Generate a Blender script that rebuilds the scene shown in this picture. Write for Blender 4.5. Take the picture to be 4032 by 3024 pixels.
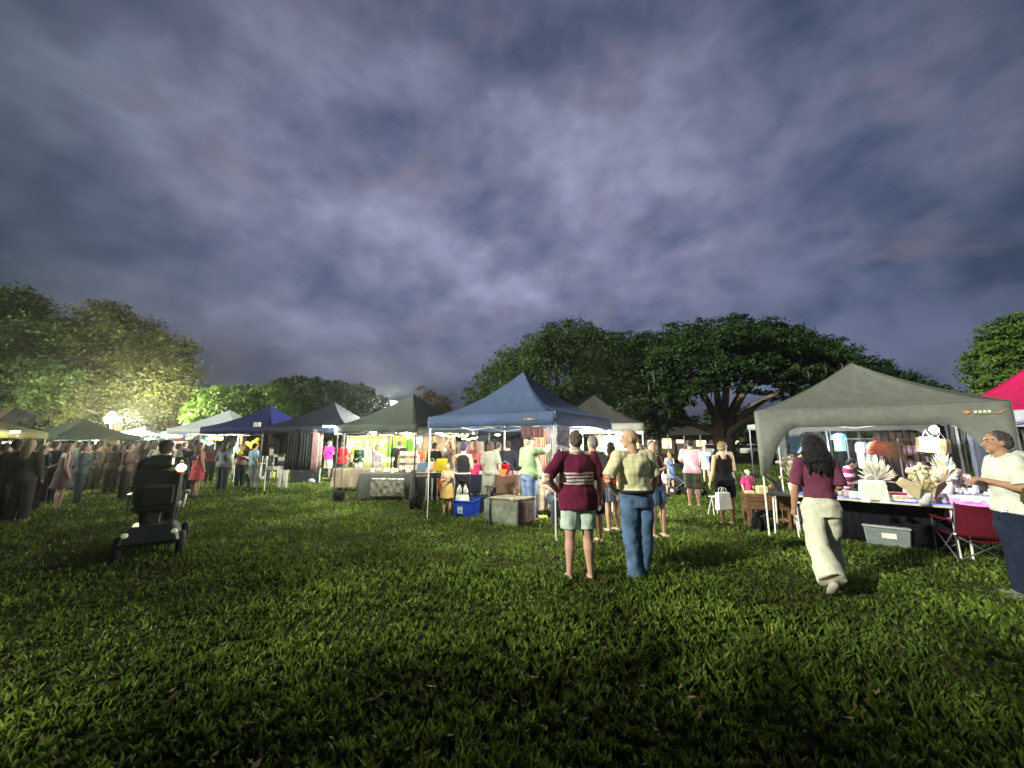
import bpy, math, random
import numpy as np
from mathutils import Vector, Matrix

for o in list(bpy.data.objects):
    bpy.data.objects.remove(o)
SC = bpy.context.scene
COL = SC.collection
RND = random.Random(7)

# ------------------------------------------------------------------ camera
CAM_H, PITCH, FPX = 1.63, math.radians(9.04), 1465.0
cam_d = bpy.data.cameras.new('camera')
cam_d.sensor_width = 36.0
cam_d.lens = 36.0 * FPX / 4032.0
cam_d.clip_start, cam_d.clip_end = 0.05, 2000
cam = bpy.data.objects.new('camera', cam_d)
cam.location = (0, 0, CAM_H)
cam.rotation_euler = (math.radians(90) + PITCH, 0, 0)
COL.objects.link(cam)
SC.camera = cam

SC.view_settings.view_transform = 'Standard'
SC.view_settings.look = 'None'
SC.view_settings.exposure = 0.7
SC.view_settings.gamma = 1.0
SC.view_settings.use_curve_mapping = False
try:
    SC.cycles.use_denoising = True
    SC.cycles.max_bounces = 6
    SC.cycles.diffuse_bounces = 3
    SC.cycles.glossy_bounces = 2
    SC.cycles.transmission_bounces = 4
    SC.cycles.transparent_max_bounces = 6
    SC.cycles.sample_clamp_indirect = 4.0
except Exception:
    pass

# ------------------------------------------------------------------ world
SUN_EL, SUN_AZ = math.radians(23), math.radians(243)   # compass from +Y clockwise; light comes from behind left
world = bpy.data.worlds.new('World'); SC.world = world; world.use_nodes = True
nt = world.node_tree; N = nt.nodes; L = nt.links; N.clear()
def nd(t, **k):
    n = N.new(t)
    for a, b in k.items(): setattr(n, a, b)
    return n
out = nd('ShaderNodeOutputWorld'); bg = nd('ShaderNodeBackground'); L.new(bg.outputs[0], out.inputs[0])
sky = nd('ShaderNodeTexSky', sky_type='NISHITA', sun_disc=False)
sky.sun_elevation = SUN_EL; sky.sun_rotation = SUN_AZ
tc = nd('ShaderNodeTexCoord')
sep = nd('ShaderNodeSeparateXYZ'); L.new(tc.outputs['Generated'], sep.inputs[0])
def mth(op, a, b=None, c=None):
    n = nd('ShaderNodeMath', operation=op)
    for i, x in enumerate((a, b, c)):
        if x is None: continue
        if isinstance(x, (int, float)): n.inputs[i].default_value = x
        else: L.new(x, n.inputs[i])
    return n.outputs[0]
zc = mth('ADD', mth('MAXIMUM', sep.outputs[2], 0.0), 0.16)
px_ = mth('DIVIDE', sep.outputs[0], zc); py_ = mth('DIVIDE', sep.outputs[1], zc)
comb = nd('ShaderNodeCombineXYZ'); L.new(px_, comb.inputs[0]); L.new(py_, comb.inputs[1])
def noise(vec, scale, detail, rough, dist=0.0, loc=(0, 0, 0), sc=(1, 1, 1), rot=0.0):
    mp = nd('ShaderNodeMapping'); mp.inputs['Location'].default_value = loc; mp.inputs['Scale'].default_value = sc
    mp.inputs['Rotation'].default_value = (0, 0, rot)
    L.new(vec, mp.inputs[0])
    n = nd('ShaderNodeTexNoise'); n.inputs['Scale'].default_value = scale; n.inputs['Detail'].default_value = detail
    n.inputs['Roughness'].default_value = rough; n.inputs['Distortion'].default_value = dist
    L.new(mp.outputs[0], n.inputs['Vector']); return n.outputs['Fac']
nrm = nd('ShaderNodeVectorMath', operation='NORMALIZE'); L.new(tc.outputs['Generated'], nrm.inputs[0])
n_big = noise(nrm.outputs[0], 1.5, 3, 0.5, 0.4, (3.1, 1.7, 0), (1, 1, 1.5), .5)
n_mid = noise(nrm.outputs[0], 3.7, 6, 0.50, 0.15, (7.3, 2.2, 4), (1.0, 1.0, 1.45), 0)
n_fin = noise(nrm.outputs[0], 15.0, 4, 0.5, 0.0, (1.3, 9.2, 8), (1, 1, 1.4), 0)
dens = mth('ADD', mth('ADD', mth('MULTIPLY', n_big, .36), mth('MULTIPLY', n_mid, .48)), mth('MULTIPLY', n_fin, .16))
# broad evening glow, a soft lobe ahead and above the horizon
def dotdir(v, az, el):
    d = Vector((math.sin(math.radians(az)) * math.cos(math.radians(el)), math.cos(math.radians(az)) * math.cos(math.radians(el)), math.sin(math.radians(el))))
    n = nd('ShaderNodeVectorMath', operation='DOT_PRODUCT'); L.new(v, n.inputs[0]); n.inputs[1].default_value = d
    return n.outputs['Value']
dg_ = dotdir(nrm.outputs[0], 4, 26)
mr = nd('ShaderNodeMapRange', interpolation_type='SMOOTHSTEP'); L.new(dg_, mr.inputs[0])
mr.inputs[1].default_value = 0.40; mr.inputs[2].default_value = 1.0; mr.inputs[3].default_value = 0.0; mr.inputs[4].default_value = 1.0
ramp = nd('ShaderNodeValToRGB'); L.new(dens, ramp.inputs[0])
cr = ramp.color_ramp
cr.elements[0].position = 0.37; cr.elements[0].color = (0.048, 0.074, 0.150, 1)
cr.elements[1].position = 0.66; cr.elements[1].color = (0.34, 0.36, 0.52, 1)
e = cr.elements.new(0.45); e.color = (0.108, 0.130, 0.225, 1)
e = cr.elements.new(0.53); e.color = (0.190, 0.196, 0.31, 1)
# pink wisps
pk = nd('ShaderNodeMapRange', interpolation_type='SMOOTHSTEP'); L.new(noise(nrm.outputs[0], 3.4, 4, .6, .3, (5, 5, 2), (1, 1, 2)), pk.inputs[0])
pk.inputs[1].default_value = .55; pk.inputs[2].default_value = .72; pk.inputs[4].default_value = .55
mx = nd('ShaderNodeMix', data_type='RGBA', blend_type='MIX'); L.new(pk.outputs[0], mx.inputs[0]); L.new(ramp.outputs[0], mx.inputs[6]); mx.inputs[7].default_value = (0.240, 0.195, 0.265, 1)
dark = nd('ShaderNodeMix', data_type='RGBA', blend_type='MULTIPLY'); dark.inputs[0].default_value = 1; L.new(mx.outputs[2], dark.inputs[6]); dark.inputs[7].default_value = (0.24, 0.33, 0.30, 1)
m2 = nd('ShaderNodeMix', data_type='RGBA', blend_type='MIX'); L.new(mr.outputs[0], m2.inputs[0]); L.new(dark.outputs[2], m2.inputs[6]); L.new(mx.outputs[2], m2.inputs[7])
hz = nd('ShaderNodeMapRange', interpolation_type='SMOOTHSTEP'); L.new(sep.outputs[2], hz.inputs[0])
hz.inputs[1].default_value = 0.0; hz.inputs[2].default_value = 0.34; hz.inputs[3].default_value = 0.27; hz.inputs[4].default_value = 1.0
tp = nd('ShaderNodeMapRange', interpolation_type='SMOOTHSTEP'); L.new(sep.outputs[2], tp.inputs[0]); tp.inputs[1].default_value = .5; tp.inputs[2].default_value = .95; tp.inputs[3].default_value = 1.0; tp.inputs[4].default_value = .66
hzt = mth('MULTIPLY', hz.outputs[0], tp.outputs[0])
m3 = nd('ShaderNodeMix', data_type='RGBA', blend_type='MULTIPLY'); m3.inputs[0].default_value = 1; L.new(m2.outputs[2], m3.inputs[6]); L.new(hzt, m3.inputs[7])
# a paler gap between cloud banks low on the right
gp_ = nd('ShaderNodeMapRange', interpolation_type='SMOOTHSTEP'); L.new(mth('ADD', dotdir(nrm.outputs[0], 44, 13), mth('MULTIPLY', mth('SUBTRACT', n_mid, .5), .22)), gp_.inputs[0])
gp_.inputs[1].default_value = .965; gp_.inputs[2].default_value = 1.02; gp_.inputs[4].default_value = .55
m35 = nd('ShaderNodeMix', data_type='RGBA', blend_type='MIX'); L.new(gp_.outputs[0], m35.inputs[0]); L.new(m3.outputs[2], m35.inputs[6]); m35.inputs[7].default_value = (0.15, 0.18, 0.31, 1)
# the clear twilight sky shows faintly through the cloud
m4 = nd('ShaderNodeMix', data_type='RGBA', blend_type='ADD'); m4.inputs[0].default_value = 0.0025; L.new(m35.outputs[2], m4.inputs[6]); L.new(sky.outputs[0], m4.inputs[7])
L.new(m4.outputs[2], bg.inputs[0]); bg.inputs[1].default_value = 0.68

sun_d = bpy.data.lights.new('sun', 'SUN'); sun_d.energy = 3.7; sun_d.angle = math.radians(1.2); sun_d.color = (1.0, 0.97, 0.80)  # stands in for an unseen light off to the left
sun = bpy.data.objects.new('sun', sun_d); COL.objects.link(sun)
sd = Vector((math.sin(SUN_AZ) * math.cos(SUN_EL), math.cos(SUN_AZ) * math.cos(SUN_EL), math.sin(SUN_EL)))
sun.rotation_euler = sd.to_track_quat('Z', 'Y').to_euler()

# ------------------------------------------------------------------ survey helpers: bearing and distance read off the photograph
CP, SP = math.cos(PITCH), math.sin(PITCH)
def ray(px, py):
    x = (px - 2016) / FPX; y = (1512 - py) / FPX
    return Vector((x, CP - y * SP, SP + y * CP))
def G(px, py):
    d = ray(px, py); t = -CAM_H / d.z
    return Vector((d.x * t, d.y * t, 0))
def P(px, py, Y):
    d = ray(px, py); t = Y / d.y
    return Vector((d.x * t, Y, CAM_H + d.z * t))

# ------------------------------------------------------------------ materials
_M = {}
def mat(name, col, rough=0.8, noise_amt=0.15, noise_scale=12.0, bump=0.0, bscale=60.0, metal=0.0, transl=0.0, spec=0.3, emit=None, estr=0.0, alt=None):
    key = (name, tuple(col), rough, noise_amt, transl, metal, estr)
    if key in _M: return _M[key]
    m = bpy.data.materials.new(name); m.use_nodes = True
    t = m.node_tree; b = t.nodes['Principled BSDF']
    b.inputs['Roughness'].default_value = rough; b.inputs['Metallic'].default_value = metal
    b.inputs['Specular IOR Level'].default_value = spec
    tc = t.nodes.new('ShaderNodeTexCoord'); n = t.nodes.new('ShaderNodeTexNoise')
    n.inputs['Scale'].default_value = noise_scale; n.inputs['Detail'].default_value = 4
    t.links.new(tc.outputs['Object'], n.inputs['Vector'])
    r = t.nodes.new('ShaderNodeValToRGB'); t.links.new(n.outputs['Fac'], r.inputs[0])
    c = Vector(col[:3]); lo = c * (1 - noise_amt); hi = c * (1 + noise_amt)
    if alt is not None: hi = Vector(alt[:3])
    r.color_ramp.elements[0].position = .3; r.color_ramp.elements[1].position = .7
    r.color_ramp.elements[0].color = (*lo, 1); r.color_ramp.elements[1].color = (*hi, 1)
    t.links.new(r.outputs[0], b.inputs['Base Color'])
    if bump:
        n2 = t.nodes.new('ShaderNodeTexNoise'); n2.inputs['Scale'].default_value = bscale
        t.links.new(tc.outputs['Object'], n2.inputs['Vector'])
        bp = t.nodes.new('ShaderNodeBump'); bp.inputs['Strength'].default_value = bump; bp.inputs['Distance'].default_value = 0.02
        t.links.new(n2.outputs['Fac'], bp.inputs['Height']); t.links.new(bp.outputs[0], b.inputs['Normal'])
    if emit is not None:
        b.inputs['Emission Color'].default_value = (*emit, 1); b.inputs['Emission Strength'].default_value = estr
    if transl:
        tr = t.nodes.new('ShaderNodeBsdfTranslucent'); t.links.new(r.outputs[0], tr.inputs[0])
        ms = t.nodes.new('ShaderNodeMixShader'); ms.inputs[0].default_value = transl
        t.links.new(b.outputs[0], ms.inputs[1]); t.links.new(tr.outputs[0], ms.inputs[2])
        t.links.new(ms.outputs[0], t.nodes['Material Output'].inputs['Surface'])
    _M[key] = m; return m
def cloth(col, name='fabric', **k):
    k.setdefault('rough', .92); k.setdefault('bump', .5); k.setdefault('bscale', 9.0); k.setdefault('noise_amt', .12); k.setdefault('spec', .12)
    return mat(name, col, **k)
def skin(col): return mat('skin', col, rough=.6, noise_amt=.08, spec=.35)

# ------------------------------------------------------------------ mesh builder
def mesh_np(name, V, F, mt, smooth=False, sizes=None):
    me = bpy.data.meshes.new(name); V = np.asarray(V, np.float32)
    me.vertices.add(len(V)); me.vertices.foreach_set('co', V.ravel())
    F = np.asarray(F, np.int32).ravel()
    me.loops.add(len(F)); me.loops.foreach_set('vertex_index', F)
    sizes = np.asarray(sizes, np.int32); me.polygons.add(len(sizes))
    st = np.concatenate(([0], np.cumsum(sizes)[:-1])).astype(np.int32)
    me.polygons.foreach_set('loop_start', st); me.polygons.foreach_set('loop_total', sizes)
    if smooth: me.polygons.foreach_set('use_smooth', np.ones(len(sizes), bool))
    me.update(calc_edges=True); me.materials.append(mt); return me
def frame(d):
    d = d.normalized(); a = Vector((0, 0, 1)) if abs(d.z) < .9 else Vector((0, 1, 0))
    x = a.cross(d).normalized(); return x, d.cross(x).normalized()
class MB:
    def __init__(s): s.v = []; s.f = []
    def add(s, vs, fs):
        b = len(s.v); s.v += [Vector(q) for q in vs]; s.f += [tuple(b + i for i in f) for f in fs]; return s
    def box(s, c, sz, rz=0.0, M=None, taper=1.0, bev=0.0):
        c = Vector(c); hx, hy, hz = sz[0] / 2, sz[1] / 2, sz[2] / 2
        R = M if M is not None else Matrix.Rotation(rz, 3, 'Z')
        if bev <= 0:
            pts = [(-hx, -hy, -hz), (hx, -hy, -hz), (hx, hy, -hz), (-hx, hy, -hz)]
            vs = [c + R @ Vector(q) for q in pts] + [c + R @ Vector((q[0] * taper, q[1] * taper, hz)) for q in pts]
            return s.add(vs, [(3, 2, 1, 0), (4, 5, 6, 7), (0, 1, 5, 4), (1, 2, 6, 5), (2, 3, 7, 6), (3, 0, 4, 7)])
        b = bev; rings = []
        for (z, i) in ((-hz, b), (-hz + b, 0), (hz - b, 0), (hz, b)):
            t = 1.0 if z < 0 else taper
            for (sx, sy) in ((-1, -1), (1, -1), (1, 1), (-1, 1)):
                X, Y = (hx * t - i), (hy * t - i)
                k = b * .6
                if sx * sy > 0: pp = [(sx * (X), sy * (Y - k)), (sx * (X - k), sy * Y)] if sx * sy > 0 else []
                else: pp = [(sx * (X - k), sy * Y), (sx * X, sy * (Y - k))]
                if sx < 0 and sy < 0: pp = [(-X, -(Y - k)), (-(X - k), -Y)]
                if sx > 0 and sy < 0: pp = [((X - k), -Y), (X, -(Y - k))]
                if sx > 0 and sy > 0: pp = [(X, (Y - k)), ((X - k), Y)]
                if sx < 0 and sy > 0: pp = [(-(X - k), Y), (-X, (Y - k))]
                for q in pp: rings.append(c + R @ Vector((q[0], q[1], z)))
        fs = []
        for r in range(3):
            for i in range(8):
                j = (i + 1) % 8; fs.append((r * 8 + i, r * 8 + j, r * 8 + 8 + j, r * 8 + 8 + i))
        fs.append(tuple(reversed(range(8)))); fs.append(tuple(range(24, 32)))
        return s.add(rings, fs)
    def tube(s, pts, rad, n=10, up=None, cap=True):
        pts = [Vector(p) for p in pts]; k = len(pts)
        if not isinstance(rad, (list, tuple)): rad = [rad] * k
        vs = []; x0 = None
        for i, p in enumerate(pts):
            d = (pts[min(i + 1, k - 1)] - pts[max(i - 1, 0)])
            if d.length < 1e-9: d = Vector((0, 0, 1))
            d.normalize()
            if x0 is None:
                x = (Vector(up).cross(d)).normalized() if up is not None else frame(d)[0]
            else:
                x = (x0 - d * x0.dot(d)).normalized()
            x0 = x; y = d.cross(x).normalized(); r = rad[i]; rx, ry = r if isinstance(r, (list, tuple)) else (r, r)
            for j in range(n):
                a = 2 * math.pi * j / n
                vs.append(p + x * (rx * math.cos(a)) + y * (ry * math.sin(a)))
        fs = []
        for i in range(k - 1):
            for j in range(n):
                j2 = (j + 1) % n; fs.append((i * n + j, i * n + j2, (i + 1) * n + j2, (i + 1) * n + j))
        if cap: fs.append(tuple(reversed(range(n)))); fs.append(tuple(range((k - 1) * n, k * n)))
        return s.add(vs, fs)
    def ell(s, c, r, n=12, m=8, R=None):
        c = Vector(c); r = (r, r, r) if isinstance(r, (int, float)) else r
        vs = []
        for i in range(1, m):
            th = math.pi * i / m
            for j in range(n):
                a = 2 * math.pi * j / n
                q = Vector((r[0] * math.sin(th) * math.cos(a), r[1] * math.sin(th) * math.sin(a), r[2] * math.cos(th)))
                vs.append(c + (R @ q if R is not None else q))
        t = Vector((0, 0, r[2])); vs.append(c + (R @ t if R is not None else t)); vs.append(c - (R @ t if R is not None else t))
        top, bot = len(vs) - 2, len(vs) - 1; fs = []
        for i in range(m - 2):
            for j in range(n):
                j2 = (j + 1) % n; fs.append((i * n + j, (i + 1) * n + j, (i + 1) * n + j2, i * n + j2))
        for j in range(n):
            j2 = (j + 1) % n; fs.append((top, j, j2)); fs.append((bot, (m - 2) * n + j2, (m - 2) * n + j))
        return s.add(vs, fs)
    def lathe(s, c, prof, n=14):
        c = Vector(c); return s.tube([c + Vector((0, 0, z)) for r, z in prof], [max(r, .0005) for r, z in prof], n, up=(0, 1, 0))
    def lathe2(s, c, prof, n=14):
        c = Vector(c); vs = []; k = len(prof)
        for r, z in prof:
            for j in range(n):
                a = 2 * math.pi * j / n; vs.append(c + Vector((r * math.cos(a), r * math.sin(a), z)))
        fs = [(i * n + j, i * n + (j + 1) % n, (i + 1) * n + (j + 1) % n, (i + 1) * n + j) for i in range(k - 1) for j in range(n)]
        fs.append(tuple(reversed(range(n)))); fs.append(tuple(range((k - 1) * n, k * n)))
        return s.add(vs, fs)
    def prism(s, poly, y0, y1, M=None):
        n = len(poly); M = M or Matrix.Identity(4)
        vs = [M @ Vector((p[0], y0, p[1])) for p in poly] + [M @ Vector((p[0], y1, p[1])) for p in poly]
        fs = [tuple(range(n)), tuple(reversed(range(n, 2 * n)))] + [(i, i + n, (i + 1) % n + n, (i + 1) % n) for i in range(n)]
        return s.add(vs, fs)
    def sheet(s, rows):
        m, n = len(rows), len(rows[0])
        return s.add([q for r in rows for q in r], [(i * n + j, i * n + j + 1, (i + 1) * n + j + 1, (i + 1) * n + j) for i in range(m - 1) for j in range(n - 1)])
    def mesh(s, name, mt, smooth=False):
        me = bpy.data.meshes.new(name); me.from_pydata([tuple(q) for q in s.v], [], s.f); me.update()
        if smooth: me.polygons.foreach_set('use_smooth', [True] * len(me.polygons))
        me.materials.append(mt); return me
    def build(s, name, mt, parent=None, smooth=False, thick=0.0, voxel=0.0, sm=4, loc=None, rz=0.0):
        o = bpy.data.objects.new(name, s.mesh(name, mt, smooth)); COL.objects.link(o)
        if parent is not None: o.parent = parent
        if loc is not None: o.location = loc
        o.rotation_euler = (0, 0, rz)
        if thick: 
            md = o.modifiers.new('s', 'SOLIDIFY'); md.thickness = thick; md.offset = 0; BAKE.append(o)
        if voxel:
            md = o.modifiers.new('r', 'REMESH'); md.mode = 'VOXEL'; md.voxel_size = voxel; md.use_smooth_shade = True
            md = o.modifiers.new('m', 'SMOOTH'); md.factor = .5; md.iterations = sm; BAKE.append(o)
        return o
BAKE = []
def thing(name, label, cat, loc=(0, 0, 0), rz=0.0, group=None):
    o = bpy.data.objects.new(name, None); COL.objects.link(o); o.empty_display_size = .1
    o.location = loc; o.rotation_euler = (0, 0, rz); o['label'] = label; o['category'] = cat
    if group: o['group'] = group
    return o
def tag(o, label=None, cat=None, group=None, kind=None):
    if label: o['label'] = label
    if cat: o['category'] = cat
    if group: o['group'] = group
    if kind: o['kind'] = kind
    return o
def copy_tree(o, parent=None):
    c = o.copy(); COL.objects.link(c); c.parent = parent
    for ch in [q for q in bpy.data.objects if q.parent == o]: copy_tree(ch, c)
    return c
def lamp(name, loc, W, col=(1, .95, .85), r=.05, parent=None):
    d = bpy.data.lights.new(name, 'POINT'); d.energy = W; d.color = col; d.shadow_soft_size = r
    o = bpy.data.objects.new(name, d); COL.objects.link(o); o.location = loc
    if parent is not None: o.parent = parent
    return o

# ------------------------------------------------------------------ ground
def ground():
    m = bpy.data.materials.new('lawn'); m.use_nodes = True; t = m.node_tree; b = t.nodes['Principled BSDF']
    b.inputs['Roughness'].default_value = .95; b.inputs['Specular IOR Level'].default_value = .1
    tc = t.nodes.new('ShaderNodeTexCoord')
    def nz(s, d, r):
        n = t.nodes.new('ShaderNodeTexNoise'); n.inputs['Scale'].default_value = s; n.inputs['Detail'].default_value = d; n.inputs['Roughness'].default_value = r
        t.links.new(tc.outputs['Object'], n.inputs['Vector']); return n.outputs['Fac']
    a = nz(.9, 5, .6); c = nz(30, 4, .7)
    r1 = t.nodes.new('ShaderNodeValToRGB'); t.links.new(a, r1.inputs[0])
    r1.color_ramp.elements[0].position = .35; r1.color_ramp.elements[0].color = (.034, .030, .012, 1)
    r1.color_ramp.elements[1].position = .6; r1.color_ramp.elements[1].color = (.030, .048, .010, 1)
    r2 = t.nodes.new('ShaderNodeValToRGB'); t.links.new(c, r2.inputs[0])
    r2.color_ramp.elements[0].position = .35; r2.color_ramp.elements[0].color = (.35, .35, .35, 1)
    r2.color_ramp.elements[1].position = .7; r2.color_ramp.elements[1].color = (1.6, 1.6, 1.4, 1)
    mx = t.nodes.new('ShaderNodeMix'); mx.data_type = 'RGBA'; mx.blend_type = 'MULTIPLY'; mx.inputs[0].default_value = 1
    t.links.new(r1.outputs[0], mx.inputs[6]); t.links.new(r2.outputs[0], mx.inputs[7]); t.links.new(mx.outputs[2], b.inputs['Base Color'])
    bp = t.nodes.new('ShaderNodeBump'); bp.inputs['Strength'].default_value = 1; bp.inputs['Distance'].default_value = .05
    t.links.new(c, bp.inputs['Height']); t.links.new(bp.outputs[0], b.inputs['Normal'])
    V = []; F = []
    rs = [0, 4, 12, 30, 80, 200, 700]; n = 48
    V.append((0, 0, 0))
    for r in rs[1:]:
        for j in range(n): V.append((r * math.cos(2 * math.pi * j / n), r * math.sin(2 * math.pi * j / n), 0))
    for j in range(n): F.append((0, 1 + j, 1 + (j + 1) % n))
    for i in range(len(rs) - 2):
        for j in range(n): F.append((1 + i * n + j, 1 + (i + 1) * n + j, 1 + (i + 1) * n + (j + 1) % n, 1 + i * n + (j + 1) % n))
    mb = MB(); mb.add(V, F); o = mb.build('ground', m); o['kind'] = 'structure'
ground()

def grass():
    m = bpy.data.materials.new('grass_blade'); m.use_nodes = True; t = m.node_tree; b = t.nodes['Principled BSDF']
    b.inputs['Roughness'].default_value = .7; b.inputs['Specular IOR Level'].default_value = .2
    g = t.nodes.new('ShaderNodeNewGeometry'); tc = t.nodes.new('ShaderNodeTexCoord')
    n = t.nodes.new('ShaderNodeTexNoise'); n.inputs['Scale'].default_value = .8; n.inputs['Detail'].default_value = 5; n.inputs['Roughness'].default_value = .65
    t.links.new(tc.outputs['Object'], n.inputs['Vector'])
    add = t.nodes.new('ShaderNodeMath'); add.operation = 'MULTIPLY_ADD'; t.links.new(g.outputs['Random Per Island'], add.inputs[0]); add.inputs[1].default_value = .34; t.links.new(n.outputs['Fac'], add.inputs[2])
    r = t.nodes.new('ShaderNodeValToRGB'); t.links.new(add.outputs[0], r.inputs[0]); c = r.color_ramp
    c.elements[0].position = .42; c.elements[0].color = (.070, .055, .018, 1)
    c.elements[1].position = .95; c.elements[1].color = (.27, .34, .06, 1)
    e = c.elements.new(.55); e.color = (.040, .070, .010, 1)
    e = c.elements.new(.76); e.color = (.100, .165, .022, 1)
    t.links.new(r.outputs[0], b.inputs['Base Color'])
    tr = t.nodes.new('ShaderNodeBsdfTranslucent'); t.links.new(r.outputs[0], tr.inputs[0]); ms = t.nodes.new('ShaderNodeMixShader'); ms.inputs[0].default_value = .4
    t.links.new(b.outputs[0], ms.inputs[1]); t.links.new(tr.outputs[0], ms.inputs[2]); t.links.new(ms.outputs[0], t.nodes['Material Output'].inputs['Surface'])
    rg = np.random.default_rng(3); n = 400000
    d = 1.2 * np.exp(rg.random(n) * math.log(34 / 1.2)); a = np.radians((rg.random(n) * 2 - 1) * 62)
    cx, cy = d * np.sin(a), d * np.cos(a)
    # tufts: pull blades towards tuft centres
    tx = np.round(cx / .09) * .09; ty = np.round(cy / .09) * .09
    hsh = np.sin(tx * 127.1 + ty * 311.7) * 43758.5; hsh -= np.floor(hsh)
    near = d < 9
    h2 = np.sin(tx * 269.5 + ty * 183.3) * 43758.5; h2 -= np.floor(h2)
    cx = np.where(near, cx * .62 + (tx + .12 * (hsh - .5)) * .38, cx); cy = np.where(near, cy * .62 + (ty + .12 * (h2 - .5)) * .38, cy)
    hgt = (.024 + .048 * rg.random(n) ** 1.5) * (.6 + .7 * hsh) * (1 + .01 * d)
    lf = .5 + .5 * np.sin(1.7 * cx + 1.4 * np.sin(2.3 * cy + .6)) * np.sin(1.9 * cy + 1.3 * np.sin(1.1 * cx + 2.0)); lf2 = .5 + .5 * np.sin(4.1 * cx + 2.2 * np.sin(3.1 * cy)) * np.sin(3.7 * cy + 1.9 * np.sin(4.3 * cx + 1.0))
    hgt *= np.where(rg.random(n) < .55 - .75 * (.6 * lf + .4 * lf2), .3, 1) * (.62 + .55 * lf + .22 * lf2); w = (.0045 + .0038 * rg.random(n)) * (1 + .09 * d)
    az = rg.random(n) * 2 * np.pi; ln = hgt * (.15 + .75 * rg.random(n)); la = rg.random(n) * 2 * np.pi
    ux, uy = np.cos(az) * w, np.sin(az) * w; lx, ly = np.cos(la) * ln, np.sin(la) * ln
    z = np.zeros(n)
    V = np.stack([np.stack([cx - ux * .7, cy - uy * .7, z], 1), np.stack([cx + ux * .7, cy + uy * .7, z], 1),
                  np.stack([cx + ux + lx * .45, cy + uy + ly * .45, hgt * .62], 1), np.stack([cx - ux + lx * .45, cy - uy + ly * .45, hgt * .62], 1),
                  np.stack([cx + lx, cy + ly, hgt], 1)], 1).reshape(-1, 3)
    i = (np.arange(n) * 5)[:, None]
    F = np.concatenate([i + [0, 1, 2, 3], i + [3, 2, 4]], 1)
    sizes = np.tile([4, 3], n)
    o = bpy.data.objects.new('grass', mesh_np('grass', V, F, m, False, sizes)); COL.objects.link(o)
    tag(o, 'coarse broad bladed lawn grass, green with brown patches', 'grass', kind='stuff')
grass()

def litter():
    rg = np.random.default_rng(17); n = 700; d = 1.5 * np.exp(rg.random(n) * math.log(16 / 1.5)); a = np.radians((rg.random(n) * 2 - 1) * 60); c = np.stack([d * np.sin(a), d * np.cos(a), .02 + .03 * rg.random(n)], 1)
    u = rg.normal(size=(n, 3)) * np.array([1, 1, .35]); u /= np.linalg.norm(u, axis=1)[:, None]; v = np.cross(u, np.array([0, 0, 1.]) + rg.normal(size=(n, 3)) * .25); v /= np.linalg.norm(v, axis=1)[:, None]; s = (.018 + .025 * rg.random(n))[:, None]
    V = np.stack([c - u * s, c + v * s * .45, c + u * s + np.array([0, 0, .008]), c - v * s * .45], 1).reshape(-1, 3)
    o = bpy.data.objects.new('fallen_leaves', mesh_np('fallen_leaves', V, np.arange(4 * n), mat('dry_leaf', (.16, .10, .045), noise_amt=.6, noise_scale=3), False, np.full(n, 4))); COL.objects.link(o); tag(o, 'small dry brown leaves scattered in the lawn', 'leaves', kind='stuff')
litter()

# ------------------------------------------------------------------ trees
def leafmat(name, a, b, c):
    m = bpy.data.materials.new(name); m.use_nodes = True; t = m.node_tree; bs = t.nodes['Principled BSDF']
    bs.inputs['Roughness'].default_value = .6; bs.inputs['Specular IOR Level'].default_value = .25
    g = t.nodes.new('ShaderNodeNewGeometry'); tc = t.nodes.new('ShaderNodeTexCoord')
    n = t.nodes.new('ShaderNodeTexNoise'); n.inputs['Scale'].default_value = .35; n.inputs['Detail'].default_value = 5
    t.links.new(tc.outputs['Object'], n.inputs['Vector'])
    add = t.nodes.new('ShaderNodeMath'); add.operation = 'MULTIPLY_ADD'; t.links.new(g.outputs['Random Per Island'], add.inputs[0]); add.inputs[1].default_value = .3; t.links.new(n.outputs['Fac'], add.inputs[2])
    r = t.nodes.new('ShaderNodeValToRGB'); t.links.new(add.outputs[0], r.inputs[0])
    r.color_ramp.elements[0].position = .4; r.color_ramp.elements[0].color = (*a, 1); r.color_ramp.elements[1].position = .9; r.color_ramp.elements[1].color = (*c, 1)
    e = r.color_ramp.elements.new(.62); e.color = (*b, 1)
    t.links.new(r.outputs[0], bs.inputs['Base Color'])
    tr = t.nodes.new('ShaderNodeBsdfTranslucent'); t.links.new(r.outputs[0], tr.inputs[0]); ms = t.nodes.new('ShaderNodeMixShader'); ms.inputs[0].default_value = .35
    t.links.new(bs.outputs[0], ms.inputs[1]); t.links.new(tr.outputs[0], ms.inputs[2]); t.links.new(ms.outputs[0], t.nodes['Material Output'].inputs['Surface'])
    return m
BARK = mat('bark', (.16, .13, .095), rough=.95, noise_amt=.4, noise_scale=5, bump=1.0, bscale=14)
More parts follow.
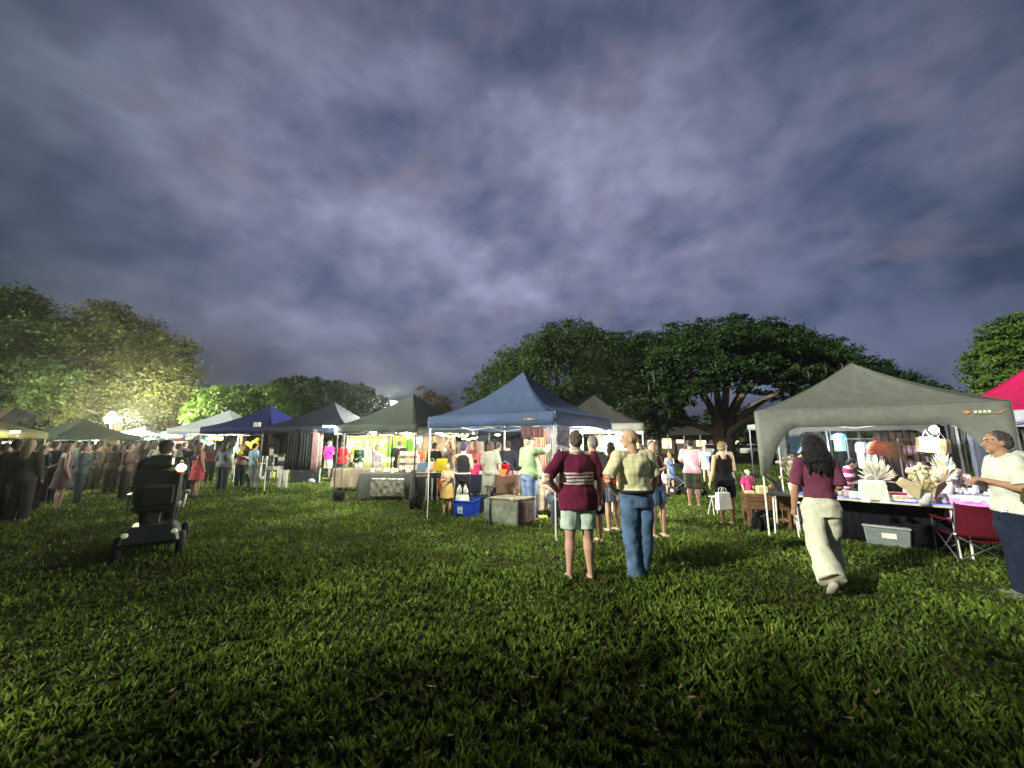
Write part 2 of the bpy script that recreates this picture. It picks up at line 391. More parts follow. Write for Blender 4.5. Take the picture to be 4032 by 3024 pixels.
def crown(parent, blobs, n, leaf, mt, seed, shell=.55, flat=.55):
    """blobs: (cx,cy,cz, rx,ry,rz) in the tree's own metres; leaves gathered in clusters near the blob shells"""
    rg = np.random.default_rng(seed); B = np.array(blobs, float)
    wt = (B[:, 3] * B[:, 5]) ** 1.0; wt /= wt.sum(); nc = max(40, n // 26)
    bi = rg.choice(len(B), nc, p=wt)
    u = rg.normal(size=(nc, 3)); u /= np.linalg.norm(u, axis=1)[:, None]
    rr = shell + (1.04 - shell) * rg.random(nc) ** .6
    C = B[bi, :3] + u * B[bi, 3:] * rr[:, None]
    cs = np.minimum(B[bi, 3], B[bi, 5]) * (.10 + .16 * rg.random(nc))
    li = rg.integers(0, nc, n)
    off = rg.normal(size=(n, 3)) * cs[li][:, None] * np.array([1, 1, flat])
    c = C[li] + off
    c[:, 2] = np.maximum(c[:, 2], .3)
    nrm = u[li] + rg.normal(size=(n, 3)) * .7 + np.array([0, 0, .35]); nrm /= np.linalg.norm(nrm, axis=1)[:, None]
    a = np.cross(nrm, rg.normal(size=(n, 3))); a /= np.linalg.norm(a, axis=1)[:, None]; b = np.cross(nrm, a)
    s = leaf * (.5 + .8 * rg.random(n))[:, None]
    V = np.stack([c - a * s * .5, c + b * s * .28, c + a * s * .5 + nrm * s * .12, c - b * s * .28], 1).reshape(-1, 3)
    F = np.arange(4 * n); o = bpy.data.objects.new('crown', mesh_np('crown', V, F, mt, False, np.full(n, 4))); COL.objects.link(o); o.parent = parent
    return o
def tree(label, base, trunk_r, trunk_h, blobs, n, leaf, mt, seed, group=None, limbs=True, name='tree', shell=.55, bark=None, flat=.55):
    t = thing(name, label, 'tree', base, 0, group); bark = bark or BARK
    rg = random.Random(seed); mb = MB()
    fork = Vector((rg.uniform(-.1, .1) * trunk_h, 0, trunk_h))
    mb.tube([(0, 0, -.1), (0, 0, .15 * trunk_h), fork * .6 + Vector((trunk_r * .3, 0, 0)), fork], [trunk_r * 1.7, trunk_r * 1.1, trunk_r * .95, trunk_r * .9], 12)
    mb.build('trunk', bark, t, True)
    if limbs:
        for i, b in enumerate(sorted(blobs, key=lambda q: -q[3] * q[5])[:9]):
            e = Vector(b[:3]); s = fork * rg.uniform(.75, 1.0); mid = s.lerp(e, .5) + Vector((rg.uniform(-.5, .5), rg.uniform(-.5, .5), -.1 * (e - s).length * rg.uniform(-.5, 1)))
            q1 = s.lerp(mid, .5) + Vector((0, 0, .05 * (e - s).length)); lm = MB()
            lm.tube([s, q1, mid, e], [trunk_r * .55, trunk_r * .42, trunk_r * .3, trunk_r * .1], 8); lm.build('limb', bark, t, True)
    crown(t, blobs, n, leaf, mt, seed, shell, flat); return t
def pxblobs(base, Y, specs):
    """blob outlines given by bearing, elevation and size as seen from the lawn -> metres round the tree's base"""
    out = []
    for (px, py, rpx, rpy, dy) in specs:
        c = P(px, py, Y + dy); k = (Y + dy) / FPX
        out.append((c.x - base[0], c.y - base[1], c.z, rpx * k, min(rpx, 1.2 * rpy) * k * .9, rpy * k))
    return out
LM_dark = leafmat('dark_leaves', (.012, .022, .008), (.020, .040, .011), (.035, .062, .016))
LM_rain = leafmat('fine_leaves', (.010, .026, .008), (.022, .054, .012), (.045, .100, .020))
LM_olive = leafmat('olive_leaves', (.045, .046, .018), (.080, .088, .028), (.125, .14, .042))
LM_bright = leafmat('pale_green_leaves', (.040, .080, .015), (.075, .145, .025), (.120, .200, .040))
LM_rust = leafmat('rust_leaves', (.060, .040, .022), (.095, .055, .030), (.10, .075, .035))
LM_mid = leafmat('mid_green_leaves', (.014, .030, .008), (.032, .062, .013), (.07, .115, .024))

def build_trees():
    # far left dark tree
    b = P(-40, 1745, 27); b.z = 0
    tree('very dark leafy tree at the far left edge, taller than the pale canopy below it', b, .38, 3.5, pxblobs(b, 27, [(-60, 1330, 190, 200, 0), (60, 1260, 130, 120, 0), (130, 1330, 90, 90, -1), (20, 1480, 170, 130, 0), (170, 1480, 120, 80, -2), (80, 1200, 100, 70, 1), (120, 1560, 110, 60, -2)]), 24000, .27, LM_mid, 11)
    # big lit tree behind the floodlight
    b = P(440, 1745, 30); b.z = 0
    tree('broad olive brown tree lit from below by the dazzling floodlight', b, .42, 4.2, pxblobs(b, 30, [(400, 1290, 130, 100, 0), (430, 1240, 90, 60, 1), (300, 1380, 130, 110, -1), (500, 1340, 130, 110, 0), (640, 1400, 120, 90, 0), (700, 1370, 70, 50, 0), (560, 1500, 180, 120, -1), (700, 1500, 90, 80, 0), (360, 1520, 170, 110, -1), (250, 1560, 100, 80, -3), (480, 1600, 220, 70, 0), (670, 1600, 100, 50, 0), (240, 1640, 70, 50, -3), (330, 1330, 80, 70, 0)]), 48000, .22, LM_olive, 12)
    # bright small tree
    b = P(960, 1745, 27); b.z = 0
    tree('bright yellow green tree with large leaf clumps behind the white tent peak', b, .22, 2.6, pxblobs(b, 27, [(860, 1570, 80, 50, 0), (960, 1540, 50, 30, 0), (1060, 1560, 75, 45, 0), (1120, 1600, 60, 40, 0), (800, 1630, 70, 50, 0), (930, 1610, 110, 60, 0), (1050, 1630, 110, 50, 0), (1130, 1640, 50, 40, 0)]), 15000, .26, LM_bright, 13, shell=.6)
    # distant trees
    for i, (px, Y, specs, lab) in enumerate([
        (1180, 46, [(1140, 1530, 70, 40, 0), (1230, 1530, 90, 45, 0), (1160, 1590, 110, 60, 0)], 'dim rounded tree beyond the royal blue tent'),
        (1370, 50, [(1310, 1540, 80, 40, 0), (1390, 1560, 90, 45, 0), (1450, 1580, 60, 40, 0), (1370, 1620, 140, 50, 0)], 'dim rounded tree beyond the grey green tent'),
        (1500, 60, [(1480, 1600, 60, 30, 0), (1560, 1620, 90, 35, 0), (1500, 1660, 120, 40, 0)], 'low distant tree in the haze above the grey green tent slope')]):
        b = P(px, 1745, Y); b.z = 0
        tree(lab, b, .3, 3.0, pxblobs(b, Y, specs), 6500, .55, LM_dark, 20 + i, 'distant trees behind the left tents')
    b = P(1700, 1745, 34); b.z = 0
    tree('thin rust brown tree with sparse crown between grey and blue tents', b, .2, 3.0, pxblobs(b, 34, [(1650, 1530, 22, 14, 0), (1690, 1565, 45, 30, 0), (1730, 1580, 50, 35, 0), (1700, 1620, 90, 35, 0)]), 3600, .26, LM_rust, 31, shell=.3)
    b = P(740, 1745, 40); b.z = 0
    tree('dark rust coloured tree between olive tree and bright green tree', b, .2, 3, pxblobs(b, 40, [(770, 1600, 50, 60, 0), (720, 1640, 110, 35, 0), (620, 1665, 140, 30, 0)]), 4500, .35, LM_rust, 33)
    # round tree behind the blue tent
    b = P(2240, 1745, 30); b.z = 0
    tree('round dense tree rising right behind the blue tent peak', b, .45, 3.6, pxblobs(b, 30, [(2250, 1330, 120, 75, 0), (2150, 1380, 110, 80, 0), (2340, 1370, 110, 80, 0), (2040, 1440, 110, 75, -1), (1950, 1500, 80, 60, -1), (2200, 1470, 170, 110, -2), (2370, 1480, 130, 110, -1), (1880, 1560, 60, 45, -1), (2000, 1570, 120, 80, -1), (2130, 1410, 70, 70, -3), (2440, 1580, 110, 90, -1), (2300, 1600, 170, 80, 0), (2480, 1670, 70, 60, -1), (2400, 1660, 120, 70, 0), (2100, 1640, 120, 60, 0), (2250, 1680, 160, 50, 0), (2060, 1520, 90, 70, -2)]), 70000, .23, LM_mid, 41)
    # rain tree
    Y = 34; b = P(2850, 1745, Y); b.z = 0
    t = thing('rain_tree', 'huge spreading umbrella shaped rain tree with forked pale trunk', 'tree', b)
    fork = Vector((0, 0, 2.2)); mb = MB()
    mb.tube([(0, 0, -.2), (0, 0, .4), (.05, 0, 1.3), fork], [(1.35, 1.2), (1.0, .95), (.86, .8), (1.0, .7)], 16); mb.build('trunk', BARK, t, True)
    ends = [(2560, 1640, 0, .34), (2700, 1500, -2, .42), (2640, 1380, 3, .3), (2800, 1420, 1, .4), (2900, 1330, -1, .38), (3000, 1470, 2, .36), (3080, 1400, -3, .34), (3200, 1500, 0, .42), (3350, 1450, 3, .3), (3020, 1620, -4, .3), (2760, 1560, -5, .26), (3420, 1560, -1, .28)]
    for (px, py, dy, r) in ends:
        e = P(px, py, Y + dy) - b; d = e - fork; lm = MB()
        m1 = fork + Vector((d.x * .14, d.y * .2, d.z * .28)); m2 = fork + Vector((d.x * .42, d.y * .5, d.z * .62)); m3 = fork + Vector((d.x * .72, d.y * .8, d.z * .86))
        lm.tube([fork + Vector((d.x * .02, 0, -.7)), m1, m2, m3, e], [r * 1.1, r * .9, r * .62, r * .38, r * .1], 10); lm.build('limb', BARK, t, True)
    specs = []
    top = [(2480, 1370), (2560, 1320), (2680, 1285), (2800, 1262), (2900, 1250), (3010, 1262), (3120, 1290), (3230, 1325), (3330, 1370), (3430, 1420), (3530, 1470), (3640, 1510)]
    for i, (px, py) in enumerate(top):
        specs += [(px, py + 30, 88, 46, 0), (px + 20, py + 75, 95, 50, -3), (px - 30, py + 80, 90, 46, 4)]
    specs += [(2520, 1450, 120, 70, -4), (2650, 1440, 120, 70, -5), (2820, 1400, 120, 70, -6), (2980, 1400, 120, 70, -5), (3130, 1420, 120, 70, -4), (3280, 1470, 110, 60, -3),
              (2560, 1540, 120, 70, -4), (2480, 1560, 90, 80, -3), (2660, 1530, 110, 55, -5), (2780, 1500, 90, 50, -7), (2920, 1480, 110, 50, -7), (3060, 1490, 90, 45, -7), (2620, 1610, 80, 50, -5), (2700, 1570, 70, 30, -6), (2560, 1650, 55, 50, -4),
              (3200, 1530, 90, 30, 3), (3350, 1530, 110, 40, 0), (3480, 1530, 90, 35, 0), (3560, 1540, 80, 30, 0), (3680, 1530, 70, 22, 2), (3050, 1560, 70, 22, 2), (2700, 1400, 130, 60, -7), (2850, 1450, 130, 50, -8), (3000, 1440, 130, 55, -8), (3150, 1470, 120, 50, -6), (3300, 1490, 120, 45, -5), (2600, 1480, 110, 70, -6), (2750, 1530, 80, 30, -8), (2950, 1530, 90, 28, -8), (3120, 1530, 90, 30, -7), (2640, 1570, 60, 40, -7), (2900, 1330, 120, 60, -7), (3080, 1350, 120, 60, -6), (3400, 1480, 100, 50, -3), (2400, 1400, 90, 60, 2), (2460, 1355, 90, 50, 2), (2420, 1470, 100, 80, 2), (2480, 1640, 70, 55, 2), (2570, 1690, 60, 40, 3), (2660, 1650, 55, 45, 3), (2620, 1560, 60, 40, -3), (3230, 1600, 90, 45, 6), (3380, 1610, 90, 45, 6)]
    bl = []
    for q in pxblobs(b, Y, specs): bl.append(q)
    crown(t, bl, 165000, .26, LM_rain, 51, shell=.25, flat=.5)
    pods = MB(); rg = random.Random(5)
    for i in range(26):
        q = P(rg.uniform(2550, 3350), rg.uniform(1400, 1560), Y - rg.uniform(6.5, 8)) - b
        pods.tube([q, q + Vector((.03, 0, -.35)), q + Vector((.0, 0, -.8))], [.03, .05, .02], 5)
    o = pods.build('hanging_moss', mat('pale_moss', (.07, .09, .05)), t, True); o['kind'] = 'stuff'
    # right tree
    b = P(4060, 1745, 21); b.z = 0
    tree('yellow green tree at the right edge above the pink canopy', b, .3, 2.8, pxblobs(b, 21, [(3980, 1310, 120, 60, 0), (4060, 1300, 130, 80, 0), (3920, 1370, 90, 60, 0), (3890, 1430, 80, 60, 0), (4010, 1440, 160, 90, 0), (3960, 1500, 120, 60, 0), (4100, 1540, 130, 70, 0), (3860, 1490, 50, 40, 0), (4000, 1560, 140, 70, 0), (4080, 1640, 120, 70, 0), (3900, 1560, 60, 40, 0)]), 22000, .20, LM_bright, 61)
    # dark far tree line
    rg = random.Random(77)
    names = ['behind the left crowd', 'left of the olive tree', 'behind the coloured bulbs', 'behind the white tent', 'far beyond the clothes tent', 'beyond the blue tent', 'behind the round tree', 'left of the lit house windows', 'behind the lit house windows', 'left of the forked trunk', 'right of the forked trunk', 'beyond the parked cars', 'behind the khaki tent', 'beyond the pink canopy', 'far left behind the pale canopy']
    for i, px in enumerate([120, 420, 640, 900, 1300, 1800, 2180, 2450, 2640, 2780, 2960, 3150, 3500, 3900, -250]):
        Y = rg.uniform(62, 74); b = P(px, 1745, Y); b.z = 0
        h = rg.uniform(6.5, 9) if px > 2300 else rg.uniform(4.5, 6)
        bl = [(rg.uniform(-9, 9), rg.uniform(-2, 2), rg.uniform(.35, .75) * h, rg.uniform(3, 5), 3, rg.uniform(.25, .38) * h) for _ in range(9)]
        tree('dark unlit tree on the park edge ' + names[i], b, .3, h * .4, bl, 3200, .9, LM_dark, 80 + i, 'dark trees along the park edge', limbs=False, shell=.3)
build_trees()
# unseen trees added out of view to shade the left lawn and foreground
def shade_tree(x, y, h, r, label, seed):
    rg = random.Random(seed); bl = [(rg.uniform(-.5, .5) * r, rg.uniform(-.5, .5) * r, h * rg.uniform(.5, .85), r * rg.uniform(.4, .6), r * rg.uniform(.4, .6), h * .17) for _ in range(11)]
    tree(label, (x, y, 0), .35, h * .4, bl, 11000, .34, LM_mid, seed, 'unseen shade trees added out of view')
shade_tree(-18.6, 1.4, 8.5, 5.2, 'unseen leafy tree added left of the lawn to shade the crowd', 201)
shade_tree(-11.3, -5.0, 7.5, 3.6, 'unseen leafy tree added behind the lawn to shade the near foreground', 202)

# ------------------------------------------------------------------ tents
WHITEMETAL = mat('white_steel', (.62, .63, .60), rough=.4, noise_amt=.05, spec=.5)
DARKMETAL = mat('dark_steel', (.05, .05, .055), rough=.4, noise_amt=.1, spec=.5)
def tent(label, fl, fr, eave, peak, col, group=None, depth=3.0, vd=.22, arch=False, transl=.18, poles=(1, 1, 1, 1), polemat=None, logo=None, val_col=None, truss=True, conc=.5, walls=(), sag=.05):
    fl, fr = Vector(fl[:2] + (0,)) if isinstance(fl, tuple) else Vector((fl.x, fl.y, 0)), Vector((fr[0], fr[1], 0))
    d = (fr - fl); W = d.length; d.normalize(); back = Vector((-d.y, d.x, 0))
    c = (fl + fr) / 2 + back * depth / 2; rz = math.atan2(d.y, d.x)
    t = thing('market_tent', label, 'tent', c, rz, group)
    m = cloth(col, 'canopy_fabric', transl=transl, rough=.75, bscale=5, bump=.35)
    hw, hd = W / 2, depth / 2; n = 16; mb = MB()
    def hz(t_, s):
        return eave + (peak - eave) * ((1 - conc) * t_ + conc * t_ * t_) - sag * math.sin(math.pi * min(1, t_)) * (1 - s * s)
    for k in range(4):
        a = k * math.pi / 2; rows = []
        for i in range(n + 1):
            t_ = i / n; row = []
            for j in range(n + 1):
                s = 2 * j / n - 1; u, v = s * (1 - t_), -(1 - t_)
                x = u * hw if k % 2 == 0 else u * hd; y = v * (hd if k % 2 == 0 else hw); wr = .012 * math.sin(17 * s + 3 * k) * math.sin(math.pi * t_) + .008 * math.sin(9 * t_ * 3 + 11 * s + k)
                ca, sa = round(math.cos(a)), round(math.sin(a))
                row.append((x * ca - y * sa, x * sa + y * ca, hz(t_, s) + (wr * (1 - s * s) if 0 < i < n else 0)))
            rows.append(row)
        mb.sheet(rows)
    mb.build('canopy', m, t, True, thick=.004)
    sm_ = cloth(tuple(v * .6 for v in col), 'seam_tape')
    for (sx, sy) in ((-1, -1), (1, -1), (1, 1), (-1, 1)): MB().tube([(sx * hw * (1 - i / n), sy * hd * (1 - i / n), hz(i / n, 1) + .003) for i in range(n + 1)], .007, 5).build('seam', sm_, t, True)
    for (sx, sy) in ((0, -1), (1, 0), (0, 1), (-1, 0)): MB().tube([(sx * (hw + .002) - (.0 if sx else hw), sy * (hd + .002) - (.0 if sy else hd), eave + .002), (sx * (hw + .002) + (.0 if sx else hw), sy * (hd + .002) + (.0 if sy else hd), eave + .002)], .006, 5).build('hem', sm_, t, True)
    # valance
    vm = m if val_col is None else cloth(val_col, 'valance_fabric', transl=transl)
    ns = 40
    for k in range(4):
        mb = MB(); a = k * math.pi / 2; wv, dv = (hw, hd) if k % 2 == 0 else (hd, hw); ca, sa = round(math.cos(a)), round(math.sin(a)); rows = [[], [], []]
        for j in range(ns + 1):
            s = j / ns; x = (2 * s - 1) * wv
            drop = vd
            if arch:
                e_ = min(s, 1 - s); drop = .30 + (0.85 * max(0, 1 - (max(e_ - .035, 0)) / .165) ** 1.7 if e_ < .2 else 0)
            else: drop = vd * (1 + .06 * math.sin(s * 9))
            for q, fr_ in enumerate((0, .5, 1)):
                z = eave - .002 - drop * fr_; bulge = .012 * math.sin(s * 26 + k) * fr_
                y = -dv - .012 - bulge
                rows[q].append((x * ca - y * sa, x * sa + y * ca, z))
        mb.sheet(list(reversed(rows))); mb.build('valance', vm, t, True, thick=.004)
    pm = polemat or WHITEMETAL
    cn = [(-hw + .03, -hd + .03), (hw - .03, -hd + .03), (hw - .03, hd - .03), (-hw + .03, hd - .03)]
    for i, (x, y) in enumerate(cn):
        if not poles[i]: continue
        mb = MB(); mb.box((x, y, eave * .75 - .03), (.032, .032, eave * .5), bev=.004).box((x, y, eave * .27), (.025, .025, eave * .54), bev=.003)
        mb.build('pole', pm, t)
        MB().box((x, y, .006), (.09, .09, .012)).build('foot', pm, t)
        MB().box((x, y, eave - .16), (.055, .055, .07), bev=.008).build('bracket', DARKMETAL, t)
    if truss:
        z0, z1 = eave - .05, eave - .24
        for k in range(4):
            a0, a1 = Vector((*cn[k], 0)), Vector((*cn[(k + 1) % 4], 0)); mid = (a0 + a1) / 2
            for (p, q) in ((a0, mid), (mid, a1)):
                mb = MB(); mb.tube([p + Vector((0, 0, z0)), q + Vector((0, 0, z1))], .011, 6).tube([p + Vector((0, 0, z1)), q + Vector((0, 0, z0))], .011, 6)
                mb.build('truss_bar', pm, t)
        mb = MB(); mb.box((0, 0, peak - .35), (.03, .03, .6))
        for k in range(4):
            a0, a1 = Vector((*cn[k], 0)), Vector((*cn[(k + 1) % 4], 0)); mid = (a0 + a1) / 2
            mb.tube([mid + Vector((0, 0, z0)), Vector((0, 0, peak - .62))], .010, 6)
        mb.build('roof_frame', pm, t)
    if logo:   # small printed trade mark: orange lozenge, pale block, thin orange line
        x, z, sc = logo; fy = -hd - .032
        MB().prism([(x - .09 * sc, z), (x - .055 * sc, z + .025 * sc), (x - .02 * sc, z), (x - .055 * sc, z - .02 * sc)], fy, fy + .004).build('logo_mark', mat('logo_orange', (.55, .22, .07)), t)
        mb = MB()
        for i in range(4): mb.prism([(x + (.0 + i * .035) * sc, z - .012 * sc), (x + (.026 + i * .035) * sc, z - .012 * sc), (x + (.028 + i * .035) * sc, z + .016 * sc), (x + (.004 + i * .035) * sc, z + .018 * sc)], fy, fy + .004)
        mb.build('logo_lettering', mat('logo_pale', (.6, .62, .5)), t)
        MB().prism([(x + .0 * sc, z - .028 * sc), (x + .2 * sc, z - .022 * sc), (x + .25 * sc, z + .012 * sc), (x + .15 * sc, z - .016 * sc), (x, z - .02 * sc)], fy, fy + .004).build('logo_line', mat('logo_orange2', (.5, .2, .08)), t)
    for (k, z0, z1, col_, nm) in walls:
        wv, dv = (hw, hd) if k % 2 == 0 else (hd, hw); a = k * math.pi / 2; ca, sa = round(math.cos(a)), round(math.sin(a)); rows = [[], []]
        for j in range(61):
            s = j / 60; x = (2 * s - 1) * (wv - .06); y = -dv + .05 + .03 * math.sin(s * 50)
            for q, z in enumerate((z0, z1)): rows[q].append((x * ca - y * sa, x * sa + y * ca, z))
        MB().sheet(rows).build(nm, cloth(col_, 'wall_fabric', transl=.12), t, True, thick=.004)
    return t, c, rz
def loc_in(c, rz, x, y, z=0):
    return Vector((c.x + x * math.cos(rz) - y * math.sin(rz), c.y + x * math.sin(rz) + y * math.cos(rz), z))

T1, T1c, T1r = tent('large khaki grey market tent with arched valance at the right', (4.5, 6.9), (6.72, 5.0), 2.2, 3.17, (.160, .172, .152), arch=True, poles=(1, 1, 1, 1), logo=(1.13, 2.06, 1.15), walls=((2, .25, 1.98, (.012, .014, .028), 'back_wall'),) if 0 else (), conc=.35)
T2, T2c, T2r = tent('blue market tent in the centre of the row with tall peak', (-1.87, 8.35), (.76, 6.62), 2.2, 3.32, (.095, .140, .255), logo=(1.02, 2.07, .9), conc=.62, vd=.24)
T3, T3c, T3r = tent('grey green market tent left of the blue tent, edge catching the light', (-5.1, 10.9), (-2.45, 9.6), 2.12, 3.16, (.10, .125, .105), polemat=DARKMETAL, vd=.2, conc=.3)
b4 = P(1290, 1745, 13.2)
T4, T4c, T4r = tent('dark navy tent hung with dark clothes and side curtains', (b4.x - 1.5, 11.9), (b4.x + 1.35, 11.5), 2.15, 3.1, (.012, .016, .030), polemat=DARKMETAL, vd=.2, conc=.5)
b5 = P(1085, 1745, 15)
T5, T5c, T5r = tent('royal blue tent left of the dark clothes tent', (b5.x - 1.9, 13.6), (b5.x + .9, 13.2), 2.2, 3.15, (.010, .014, .085), conc=.55)
b6 = P(930, 1745, 18.2)
T6, T6c, T6r = tent('white peaked tent with dark trim left of the royal blue tent', (b6.x - 1.6, 16.2), (b6.x + 1.4, 16.4), 2.25, 3.2, (.55, .60, .62), transl=.35, conc=.35)
b7 = P(275, 1745, 18.5)
T7, T7c, T7r = tent('dull green tent left of the dazzling floodlight', (b7.x - 1.3, 17.3), (b7.x + 1.7, 16.6), 2.0, 2.85, (.07, .11, .085), transl=.3, conc=.5)
b8 = P(-340, 1745, 12)
T8, T8c, T8r = tent('pale cream canopy at the far left edge glowing yellow', (b8.x - 2.2, 10.6), (b8.x + 1.6, 12.6), 2.05, 2.95, (.55, .52, .28), transl=.4, conc=.2)
b9 = P(2275, 1745, 12.4)
T9, T9c, T9r = tent('dark grey tent behind the right side of the blue tent', (b9.x - 1.3, 11.6), (b9.x + 1.55, 10.6), 2.2, 3.25, (.06, .06, .055), conc=.4, val_col=(.25, .26, .24))
b10 = P(4180, 1745, 6.6)
T10, T10c, T10r = tent('bright pink canopy with white underside at the right edge', (8.3, 7.2), (9.8, 4.7), 2.2, 3.6, (.55, .02, .12), transl=.3, vd=.2, conc=.4, val_col=(.55, .58, .68), polemat=DARKMETAL)
b11 = P(3845, 1745, 13)
T11, T11c, T11r = tent('black tent peak just visible behind the khaki tent', (b11.x - 2.2, 12.2), (b11.x + .5, 11), 2.3, 3.45, (.015, .016, .02), conc=.3, vd=.2, polemat=DARKMETAL)
# tents on the far side of the market
far = [(1600, 18.5, (.5, .52, .6), 'low white tent glowing behind the grey green tent', .45, 2.15, 2.6), (1800, 16.5, (.5, .5, .58), 'low white tent glowing seen under the blue tent left', .45, 2.2, 2.65),
       (1420, 21, (.03, .045, .07), 'dark teal tent over the brightest stall', .1, 2.3, 2.8), (1990, 15.0, (.02, .02, .04), 'black canopy seen under the middle of the blue tent', .05, 2.15, 2.7),
       (3290, 11.5, (.42, .48, .45), 'pale green tent seen through the khaki tent', .45, 2.25, 2.62), (3560, 13.0, (.015, .02, .08), 'navy tent behind the hanging cardboard boxes', .1, 2.45, 2.9),
       (560, 24, (.35, .36, .40), 'small pale tent beneath the coloured bulbs', .4, 2.1, 2.7), (350, 20, (.5, .55, .65), 'white lit tent below the floodlight glare', .45, 1.95, 2.5), (690, 25, (.5, .52, .48), 'pale stall roof right of the floodlight', .4, 2.0, 2.6)]
FT = []
for (px, Y, col, lab, tr, ev, pk) in far:
    b = P(px, 1745, Y); FT.append(tent(lab, (b.x - 1.5, Y - 1.5), (b.x + 1.5, Y - 1.3), ev, pk, col, transl=tr, truss=False, vd=.16, group=None, polemat=DARKMETAL))

# ------------------------------------------------------------------ people
def blendv(a, b, t): return Vector(a) * (1 - t) + Vector(b) * t
ARM = dict(  # elbow, wrist relative to the right shoulder, in body heights; x outward, y forward
    down=((.040, -.012, -.165), (.048, .030, -.310)), hip=((.105, -.045, -.140), (.015, .035, -.245)), fwd=((.025, -.005, -.165), (-.035, .135, -.125)),
    front=((.035, .0, -.165), (-.075, .115, -.215)), swingf=((.035, .045, -.158), (.035, .125, -.275)), swingb=((.035, -.065, -.150), (.045, -.080, -.300)),
    reach=((.020, .11, -.095), (-.015, .245, -.070)), raised=((.05, .09, -.04), (-.035, .16, .075)), carry=((.035, .045, -.155), (-.075, .135, -.105)), pocket=((.065, -.035, -.155), (.020, .030, -.275)),
    lift=((.03, .13, .0), (-.04, .24, .06)), lap=((.03, .05, -.15), (-.04, .17, -.20)))
LEG = dict(stand=((.006, .004, -.245), (.010, -.004, -.478)), wide=((.022, .004, -.243), (.040, -.004, -.475)), fore=((.004, .085, -.232), (.0, .13, -.462)), back=((.004, -.05, -.240), (.004, -.175, -.425)),
    relax=((.014, .035, -.242), (.022, .025, -.478)), sit=((.03, .225, -.02), (.03, .20, -.255)), lifted=((.004, .01, -.245), (.004, -.13, -.43)))
_ft = bpy.data.textures.new('folds', 'CLOUDS'); _ft.noise_scale = .16; _ft.noise_depth = 1
_ht = bpy.data.textures.new('hair_clumps', 'CLOUDS'); _ht.noise_scale = .028; _ht.noise_depth = 2
def folds(o, fine):
    md = o.modifiers.new('folds', 'DISPLACE'); md.texture = _ft; md.texture_coords = 'LOCAL'; md.strength = .042 if fine else .03; md.mid_level = .38
